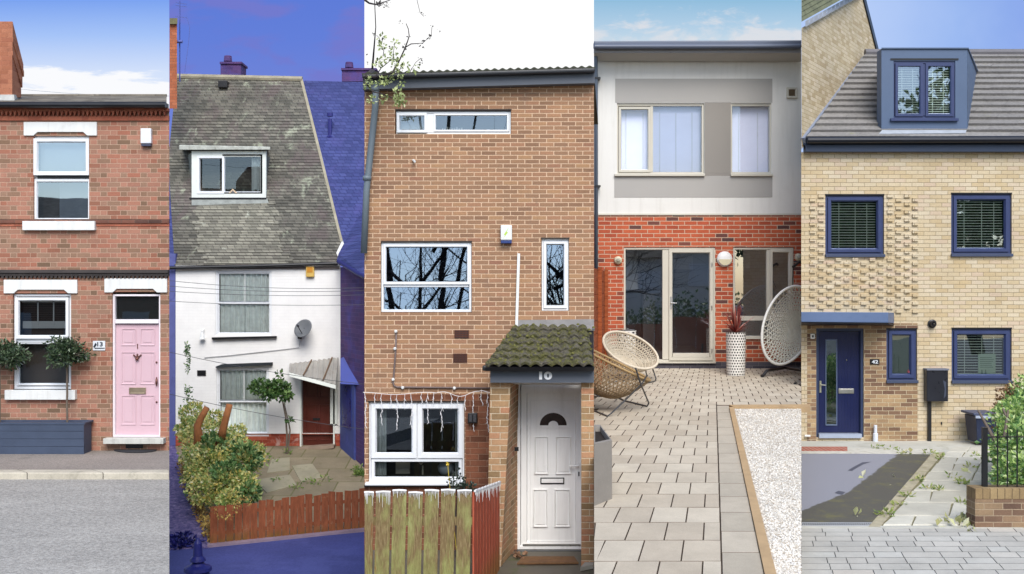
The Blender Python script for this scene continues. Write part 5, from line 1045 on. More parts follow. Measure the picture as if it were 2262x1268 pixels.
for t in (0, .5): q = e0.lerp(e1, t); mb = MB(); mb.box(q.x-.01, q.x+.06, q.y-.09, q.y+.0, .9, P(0, 598, 21.9).z+.04); mb.build('post', WFM, f4)
# patio
def pp(x, y, up=0): return on_plane(x, y, PA, PB)+Vector((0, 0, up))
JOINT = plain('dark_joint_sand', rgb(112, 98, 84), .95, .2, 6)
sheet('patio_bed', JOINT, [(1312, 1900), (1770, 1900), (1770, 780), (1312, 780)], PA, PB, .12, up=-.02)
PAVM = N('concrete_pavers')
def pavm(name, stops):
    n = N(name); gi = n.n('ShaderNodeNewGeometry'); col = n.ramp(gi.outputs['Random Per Island'], stops); f = n.noise(2.2, 6, .7); f2 = n.noise(90, 3, .8)
    g = n.ma('MULTIPLY', n.ma('MULTIPLY', n.mr(f, .3, .7, .86, 1.08), n.mr(n.noise(.7, 6, .75), .35, .7, 1.04, .9)), n.mr(f2, .3, .7, .88, 1.1)); col = n.mix(1, col, n.comb(g, g, g), 'MULTIPLY'); n.bump(n.ma('ADD', f2, f), .3, .004); return n.fin(col, .85, 0, .25)
PM = pavm('concrete_pavers', [(0, rgb(194, 181, 161)), (.5, rgb(203, 191, 171)), (1, rgb(211, 200, 180))]); PM2 = pavm('grey_edge_pavers', [(0, rgb(186, 176, 158)), (1, rgb(200, 189, 170))])
VP = 1575.0
def line_x(x_far, y_far, y):       # a depth line of the paving through (x_far, y_far), read at photograph row y
    return VP+(x_far-VP)*(y-466)/(y_far-466)
yrow = sorted([684+1/(.001795+.000163*k) for k in range(-5, 38)])
yrow = [y for y in yrow if y >= 812]
rowd = [7608/(y-466) for y in yrow]
mb = MB(); mj = MB()
def paver(q, mb, up=0.0):     # q: four pixel corners, near-left, near-right, far-right, far-left
    pts = [pp(*c) for c in q]; cen = sum(pts, Vector())/4; k = 1
    gy = min(1.2, abs(pts[0].y-pts[2].y)*2.2)
    def ins(p, e): d_ = cen-p; d_.z = 0; return p+Vector((math.copysign(e, d_.x), math.copysign(e*gy, d_.y), 0))
    b = [ins(p, .004) for p in pts]; t = [ins(p, .0075)+Vector((0, 0, .006+up)) for p in pts]; b2 = [p-Vector((0, 0, .03)) for p in b]
    i = len(mj.v); mj.v += b2+b+t
    for l in (0, 4):
        for k in range(4): mj.f.append((i+l+k, i+l+(k+1) % 4, i+l+4+(k+1) % 4, i+l+4+k))
    mb.poly(t)
def xr(y): return 1583+(y-895)*12/373.0 if y > 898 else 5000
WPX = .36
for r in range(len(yrow)-1):
    yf, yn = yrow[r], yrow[r+1]; dn = rowd[r+1]; df = rowd[r]; off_ = (r % 2)*.5; k = -16
    def gx(i, y_): return VP-2+(i-.22)*.17*(y_-684)
    lim = xr(yn); lim_f = xr(max(yf, 899)) if yf > 890 else 5000
    for i in range(-30, 16):
        u0, u1 = (i+off_), (i+1+off_); xn0, xn1, xf0, xf1 = gx(u0, yn), gx(u1, yn), gx(u0, yf), gx(u1, yf)
        if xf1 < 1311 and xn1 < 1311 or xf0 > 1771: continue
        xn0, xf0 = max(xn0, 1311), max(xf0, 1311)
        if lim < 4000:
            if xn0 > lim-3: continue
            xn1 = min(xn1, lim-.4); xf1 = min(xf1, lim_f-.4)
        xn1 = min(xn1, 1771); xf1 = min(xf1, 1771)
        if xn1-xn0 < 4 or xf1-xf0 < 3: continue
        paver([(xn0, yn), (xn1, yn), (xf1, yf), (xf0, yf)], mb, R.uniform(-.0015, .0015))
mb.build('patio_paving', PM, None, kind='structure')
# soldier edge course and timber edging of the gravel bed
def ex(y): return 1612+(y-900)*.2105+ (y-900)**2*.00000
mb = MB(); ys = [897, 912, 928, 945, 962, 981, 1002, 1024, 1044, 1069, 1098, 1133, 1175, 1222, 1290, 1400]
for ya, yb in zip(ys, ys[1:]): paver([(xr(yb), yb), (ex(yb)-1, yb), (ex(ya)-1, ya), (xr(max(ya, 899)), ya)], mb)
mb.build('patio_edge_course', PM2, None, kind='structure'); mj.build('patio_joints', JOINT, None, kind='structure')
TE = plain('weathered_timber_edging', rgb(190, 160, 120), .8, .15, 5, 40, .3)
te = MB(); wE = lambda y: 8+(y-900)*.043
pts = [(ex(900)-1, 898), (1790, 897), (1790, 903), (ex(903)+wE(903), 903)]; f = [pp(*c) for c in pts]; te.hull([p+Vector((0, 0, .03)) for p in f], [p-Vector((0, 0, .06)) for p in f])
pts = [(ex(900)-1, 903.3), (ex(903)+wE(903), 903.3), (ex(1420)+wE(1420), 1420), (ex(1420)-1, 1420)]; f = [pp(*c) for c in pts]; te.hull([p+Vector((0, 0, .03)) for p in f], [p-Vector((0, 0, .06)) for p in f]); te.build('timber_edging', TE, None, kind='structure')
GRV = N('white_gravel_bed')
def grv():
    n = GRV; v = n.n('ShaderNodeTexVoronoi'); v.inputs['Scale'].default_value = 42; n.put(v.inputs[0], n.tc()); f = n.noise(60, 3, .7); x, y, z = n.xyz(v.outputs['Color'])
    col = n.ramp(x, [(0, rgb(190, 178, 158)), (.3, rgb(222, 214, 200)), (1, rgb(240, 236, 226))]); col = n.mix(n.mr(v.outputs['Distance'], .35, .75), col, rgb(190, 180, 166)); n.bump(n.ma('SUBTRACT', 1, v.outputs['Distance']), 1, .012); return n.fin(col, .9)
f = [(ex(903)+wE(903)+.3, 903.6), (1770, 903.6), (1770, 1500), (ex(1500)+wE(1500), 1500)]
sheet('gravel_bed', grv(), f, PA, PB, .05, up=.004)
mb = MB(); n_ = 0
while n_ < 11000:
    dd_ = 8.6+8.75*R.random(); yy = 466+7608/dd_; xx = R.uniform(ex(yy)+wE(yy)+2, 1769)
    p = pp(xx, yy, .008); s_ = R.uniform(.007, .015); n_ += 1; i = len(mb.v)
    q = [Vector((R.uniform(.7, 1.2)*s_, 0, 0)), Vector((0, R.uniform(.7, 1.2)*s_, 0)), Vector((-R.uniform(.7, 1.2)*s_, 0, R.uniform(-.2, .2)*s_)), Vector((0, -R.uniform(.7, 1.2)*s_, 0)), Vector((0, 0, s_*.8)), Vector((0, 0, -s_*.6))]
    rot = Matrix.Rotation(R.uniform(0, 6.28), 3, 'Z') @ Matrix.Rotation(R.uniform(-.6, .6), 3, 'X'); mb.v += [p+rot @ a for a in q]
    mb.f += [(i, i+1, i+4), (i+1, i+2, i+4), (i+2, i+3, i+4), (i+3, i, i+4), (i+1, i, i+5), (i+2, i+1, i+5), (i+3, i+2, i+5), (i, i+3, i+5)]
mb.nonorm = True; mb.build('gravel', pavm('white_stones', [(0, rgb(186, 168, 146)), (.15, rgb(222, 212, 196)), (.5, rgb(238, 232, 220)), (1, rgb(250, 246, 238))]), None, kind='stuff', label='white gravel in the timber edged bed', cat='gravel')
# wicker chairs
def bowl(root, c, U, V, Nn, dep, nst, mat, rim, sw, shape=1.0, rimr=.022, turn=1.15, rings=0):
    mb = MB(); c = Vector(c)
    def S(r, a): return c+U*(r*math.cos(a))+V*(r*math.sin(a))+Nn*(dep*(1-r**2.2)**shape)
    for sgn in (-1, 1):
        for k in range(nst):
            a0 = 2*math.pi*k/nst; pts = []
            for j in range(11): r = 1-.985*j/10; pts.append(S(r, a0+sgn*turn*(1-r)))
            mb.tube(pts, sw, 3, cap=False)
    for k in range(rings): r = .14+.78*(k+.5)/rings; mb.tube([S(r, 2*math.pi*j/36) for j in range(37)], sw, 3, cap=False)
    mb.nonorm = True; mb.build('woven_seat', mat, root, smooth=True)
    mb = MB(); mb.tube([S(1, 2*math.pi*j/48) for j in range(49)], rimr, 8, cap=False); 
    for j in range(90):   # binding
        a = 2*math.pi*j/90; mb.tube([S(1, a)+Nn*.0, S(.965, a+.02)], .006, 3, cap=False)
    mb.build('rim', rim, root, smooth=True); return S
CR = plain('cream_rope', rgb(224, 212, 190), .75, .12, 20, 120, .4); TAN = plain('tan_rope', rgb(160, 136, 104), .8, .2, 20, 120, .4); ROD = plain('grey_painted_rod', rgb(76, 76, 78), .4, .1)
ca = thing('wicker_chair', 'cream woven bowl chair nearest the patio doors', 'chair', pp(1395, 850), 'woven bowl chairs on the patio')
d_ = 20.3; cc = P(1393, 773, d_); U = P(1447, 818, d_-.25)-P(1339, 728, d_+.25); U = U*.5; Vv = (P(1411, 738, d_+.35)-P(1372, 808, d_-.3))*.5
U = (P(1449, 806, d_-.1)-P(1337, 740, d_+.1))*.5; Vv = (P(1420, 744, d_+.30)-P(1366, 802, d_-.30))*.42
Nn = U.cross(Vv).normalized(); Nn = Nn if Nn.z < 0 else -Nn
Nn = (Vector((-.28, .55, -.8))).normalized(); bowl(ca, cc, U, Vv, Nn, .42, 56, CR, CR, .0105, 1, .024, 1.0, 9)
mb = MB(); g1, g2, g3, g4 = pp(1444, 846, .02), pp(1376, 868, .02), pp(1350, 838, .02), pp(1436, 830, .02)
mb.tube([P(1441, 812, d_), P(1449, 836, d_-.1), P(1448, 842, 20.2), pp(1440, 846, .02), pp(1380, 858, .02), P(1385, 818, d_-.2)], .012, 7); mb.tube([P(1350, 800, d_), pp(1345, 848, .02), pp(1430, 836, .02), P(1425, 815, d_)], .012, 7); mb.build('rod_frame', ROD, ca, smooth=False)
cb = thing('wicker_chair', 'tan woven bowl chair in the foreground, seen from behind, cut by the house corner', 'chair', pp(1370, 905), 'woven bowl chairs on the patio')
d_ = 17.3; cc = P(1352, 808, d_); U = (P(1437, 834, d_-.15)-P(1262, 748, d_+.1))*.5; cc = P(1348, 797, d_); Vv = Vector((.05, .5, .0)); Nn = Vector((-.34, -.22, -.9)).normalized()
bowl(cb, cc, U, Vv, Nn, .58, 46, TAN, plain('ochre_rim', rgb(176, 146, 100), .6, .15, 20), .0085, 1, .02, 1.0, 8)
mb = MB(); x0 = P(1405, 815, 16.8); xc = P(1415, 848, 16.9); fA = pp(1436, 900, .02); fB = pp(1342, 922, .02); fC = pp(1300, 905, .02); fD = pp(1364, 880, .02)
mb.tube([P(1404, 813, 16.75), xc+Vector((.0, -.02, 0)), fA+Vector((-.02, 0, .05)), fA+Vector((-.05, 0, 0)), pp(1380, 888, .02), fD], .013, 8); mb.tube([P(1430, 828, 16.9), xc+Vector((.02, 0, 0)), P(1380, 885, 16.95), fB+Vector((.06, .02, .04)), fB, pp(1318, 912, .02), fC], .013, 8)
mb.tube([P(1316, 856, 17.2), pp(1314, 875, .04), pp(1322, 878, .02), pp(1358, 878, .02), pp(1372, 870, .1)], .012, 7); mb.tube([fD, P(1356, 868, 17.6)], .012, 7); mb.build('rod_frame', ROD, cb)
# hanging egg chair
eg = thing('hanging_chair', 'white woven egg chair hanging over a black curved stand beside the window', 'chair', pp(1745, 840))
d_ = 20.75; EW = plain('greige_wicker', rgb(228, 226, 214), .7, .1, 20, 100, .3); WR = plain('white_rim', rgb(236, 236, 230, .82), .5, .03)
cc = P(1741, 718, d_); U = (P(1790, 730, d_)-P(1690, 706, d_))*.545; Vv = (P(1752, 636, d_)-P(1726, 800, d_))*.5; U = Vector((.52, .14, .05)); Vv = Vector((.13, .05, .745)); Nn = Vector((.42, .88, -.10)).normalized()
bowl(eg, cc, U, Vv, Nn, .50, 38, EW, WR, .0135, .6, .026, .9, 13)
mb = MB()
for q0, q1, q2, q3 in (((1684, 834), (1694, 819), (1735, 812), (1790, 816)), ((1756, 850), (1766, 846), (1780, 836), (1800, 822))): mb.tube([pp(*q0, .02), P(q1[0], q1[1], 20.7), P(q2[0], q2[1], 21.4), P(q3[0], q3[1], 21.0)], .028, 8)
mb.tube([P(1735, 812, 21.4), P(1790, 822, 20.6)], .03, 8); mb.tube([P(1800, 818, 21.4), P(1830, 700, 21.2), P(1815, 600, 21.2), P(1766, 578, 21.1), P(1752, 590, 21.0)], .03, 8); mb.tube([P(1752, 590, 21), P(1750, 638, 21.4)], .008, 5); mb.lathe([(.03, -.03), (.035, .02), (.02, .03)], pp(1684, 834, .03), 8); mb.build('stand', BLACK, eg, smooth=False)
# planters
pw = thing('tall_planter', 'tall white cylindrical planter pierced with rows of holes, spiky red plant in it', 'planter', pp(1625, 829))
PH = N('pierced_white')
def ph_():
    n = PH; x, y, z = n.xyz(n.tc()); a = n.ma('MULTIPLY', n.ma('ARCTAN2', y, x), 22/(2*math.pi)); zz = n.ma('MULTIPLY', z, 19.0); row = n.ma('FLOOR', zz)
    a2 = n.ma('ADD', a, n.ma('MULTIPLY', n.ma('FRACT', n.ma('MULTIPLY', row, .5)), 1.0)); du = n.ma('MULTIPLY', n.ma('SUBTRACT', n.ma('FRACT', a2), .5), 1.05); dv = n.ma('SUBTRACT', n.ma('FRACT', zz), .5)
    r = n.ma('SQRT', n.ma('ADD', n.ma('MULTIPLY', du, du), n.ma('MULTIPLY', dv, dv))); m = n.mr(r, .24, .34, 1, 0, True); col = n.mix(m, rgb(236, 232, 224, .82), rgb(48, 42, 38)); n.bump(n.ma('SUBTRACT', 1, m), 1, .02); return n.fin(col, .6)
mb = MB(); q = pp(1625.5, 829); zt4 = P(0, 734, q.y).z-q.z; mb.lathe([(.172, 0), (.175, .02), (.19, zt4), (.178, zt4), (.175, zt4-.05), (.0, zt4-.05)], q, 40); mb.build('pot', ph_(), pw, smooth=False)
mb = MB(); mb.lathe([(.174, -.03), (.174, 0)], q+Vector((0, 0, zt4-.01)), 30); mb.build('soil', BLACK, pw)
CO = leafmat('red_spiky_leaves', [(0, (.12, .02, .02, 1)), (.5, (.3, .06, .05, 1)), (.8, (.5, .16, .12, 1)), (1, (.62, .34, .26, 1))], .4, .3)
cor = thing('spiky_plant', 'spiky dark red cordyline growing out of the pierced white planter', 'plant', q+Vector((0, 0, zt4)))
def spiky(c, n, L, root, name='blades'):
    mb = MB()
    for _ in range(n):
        a = R.uniform(0, 6.28); el = R.uniform(.05, 1.25); l = L*R.uniform(.7, 1.1); dx = Vector((math.cos(a), math.sin(a), 0)); side = Vector((-math.sin(a), math.cos(a), 0)); pts = []
        for j in range(6): t = j/5; pts.append(c+dx*(l*t*math.sin(el))+Vector((0, 0, l*t*math.cos(el)-.28*l*t*t*math.sin(el))))
        i = len(mb.v)
        for j, p in enumerate(pts): w_ = .013*(1-(j/5)**1.6)+.001; mb.v += [p-side*w_, p+side*w_]
        for j in range(5): mb.f.append((i+2*j, i+2*j+1, i+2*j+3, i+2*j+2))
    mb.nonorm = True; return mb.build(name, CO, root)
spiky(q+Vector((0, 0, zt4-.02)), 95, .62, cor)
p5 = thing('low_planter', 'white pierced planter with black top, half hidden behind the cream woven chair', 'planter', pp(1382, 818)); mb = MB(); q = pp(1384, 822); mb.lathe([(.17, 0), (.19, zt4-.01), (.17, zt4-.01), (.0, zt4-.03)], q, 32); mb.build('pot', PH.m, p5)
mb = MB(); mb.lathe([(.176, 0), (.176, .012)], q+Vector((0, 0, zt4-.01)), 24); mb.build('soil', BLACK, p5)
gp = thing('square_planter', 'square mottled grey stone planter at the left edge of the patio', 'planter', pp(1335, 1110))
A_, B_ = pp(1312.4, 1119), pp(1352, 1103); Cq, Dq = B_+Vector((-.02, 1.35, .09)), Vector((0, 0, 0)); kk = Cq.y/A_.y; Dq = Vector((A_.x*kk, Cq.y, Cq.z)); ztop = 1.315
GS = plain('mottled_grey_stone', rgb(150, 143, 134), .85, .1, 6, 90, .5, grime=(rgb(166, 160, 152), 40, .5))
mb = MB(); base = [A_, B_, Cq, Dq]; cen = sum(base, Vector())/4
def at_(p, z, k=0): return Vector((p.x+(cen.x-p.x)*k, p.y+(cen.y-p.y)*k, z))
L0 = [Vector(p) for p in base]; L1 = [at_(p, ztop) for p in base]; L2 = [at_(p, ztop, .16) for p in base]; L3 = [at_(p, ztop-.07, .18) for p in base]
i = 0; mb.v = L0+L1+L2+L3
for l in range(3):
    for k in range(4): mb.f.append((l*4+k, l*4+(k+1) % 4, l*4+4+(k+1) % 4, l*4+4+k))
mb.f.append((0, 1, 2, 3)); mb.build('box', GS, gp); mb = MB(); mb.poly([p+Vector((0, 0, .004)) for p in L3]); mb.build('soil', plain('dark_soil', (.02, .015, .012, 1), .95, .3, 20, 80, 1), gp)
# ================================================================== HOUSE 5: yellow brick, navy joinery
W5 = Face(19.6); G5 = .22
B5 = brick('pale_yellow_brick', [(0, rgb(206, 184, 146)), (.25, rgb(213, 193, 157)), (.5, rgb(217, 200, 168)), (.8, rgb(220, 205, 177)), (1, rgb(213, 190, 164))], rgb(160, 142, 114), h=.0735, S=.215, H=.215, off=.1075, m=.006, var=.1, vs=1.2, bumps=.8, stain=(.8, .5, .75, rgb(206, 178, 128), .5), stain2=(9, .6, .7, rgb(176, 158, 132), .4))
B5D = brick('brown_mixed_brick', [(0, rgb(120, 92, 76)), (.35, rgb(152, 122, 96)), (.7, rgb(178, 148, 112)), (1, rgb(196, 168, 128))], rgb(206, 190, 158), h=.0735, S=.215, H=.215, off=.1075, m=.008, var=.22, vs=2)
NAVY = plain('navy_frame', rgb(55, 67, 108), .4, .06, 3); NAVYL = plain('slate_blue_cladding', rgb(86, 105, 134), .5, .06, 1.5); NAVD = plain('deep_navy_door', rgb(22, 31, 76), .35, .06, 2, 60, .1); NGUT = plain('black_navy_gutter', rgb(24, 28, 40), .35, .2)
h5 = thing('yellow_brick_house', 'yellow brick house with navy door, blue boxed dormer and grey tiled roof', 'house', W5(2015, 970))
H5 = [(1823, 429, 1953, 567), (2101, 426, 2235, 566), (2102, 724, 2235, 846), (1958, 725, 2026, 845), (1803, 725, 1908, 966)]
wall_front(W5, 1770, 2900, 336, 336, 995, H5, 3.3, back=True).build('wall', B5, h5); rooms(W5, H5[:4], DARKROOM, h5)
mb = MB()       # browner brickwork round the entrance, 4 mm proud, in pieces round the openings
for a in ((1783, 714, 1802.5, 995), (1908.5, 714, 1957.5, 995), (1803, 714, 1908, 724.5), (1958, 846, 2026.5, 995), (1958, 714, 2026.5, 724.5)): mb.rect(W5, *a, .005, -.01)
mb.build('entrance_brick', B5D, h5)
# corbelled pattern bricks
mb = MB()
def pat(x, ys_, y0, y1):
    global NC
    y = ys_
    while y < y1:
        if y >= y0: mb.rect(W5, x, y, x+12.5, y+7.5, .032, -.01)
        y += 17.6
for k, x in enumerate((1788, 1807)): pat(x, 437.6-8.8*(k % 2), 428, 684)
for k, x in enumerate((1826, 1845, 1864, 1882, 1901, 1920, 1939)): pat(x, 437.6-8.8*(k % 2), 569, 684)
for k, x in enumerate((1959, 1978, 1997, 2015)): pat(x, 437.6-8.8*((k+1) % 2), 428, 690)
mb.build('corbelled_brickwork', B5, h5)
# gutter, fascia
mb = MB(); mb.rect(W5, 1775, 322, 2900, 337, .14, -.02); mb.rect(W5, 1771, 306, 2900, 321.8, .10, -.02); mb.build('fascia', plain('navy_fascia', rgb(46, 60, 84), .45, .08), h5); mb = MB(); mb.tube([W5(1776, 313, .22), W5(2900, 309, .22)], .062, 10); mb.rect(W5, 1776, 306, 2900, 314, .22, .10); mb.build('gutter', NGUT, h5, smooth=False)
# roof
QA, QB = -8.0, .7
def q5(x, y, up=0): return on_plane(x, y, QA, QB)+Vector((0, -.57*up, .82*up))
TL = N('grey_interlocking_tile')
def tl():
    n = TL; x, y, z = n.xyz(n.tc()); gi = n.n('ShaderNodeNewGeometry'); g = n.mr(gi.outputs['Random Per Island'], 0, 1, .9, 1.1); f = n.noise(3, 6, .7); f2 = n.noise(30, 4, .7, vec=n.scaled(n.tc(), (.6, 1, 1)))
    col = n.ramp(f2, [(.3, rgb(124, 120, 118)), (.6, rgb(150, 147, 143)), (.75, rgb(168, 165, 159))]); gg = n.ma('MULTIPLY', g, n.mr(f, .3, .7, .88, 1.08)); col = n.mix(1, col, n.comb(gg, gg, gg), 'MULTIPLY')
    col = n.mix(n.mr(n.noise(2.4, 6, .8), .6, .7, 0, .5, True), col, rgb(150, 152, 96)); n.bump(f2, .3, .006); return n.fin(col, .9, 0, .2)
TLM = tl()
def tiles(x0e, x1e, x0r, x1r, ye, yr, rows, root, name='roof', up=0.0, lf=.03):
    mb = MB()
    for i in range(rows):
        t0, t1 = i/rows, min(1, (i+1.1)/rows); A, Bq = q5(x0e, ye), q5(x1e, ye); D_, C_ = q5(x0r, yr), q5(x1r, yr); l0, r0, l1, r1 = A.lerp(D_, t0), Bq.lerp(C_, t0), A.lerp(D_, t1), Bq.lerp(C_, t1)
        nt_ = Vector((0, -.57, .82)); w_ = .9; n_ = max(2, int((r0.x-l0.x)/w_)); offs = (i % 2)*.5
        edges = [0.0]+[min(max((k+offs)/n_, 0), 1) for k in range(0 if offs else 1, n_)]+[1.0]; edges = sorted(set(edges))
        for u0, u1 in zip(edges, edges[1:]):
            e = .0025/max(r0.x-l0.x, .1); hgt = lf+R.uniform(-.004, .004)+up
            a, b = l0.lerp(r0, u0+e), l0.lerp(r0, u1-e); c, d2 = l1.lerp(r1, u1-e), l1.lerp(r1, u0+e)
            mb.hull([a+nt_*hgt, b+nt_*hgt, c+nt_*(.004+up), d2+nt_*(.004+up)], [a-nt_*.02, b-nt_*.02, c-nt_*.02, d2-nt_*.02])
    return mb.build(name, TLM, root)
# left part is skewed along the flank wall; right part up to the ridge
r5 = tiles(1780, 2900, 1912, 3000, 307, 119, 15, h5, lf=.06)
mb = MB(); rl, rr_ = q5(1910, 119, .03), q5(3000, 119, .03); mb.tube([rl, rr_], .075, 8); mb.poly([q5(1912, 119), q5(3000, 119), q5(3000, 119)+Vector((.6, 1.2, -.9)), q5(1912, 119)+Vector((.3, 1.2, -.9))]); mb.build('ridge', plain('grey_ridge_tile', rgb(120, 118, 122), .85, .15, 4), h5)
# flank wall of the taller neighbour, its verge and roof
hf = thing('gable_neighbour', 'tall yellow brick flank wall rising left of the blue dormer', 'house', P(1772, 960, 19.7))
s0, s1 = P(1770.5, 300, 19.45), P(1937, 118, 23.9)
def Wf(px, py, o=0):
    t = (px-CX)/FP; u = (t*s0.y-s0.x)/((s1.x-s0.x)-t*(s1.y-s0.y)); dd = s0.y+(s1.y-s0.y)*u; d_ = Vector((s1.x-s0.x, s1.y-s0.y, 0)).normalized(); nn_ = Vector((d_.y, -d_.x, 0))
    return Vector((s0.x+(s1.x-s0.x)*u, dd, CZ-(py-CY)*dd/FP))+nn_*o
FB = brick('yellow_flank_brick', [(0, rgb(190, 170, 134)), (.5, rgb(212, 196, 164)), (1, rgb(222, 206, 178))], rgb(180, 158, 124), h=.0735, S=.27, H=.27, off=.135, m=.007, var=.12, bumps=.6)
mb = MB(); mb.prism(Wf, [(1770.5, 330), (1912, 132), (1937, 121), (1906, -2), (1888, -6), (1770.5, 62)], 0, -.25)
mb.v[6:] = [push(p, .4) for p in mb.v[:6]]; mb.build('wall', FB, hf)
mb = MB(); mb.prism(Wf, [(1770.5, 305), (1774, 318), (1914, 128), (1908, 122)], .05, -.02); mb.build('step_flashing', plain('lead_step_flashing', rgb(140, 150, 170), .5, .15, 8), hf)
mb = MB(); mb.prism(Wf, [(1937, 122), (1941, 120), (1909, -6), (1904, -6)], .03, -.3); mb.build('bargeboard', NGUT, hf)
mb = MB()
for k in range(13): x = 1770.5+k*9.6; y = 62-k*5.35; ff = [Wf(*q_, .07) for q_ in [(x, y-1), (x+9, y-6), (x+9, y-19), (x, y-14)]]; mb.hull(ff, [push(p, .12) for p in ff])
mb.build('verge_tiles', plain('pale_lead_verge', rgb(172, 176, 184), .6, .15, 6), hf)
mb = MB(); 
for k in range(9): y = -8; dz = 19.5+k*.05; f = [P(1770.5, 48-k*11, dz), P(1900, -24-k*11, dz+2.2), P(1900, -36-k*11, dz+2.3), P(1770.5, 37-k*11, dz+.08)]; mb.hull(f, [push(p, .1) for p in f])
mb.build('roof', plain('mossy_dark_tile', rgb(112, 116, 92), .9, .3, 8, 40, .6), hf)
# dormer
WDm = Face(19.73); dm = MB(); dm.ring(WDm, 1947, 108, 2137, 292, 27, .0, -.25, ch=0); dm.rect(WDm, 1947, 267, 2137, 291.9, .004, .0) if False else None
dm = dm.build('dormer', NAVYL, h5, bevel=.004)
mb = MB(); kf = 21.9/19.73
def bq(px, py, sx, z=None): v = WDm(px, py); return Vector((v.x*kf+sx, 21.9, v.z if z is None else z))
tl_, bl_, tr_, br_ = WDm(1947, 108, -.25), WDm(1947, 292, -.02), WDm(2137, 108, 0), WDm(2137, 292, 0)
mb.poly([WDm(1947.3, 108, -.0), bl_, bq(1947, 108, .0)]); mb.poly([WDm(2137, 108.2, 0), bq(2137, 108, .19), WDm(2137, 291.5, 0)]); mb.build('cheek', NAVYL, dm)
mb = MB(); f = [WDm(1946, 108.2, .03), WDm(2138, 108.2, .03), bq(2138, 108.2, .22), bq(1946, 108.2, -.02)]; mb.hull([p+Vector((0, 0, .02)) for p in f], f); mb.build('dormer_roof', NAVYL, dm)
f = MB(); f.ring(WDm, 1971, 134, 2113, 262, 7, -.02, -.12, ch=1.5); f.rect(WDm, 2038.5, 141, 2045.5, 255, -.02, -.12); f.rect(WDm, 1966, 262, 2115, 268, .06, -.04); f = f.build('window', NAVY, dm)
for a in ((1978, 140, 2039, 257), (2045, 140, 2107, 257)): s_ = MB(); s_.ring(WDm, *a, 7.5, .0, -.06); s_.build('sash', NAVY, f)
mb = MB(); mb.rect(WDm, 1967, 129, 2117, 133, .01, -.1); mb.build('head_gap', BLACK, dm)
GL5 = glassmat('leafy_glass', .24, (.7, .78, .72, 1)); SLT = plain('white_slat', (.85, .86, .82, 1), .6, .03)
pane(WDm, 1985, 147, 2032, 250, -.03, GL5, f); pane(WDm, 2052, 147, 2100, 250, -.03, GL5, f); slats(WDm, 1984, 150, 2033, 250, -.09, 5.2, SLT, f, cords=(1996, 2020)); slats(WDm, 2051, 150, 2101, 250, -.09, 5.2, SLT, f, cords=(2064, 2088))
mb = MB(); e_ = [WDm(1973, 260, -.14), WDm(2111, 260, -.14), WDm(2111, 136, -.14), WDm(1973, 136, -.14)]; e2 = [push(p, 1.0) for p in e_]
for k in range(4): mb.poly([e_[k], e_[(k+1) % 4], e2[(k+1) % 4], e2[k]])
mb.poly(e2); mb.build('interior', DARKROOM, dm)
mb = MB(); mb.hull([q5(1940, 301, .05), q5(2132, 299, .05), q5(2134, 291, .05), q5(1948, 292, .05)], [q5(1940, 301, .02), q5(2132, 299, .02), q5(2134, 291, .02), q5(1948, 292, .02)]); mb.build('apron_flashing', plain('pale_lead_apron', rgb(176, 182, 190), .5, .15, 7), dm)
# windows
def navwin(a, root, blind=True, glass=GL5):
    x0, y0, x1, y1 = a; f = MB(); f.ring(W5, x0+1, y0+3, x1-1, y1-5, 6, -.03, -.12, ch=1.5); f = f.build('window', NAVY, root); s_ = MB(); s_.ring(W5, x0+6, y0+7, x1-6, y1-10, 9.5, -.005, -.08, ch=3); s_.build('sash', NAVY, f)
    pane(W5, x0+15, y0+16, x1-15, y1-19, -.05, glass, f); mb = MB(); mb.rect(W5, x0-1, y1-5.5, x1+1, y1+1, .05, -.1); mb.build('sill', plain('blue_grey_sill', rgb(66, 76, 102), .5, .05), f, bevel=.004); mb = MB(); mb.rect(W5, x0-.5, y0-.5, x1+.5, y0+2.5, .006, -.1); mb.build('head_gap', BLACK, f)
    if blind: slats(W5, x0+15, y0+18, x1-15, y1-19, -.11, 5.9, SLT, f, cords=(x0+34, x0+52+(x1-x0-104)*.7, x1-34))
    return f
navwin(H5[0], h5); navwin(H5[1], h5); fw = navwin(H5[2], h5)
mb = MB(); mb.rect(W5, 2165, 782, 2204, 830, -.085, -.09); ps_ = mb.build('poster', plain('pale_green_poster', rgb(206, 218, 196), .6, .03), fw); mb = MB()
for k in range(6): mb.rect(W5, 2169, 790+k*4.2, 2200-R.uniform(0, 6), 791.6+k*4.2, -.084, -.085)
for xx in (2171, 2179): mb.prism(W5, [(xx, 828), (xx+5, 828), (xx+3.4, 817), (xx+1.6, 817)], -.084, -.085)
mb.build('poster_marks', plain('grey_green_print', rgb(130, 146, 126), .6), ps_)
f = navwin(H5[3], h5, False, glassmat('obscure_glass_front', .12, (.8, .85, .8, 1))); mb = MB(); mb.rect(W5, 1972, 741, 2012, 828, -.07, -.08); mb.build('obscure_film', plain('obscure_glass', rgb(104, 116, 110), .35, .1, 5), f)
mb = MB(); mb.lathe([(.01, 0), (.05, .02), (.045, .05), (.02, .09)], W5(2011, 826, -.062)+Vector((0, .03, 0)), 8); mb.build('window_sticker', plain('red_white_sticker', rgb(190, 90, 100), .5), f)
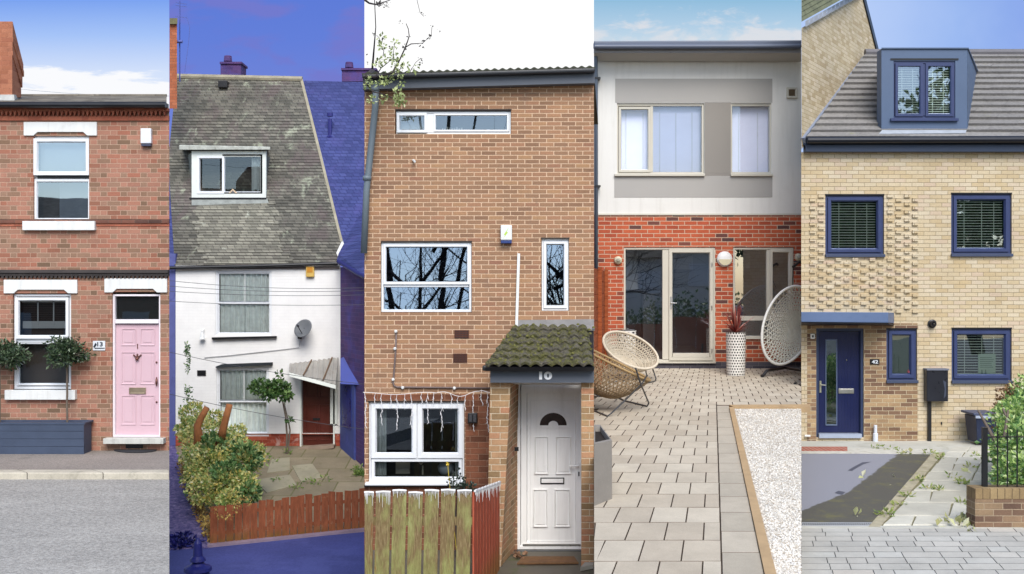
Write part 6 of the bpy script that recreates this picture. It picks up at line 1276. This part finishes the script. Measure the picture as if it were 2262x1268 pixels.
# door
mb = MB(); mb.ring(W5, 1803, 725, 1908, 968, 7.5, -.02, -.13, ch=1.5); mb.build('door_frame', plain('navy_door_frame', rgb(50, 62, 92), .4, .05), h5)
dr = MB(); dr.rect(W5, 1811, 733, 1901, 957, -.085, -.12); dr = dr.build('door', NAVD, h5); mb = MB()
for k in range(7): xx = 1856+k*6.6; mb.rect(W5, xx, 737, xx+5.6, 954, -.081, -.085)
mb.rect(W5, 1813, 737, 1821, 954, -.081, -.085); mb.build('door_boards', NAVD, dr, bevel=.001)
mb = MB(); mb.ring(W5, 1826, 750, 1852, 941, 2.4, -.07, -.085, ch=1); mb.build('glass_bead', plain('steel_blue_bead', rgb(98, 112, 140), .4), dr); pane(W5, 1828, 752, 1850, 939, -.078, GL5, dr, 'door_glass')
mb = MB(); mb.rect(W5, 1828.5, 752.5, 1849.5, 938.5, -.0795, -.0845); mb.build('door_glass_back', plain('dark_green_obscure', (.03, .045, .035, 1), .3, .5, 4), dr)
mb = MB(); mb.rect(W5, 1855, 859, 1889, 870, -.07, -.085); mb.rect(W5, 1857, 861, 1887, 863, -.067, -.07); mb.build('letter_plate', STEEL, dr, bevel=.002)
mb = MB(); mb.rect(W5, 1812.5, 842, 1816.5, 868, -.06, -.08); mb.tube([W5(1814.5, 850, -.06), W5(1814.5, 850, -.01), W5(1825, 851, -.01)], .01, 7); mb.build('handle', plain('satin_brass', (.6, .58, .45, 1), .3, .1, metal=.9), dr); mb = MB(); mb.lathe([(.014, 0), (.01, .01)], W5(1873, 796, -.08), 8, 'y'); mb.build('spyhole', STEEL, dr)
mb = MB(); mb.rect(W5, 1808, 958, 1902, 967, .05, -.13); mb.build('threshold', plain('aluminium_threshold', rgb(170, 180, 198), .4, .06), h5)
cn = MB(); cn.prism(W5, [(1770, 711), (1962, 714), (1974, 717), (1976, 692), (1962, 690), (1770, 689)], .55, 0)
cn = MB(); z0, z1 = W5(0, 713).z, W5(0, 689).z
cn.hull([P(1770, 711, 18.95), P(1962, 713, 18.95), P(1962, 690, 18.95), P(1770, 689, 18.95)], [W5(1770, 714, 0), W5(1975, 714, 0), W5(1975, 691, 0), W5(1770, 691, 0)]); cy = cn.build('canopy', plain('blue_canopy_metal', rgb(96, 116, 152), .45, .08, 1.2), h5, bevel=.006)
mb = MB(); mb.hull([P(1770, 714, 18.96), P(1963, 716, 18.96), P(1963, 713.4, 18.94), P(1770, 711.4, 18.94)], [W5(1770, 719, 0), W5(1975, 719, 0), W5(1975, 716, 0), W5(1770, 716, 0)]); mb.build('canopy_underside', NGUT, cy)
mb = MB(); mb.rect(W5, 1921.5, 793, 1942, 805, .02, 0); pq = mb.build('number_plaque', BLACK, h5, bevel=.002); text('42', plain('white_plaque_numeral', rgb(236, 240, 244, .85), .4), pq, W5(1931.7, 799, .024), .062, 1.35, .02, .002)
mb = MB(); mb.rect(W5, 1789, 737, 1798, 748, .07, .006); sl_ = mb.build('security_light', plain('white_sensor_case', rgb(236, 236, 226, .82), .4), h5, bevel=.01); mb = MB(); mb.rect(W5, 1791.5, 740, 1795, 745, .073, .07); mb.build('sensor_lens', BLACK, sl_)
mb = MB(); mb.lathe([(.075, 0), (.078, .03), (.055, .04), (.05, .1), (.03, .1), (.028, .03)], W5(2058, 715, 0), 24, 'y'); fl_ = mb.build('boiler_flue', BLACK, h5, smooth=False); mb = MB(); mb.lathe([(.014, 0), (.01, .02)], W5(2058, 715, .1), 8, 'y'); mb.build('flue_core', STEEL, fl_)
mb = MB(); mb.rect(W5, 2040, 815, 2087, 885, .16, 0); mx = mb.build('meter_box', plain('black_meter_box', (.012, .014, .022, 1), .3, .2), h5, bevel=.012); mb = MB(); mb.rect(W5, 2039, 813, 2087.5, 816.5, .18, 0); mb.build('meter_lid', plain('grey_lid_edge', rgb(120, 124, 138), .5), mx); mb = MB(); mb.prism(W5, [(2075, 838), (2082, 842), (2082, 872), (2077, 878), (2079, 858)], .163, .16); mb.build('meter_catch', plain('worn_black', (.05, .06, .09, 1), .3), mx)
mb = MB(); mb.rect(W5, 2048, 885, 2055, 990, .06, 0); mb.build('meter_duct', BLACK, h5, bevel=.004)
mb = MB(); mb.lathe([(.045, 0), (.045, .15), (.03, .16), (.03, .3)], Vector((W5(1930.5, 0).x, 19.52, G5)), 12); mb.build('waste_pipe', plain('white_waste_pipe', rgb(226, 230, 238, .82), .4), h5); mb = MB(); mb.tube([W5(1776, 962, .05), W5(1788, 962, .05)], .02, 6); mb.build('white_stub', WPAINT, h5); mb = MB(); mb.rect(W5, 2078, 932, 2081, 938, .01, 0); mb.build('weep_vent', BLACK, h5)
gb = thing('grit_bin', 'dark navy box bin with pale lid strip against the yellow brick wall behind the railing', 'bin', W5(2165, 972, .3))
WB5 = Face(19.2); mb = MB(); mb.hull([WB5(2148, 975, .2), WB5(2184, 975, .2), WB5(2190, 917, .25), WB5(2143, 917, .25)], [WB5(2148, 975, -.2), WB5(2184, 975, -.2), WB5(2190, 917, -.25), WB5(2143, 917, -.25)]); mb.build('body', plain('navy_bin_plastic', rgb(40, 50, 78), .5, .1), gb, bevel=.01)
mb = MB(); mb.rect(WB5, 2136, 909, 2191, 914, .28, -.27); mb.build('lid', plain('blue_grey_lid', rgb(72, 80, 108), .5), gb, bevel=.008); mb = MB(); mb.rect(WB5, 2141, 914.2, 2189, 920, .275, .24); mb.build('lid_strip', plain('pale_lid_strip', rgb(176, 186, 206), .5), gb)
# ground of house 5
def g5(x, y, up=0): return on_plane(x, y, G5, 0)+Vector((0, 0, up))
CONC = plain('pale_concrete_strip', rgb(204, 202, 190), .88, .12, 2, 40, .3, grime=(rgb(160, 156, 128), 3, .5))
sheet('plot_base', plain('gravelly_earth', rgb(150, 138, 112), .95, .3, 6, 60, .8), [(1770, 1165), (3300, 1165), (3300, 970), (1770, 970)], G5, 0, up=-.01)
sheet('house_apron', CONC, [(1770, 986), (2090, 1003), (2200, 986), (2200, 968), (1770, 968)], G5, 0, .1, up=.005)
DR = N('driveway_asphalt')
def drv():
    n = DR; at = n.n('ShaderNodeAttribute'); at.attribute_name = 'stain'; m = n.mr(n.ma('ADD', at.outputs['Fac'], n.ma('MULTIPLY', n.ma('SUBTRACT', n.noise(3, 7, .8), .5), 1.1)), .42, .58, 0, 1, True)
    sp = n.noise(120, 2, .8); a = n.ramp(sp, [(.35, rgb(134, 134, 142)), (.65, rgb(172, 172, 180))]); b = n.ramp(sp, [(.35, rgb(74, 72, 68)), (.65, rgb(116, 112, 100))]); b = n.mix(n.mr(n.noise(2.5, 6, .8), .5, .65, 0, .6, True), b, rgb(128, 124, 78))
    n.bump(sp, .5, .006); return n.fin(n.mix(m, a, b), .85, 0, .35)
mb = MB(); rows_, cols_ = 36, 40; stv = []
def drx(y): return 2058-(y-1000)*.83 if y > 1000 else 2058
for i in range(rows_+1):
    d2 = 18.1+(12.75-18.1)*i/rows_; y = CY+2.78*FP/d2
    for j in range(cols_+1):
        x = 1770+(drx(y)-1770)*j/cols_; mb.v.append(g5(x, y, .004)); lx = 1985-(y-1003)*1.32 if y < 1090 else 1870-(y-1090)*2.6; ex_ = (x-lx)/40; stv.append(max(0, min(1, .5+ex_)))
for i in range(rows_):
    for j in range(cols_): a = i*(cols_+1)+j; mb.f.append((a, a+1, a+cols_+2, a+cols_+1))
o = mb.build('driveway', drv(), None, kind='structure'); at = o.data.attributes.new('stain', 'FLOAT', 'POINT')
for k, v_ in enumerate(stv): at.data[k].value = v_
sheet('red_brick_edging', brick('red_edging_brick', [(0, rgb(176, 96, 76)), (1, rgb(200, 124, 104))], rgb(206, 180, 160), h=.4, S=.075, H=.075, off=0, flat=True, m=.01), [(1770, 998), (1872, 998), (1872, 988), (1770, 988)], G5, 0, up=.012)
sheet('white_edging', plain('chalky_edging', rgb(218, 214, 200), .9, .15, 8, 60, .6, grime=(rgb(150, 140, 100), 10, .6)), [(1770, 1001.5), (2060, 1004), (2080, 994), (1872, 992), (1872, 998.5), (1770, 998.5)], G5, 0, up=.016)
sheet('drive_edging', plain('mossy_kerb', rgb(190, 180, 152), .9, .3, 6, 60, .6, grime=(rgb(150, 150, 84), 5, .7)), [(1918, 1166), (1944, 1166), (2086, 1000), (2060, 1002)], G5, 0, up=.014)
# stone slabs of the path
SLM = pavm('pale_stone_slabs', [(0, rgb(202, 197, 180)), (1, rgb(224, 220, 204))])
sheet('path_bed', plain('mossy_joint', rgb(132, 126, 92), .95, .3, 6, 60, .8), [(1943, 1166), (2300, 1166), (2300, 985), (2095, 985)], G5, 0, up=.003)
mb = MB(); ys = [989, 1000, 1012, 1026, 1045, 1064, 1087, 1113, 1142, 1163]
sp = {0: (2140,), 1: (2128,), 2: (2112, 2170), 3: (2105, 2160), 4: (2095, 2150), 5: (2170,), 6: (2055, 2160), 7: (2100,), 8: (2018, 2122)}
def slab(q, mb, up=0.0):
    pts = [g5(*c) for c in q]; cen = sum(pts, Vector())/4
    def ins(p, e): d_ = cen-p; return p+Vector((math.copysign(e, d_.x), math.copysign(e*1.3, d_.y), 0))
    b = [ins(p, .008) for p in pts]; t = [ins(p, .02)+Vector((0, 0, .022+up+R.uniform(-.003, .003))) for p in pts]; i = len(mb.v); mb.v += b+t
    for k in range(4): mb.f.append((i+k, i+(k+1) % 4, i+4+(k+1) % 4, i+4+k))
    mb.f.append((i+4, i+5, i+6, i+7))
for i, (ya, yb) in enumerate(zip(ys, ys[1:])):
    L = lambda y: 2090-(y-1000)*.885+4
    xs = [None]+list(sp[i])+[2215]
    for a, b in zip(xs, xs[1:]):
        an, af = (L(yb), L(ya)) if a is None else (a-3, a+3); bn, bf = (b-3, b+3) if b < 2200 else (b, b)
        if bn-an > 6: slab([(an, yb), (bn, yb), (bf, ya), (af, ya)], mb)
mb.build('stone_path', SLM, None, kind='structure')
mb = MB()       # drainage channel grating
f = [g5(x, y) for x, y in ((1770, 1163), (1925, 1163), (1929, 1155), (1770, 1155))]; mb.hull([p+Vector((0, 0, .006)) for p in f], [p-Vector((0, 0, .05)) for p in f]); gt = mb.build('drain_channel', plain('galvanised_channel', rgb(196, 200, 204), .4, .1, metal=0), None, label='galvanised drain channel across the foot of the driveway', cat='drain')
mb = MB()
for k in range(38): x = 1772+k*4; f = [g5(x, 1161.5, .008), g5(x+1.8, 1161.5, .008), g5(x+3.3, 1156.5, .008), g5(x+1.5, 1156.5, .008)]; mb.poly(f)
o = mb.build('slots', BLACK, gt)
PB5 = N('block_paving')
FJ = MB(); FPV = pavm('grey_block_paving', [(0, rgb(194, 191, 182)), (.5, rgb(202, 198, 188)), (.9, rgb(208, 206, 197)), (1, rgb(212, 202, 188))])
sheet('pavement_bed', plain('grey_sand_joint', rgb(140, 140, 134), .95, .2, 6), [(1770, 2200), (3600, 2200), (3600, 1166), (1770, 1166)], G5, 0, up=-.006)
mb = MB(); yb_ = [g5(0, 1166).y]
while yb_[-1] > 8.6: yb_.append(yb_[-1]-R.choice([.2, .24, .24, .3]))
for i in range(len(yb_)-1):
    df, dn = yb_[i], yb_[i+1]; x = 1770*1.0; xw = (1770-CX)*dn/FP-R.uniform(0, .2)
    while xw < (2640-CX)*dn/FP:
        wd = R.choice([.2, .3, .4, .4, .3]); x0, x1 = xw, xw+wd; xw = x1; lim = lambda d: (1770-CX)*d/FP
        sk = .16; q = [Vector((max(x0+sk*0, lim(dn)), dn, G5)), Vector((max(x1, lim(dn)+.02), dn, G5)), Vector((max(x1+.05, lim(df)+.02), df, G5)), Vector((max(x0+.05, lim(df)), df, G5))]
        cen = sum(q, Vector())/4; i0 = len(mb.v)
        if (q[1]-q[0]).length < .03: continue
        def ins(p, e): d_ = cen-p; return p+Vector((math.copysign(e, d_.x), math.copysign(e*2, d_.y), 0))
        mb.v += [ins(p, .0025) for p in q]+[ins(p, .0045)+Vector((0, 0, .006+R.uniform(-.001, .001))) for p in q]
        FJ.v += mb.v[-8:]; j0 = len(FJ.v)-8
        for k in range(4): FJ.f.append((j0+k, j0+(k+1) % 4, j0+4+(k+1) % 4, j0+4+k))
        mb.f.append((i0+4, i0+5, i0+6, i0+7))
mb.build('pavement', FPV, None, kind='structure'); FJ.build('pavement_joints', plain('grey_joint', rgb(120, 122, 118), .95, .2, 6), None, kind='structure')
mb = MB(); f = [g5(x, y, .012) for x, y in ((1770, 1168), (2260, 1168), (2260, 1163.5), (1770, 1163.5))]; mb.hull(f, [p-Vector((0, 0, .05)) for p in f]); mb.build('threshold_strip', CONC, None, kind='structure')
# low wall, railing, hedge
LW = brick('brown_wall_brick', [(0, rgb(112, 88, 74)), (.5, rgb(142, 114, 92)), (1, rgb(160, 136, 106))], rgb(176, 156, 130), h=.0735, S=.215, H=.215, off=.1075, m=.008, var=.25, vs=3)
SOLD = brick('brown_soldier_brick', [(0, rgb(124, 104, 76)), (.5, rgb(156, 132, 96)), (1, rgb(172, 148, 108))], rgb(110, 92, 70), h=.5, S=.085, H=.085, off=0, m=.007, var=.25, vs=3)
wA = g5(2154, 1167); wx1 = wA.x+4.2; wl5 = thing('low_garden_wall', 'low brown brick garden wall under the black railing', 'wall', wA)
zc = P(0, 1079, wA.y).z; mb = MB(); mb.box(wA.x, wx1, wA.y, wA.y+.24, G5-.1, zc-.125); mb.build('brickwork', LW, wl5); mb = MB(); mb.box(wA.x-.004, wx1, wA.y-.004, wA.y+.235, zc-.124, zc); mb.build('coping', SOLD, wl5, bevel=.006)
rg = thing('black_railing', 'black metal railing of thin upright bars standing on the low brown brick wall', 'railing', Vector((wA.x, wA.y+.1, zc))); BM = plain('black_gloss_metal', (.012, .013, .015, 1), .3, .1)
yr = wA.y+.12; pxw = lambda px: (px-CX)*yr/FP; zp = lambda py: CZ-(py-CY)*yr/FP
mb = MB(); mb.box(pxw(2170), pxw(2180), yr-.025, yr+.028, zc, zp(946)); mb.box(pxw(2169.5), pxw(2180.5), yr-.03, yr+.033, zp(946), zp(944)); mb.build('post', BM, rg)
for py in (965, 1074): mb = MB(); mb.box(pxw(2180.2), wx1, yr-.008, yr+.01, zp(py+1.3), zp(py-1.3)); mb.build('rail', BM, rg)
k = 0; xb_ = pxw(2202)
while xb_ < wx1: mb = MB(); mb.tube([(xb_, yr-.02, zp(1077)), (xb_, yr-.02, zp(952))], .0085, 7); mb.tube([(xb_, yr-.02, zp(952)), (xb_, yr-.02, zp(946))], [.0085, .002], 7); mb.build('bar', BM, rg); xb_ += 21.6*yr/FP
HG = leafmat('bright_hedge_leaves', [(0, (.05, .14, .04, 1)), (.3, (.19, .34, .11, 1)), (.6, (.40, .58, .17, 1)), (.85, (.6, .72, .28, 1)), (1, (.78, .82, .62, 1))], .4, .4)
hd = thing('laurel_hedge', 'bright green hedge behind the black railing, brown dead patch on its upper left', 'hedge', g5(2240, 1075)); mb = MB()
for px, py, d2, r, n in ((2232, 930, 15.2, .36, 950), (2220, 1000, 14.2, .28, 800), (2250, 990, 14.2, .36, 1000), (2262, 900, 15.6, .4, 900), (2212, 1050, 13.7, .22, 520), (2240, 1050, 13.6, .28, 800), (2275, 1040, 13.8, .36, 900), (2214, 960, 14.8, .24, 560), (2300, 940, 15, .5, 900), (2205, 1010, 14.3, .18, 300), (2245, 875, 16.2, .3, 500), (2340, 1000, 14.5, .6, 900), (2230, 1000, 14.6, .4, 700), (2196, 1040, 13.8, .11, 120), (2222, 905, 15.8, .26, 420)): clump(mb, P(px+24, py+5, d2), (r, r, r*.95), int(n*1.3), .07, .023, .4)
mb.build('foliage', HG, hd); mb = MB()
for px, py, r, n in ((2212, 880, .2, 260), (2202, 900, .17, 220), (2197, 925, .14, 160), (2222, 865, .16, 160), (2192, 950, .1, 80)): clump(mb, P(px+18, py+2, 16.3), (r, r, r), n, .06, .016, .2)
mb.build('dead_patch', leafmat('dead_brown_leaves', [(0, (.12, .06, .03, 1)), (.6, (.3, .17, .08, 1)), (1, (.45, .34, .16, 1))], .8, .2), hd)
mb = MB()
for px, py, d2 in ((2225, 1075, 14.2), (2250, 1075, 14.2), (2290, 1070, 14.4)): 
    b_ = P(px, py, d2); b_.z = G5; mb.tube([b_, b_+Vector((R.uniform(-.2, .2), .3, .6)), b_+Vector((R.uniform(-.3, .3), .6, 1.1))], [.04, .03, .015], 6)
mb.build('stems', BARK, hd)
mb = MB(); GRS = leafmat('weed_tuft', [(0, (.14, .22, .05, 1)), (.6, (.34, .42, .12, 1)), (1, (.5, .46, .22, 1))], .6, .3)
for px, py, n, s in ((2125, 1072, 70, .10), (2050, 1084, 34, .09), (2075, 1086, 24, .08), (2105, 1058, 20, .1), (1960, 1140, 70, .13), (2005, 1100, 34, .1), (1985, 1118, 26, .09), (2030, 1063, 30, .1), (2125, 1115, 30, .1), (2140, 1035, 40, .12), (2155, 1010, 22, .08), (2172, 1020, 30, .08), (2160, 1160, 24, .12), (1970, 995, 20, .12), (1940, 992, 26, .12), (2050, 1004, 30, .15), (2080, 1015, 26, .12), (1995, 1003, 24, .12), (2150, 1118, 16, .09), (2165, 1107, 14, .08)): clump(mb, g5(px, py, .02), (s, s*.8, s*.4), n, .075, .014, .1)
mb.build('path_weeds', GRS, None, kind='stuff', label='tufts of weeds and debris in the joints of the stone path', cat='weeds')
mb = MB()
for px, py, n, s in ((2110, 1155, 24, .2), (2130, 1150, 14, .15), (1905, 1056, 3, .03), (1976, 1055, 3, .04), (1895, 1141, 3, .05), (2070, 1166, 5, .05), (2150, 1172, 4, .05), (2145, 1045, 16, .15), (2125, 1165, 10, .2), (2155, 1160, 12, .12), (1968, 1071, 2, .02), (2011, 1003, 4, .08)): clump(mb, g5(px, py, .012), (s, s*.8, .015), n, .11, .04, .1)
mb.build('leaf_litter', leafmat('pale_fallen_leaves', [(0, (.3, .28, .12, 1)), (.5, (.5, .52, .24, 1)), (1, (.68, .66, .48, 1))], .7, .2), None, kind='stuff', label='pale fallen leaves lying on the driveway and path', cat='leaves')
mb = MB()
for q in ([(1873, 1040), (1884, 1033), (1905, 1022), (1925, 1021), (1908, 1026), (1890, 1036), (1882, 1041)], [(1843, 1090), (1852, 1085), (1868, 1088), (1860, 1094)]): mb.poly([g5(x, y, .0065) for x, y in q])
o = mb.build('oil_stains', plain('damp_stain', rgb(92, 94, 106), .7), None, kind='structure')

# ================================================================== trees behind the viewer, seen only as reflections in the windows
def bare(x, y, h, lab, px=0):
    t = thing('bare_tree', lab, 'tree', (x, y, -.6)); mb = MB(); R.seed(11+int(x*3)); branch(mb, (x, y, -.6), (0.05, 0, 1), h, .34, 5, .75, .06, None, 5, (3, 4), (.75, .95))
    for dx, tx, r_ in ((-.3, -1.3, .2), (.3, .9, .17), (.1, 2.2, .12), (-.2, .3, .1)): mb.tube([(x+dx, y, -.6), (x+dx*1.5, y+.1, 2), (x+dx+tx*.55, y, 5.2), (x+dx+tx, y+.2, 10)], [r_, r_*.9, r_*.75, r_*.4], 7)
    for k in range(10): z_ = R.uniform(2.5, 7.5); sx_ = R.choice((-1, 1)); mb.tube([(x+R.uniform(-.6, .6), y, z_), (x+sx_*1.1, y+.2, z_+.5+R.random()), (x+sx_*2.4, y, z_+R.uniform(.2, 2.2))], [.09, .06, .025], 5); mb.build('trunk', TB, t)
bare(-3.6, -12, 3.6, 'bare dark tree across the street, mirrored in the wide window of number 10'); bare(2.2, -12, 3.6, 'bare dark tree across the street, mirrored in the narrow window of number 10')
LEAFY = leafmat('street_tree_leaves', [(0, (.02, .05, .015, 1)), (.6, (.06, .13, .03, 1)), (1, (.16, .26, .07, 1))], .45, .3)
def leafy(x, y, h, r, lab):
    t = thing('leafy_tree', lab, 'tree', (x, y, 0)); mb = MB(); tips = []; branch(mb, (x, y, 0), (0, 0, 1), h*.5, .3, 3, .6, .05, tips, 4, (3, 4)); mb.build('trunk', TB, t); mb = MB()
    for _ in range(70):
        d_ = Vector((R.gauss(0, 1), R.gauss(0, 1), R.gauss(0, 1))).normalized()*R.uniform(.3, 1); clump(mb, (x+d_.x*r, y+d_.y*r*.7, h*.55+d_.z*h*.42), (1.1, 1.0, .8), 120, .34, .12, .2)
    mb.build('crown', LEAFY, t)
leafy(14.5, -8, 11, 3.6, 'leafy tree across the street opposite the navy door'); leafy(20.5, -8.5, 15, 4.6, 'taller leafy tree across the street opposite the window with the poster')
# the other side of the street, behind the viewer
st = MB(); st.hull([(-60, -40, -.75), (75, -40, -.75), (75, 5, -.75), (-60, 5, -.75)], [(-60, -40, -1.2), (75, -40, -1.2), (75, 5, -1.2), (-60, 5, -1.2)]); st.build('road', tarmac('dark_street_asphalt', rgb(84, 82, 80), rgb(120, 118, 114), 30, .3), None, kind='structure')
def plainhouse(x0, x1, y, top, wm, lab, rc):
    t = thing('opposite_house', lab, 'house', ((x0+x1)/2, y, -.7)); mb = MB(); mb.box(x0, x1, y-7, y, -.75, top); mb.build('wall', wm, t)
    mb = MB(); mb.hull([(x0-.3, y+.35, top), (x0-.3, y-7.35, top), (x0-.3, y-3.5, top+2.6)], [(x1+.3, y+.35, top), (x1+.3, y-7.35, top), (x1+.3, y-3.5, top+2.6)]); mb.build('roof', rc, t)
    x = x0+1
    while x+1.4 < x1:
        for z in (.4, 3.1):
            mb = MB(); mb.box(x, x+1.4, y, y+.06, z, z+1.3); f = mb.build('window', UPVC, t); mb = MB(); mb.box(x+.1, x+1.3, y+.05, y+.07, z+.1, z+1.2); mb.build('pane', BLINDW, f)
        x += 3.1
plainhouse(-34, -13, -19, 5.4, B1, 'orange brick house across the street opposite the pink door', ROOF1); plainhouse(3.5, 12.5, -22, 5.2, REND, 'white rendered house across the street opposite the patio doors', ROOF1)
t = thing('opposite_fence', 'orange brown timber fence across the street opposite the patio doors', 'fence', (8.5, -9, -.7))
for k in range(9): mb = MB(); mb.box(4+k*1.0, 4.97+k*1.0, -9.05, -9, -.75, 1.5+R.uniform(-.01, .01)); mb.build('panel', WFM, t)
t = thing('opposite_hedge', 'dense green hedge behind the timber fence across the street', 'hedge', (8.5, -10, -.7)); mb = MB()
for k in range(22): clump(mb, (4+k*.42, -10, 1.2+R.uniform(0, .8)), (.7, .6, .8), 130, .2, .07, .3)
mb.build('foliage', LEAFY, t)
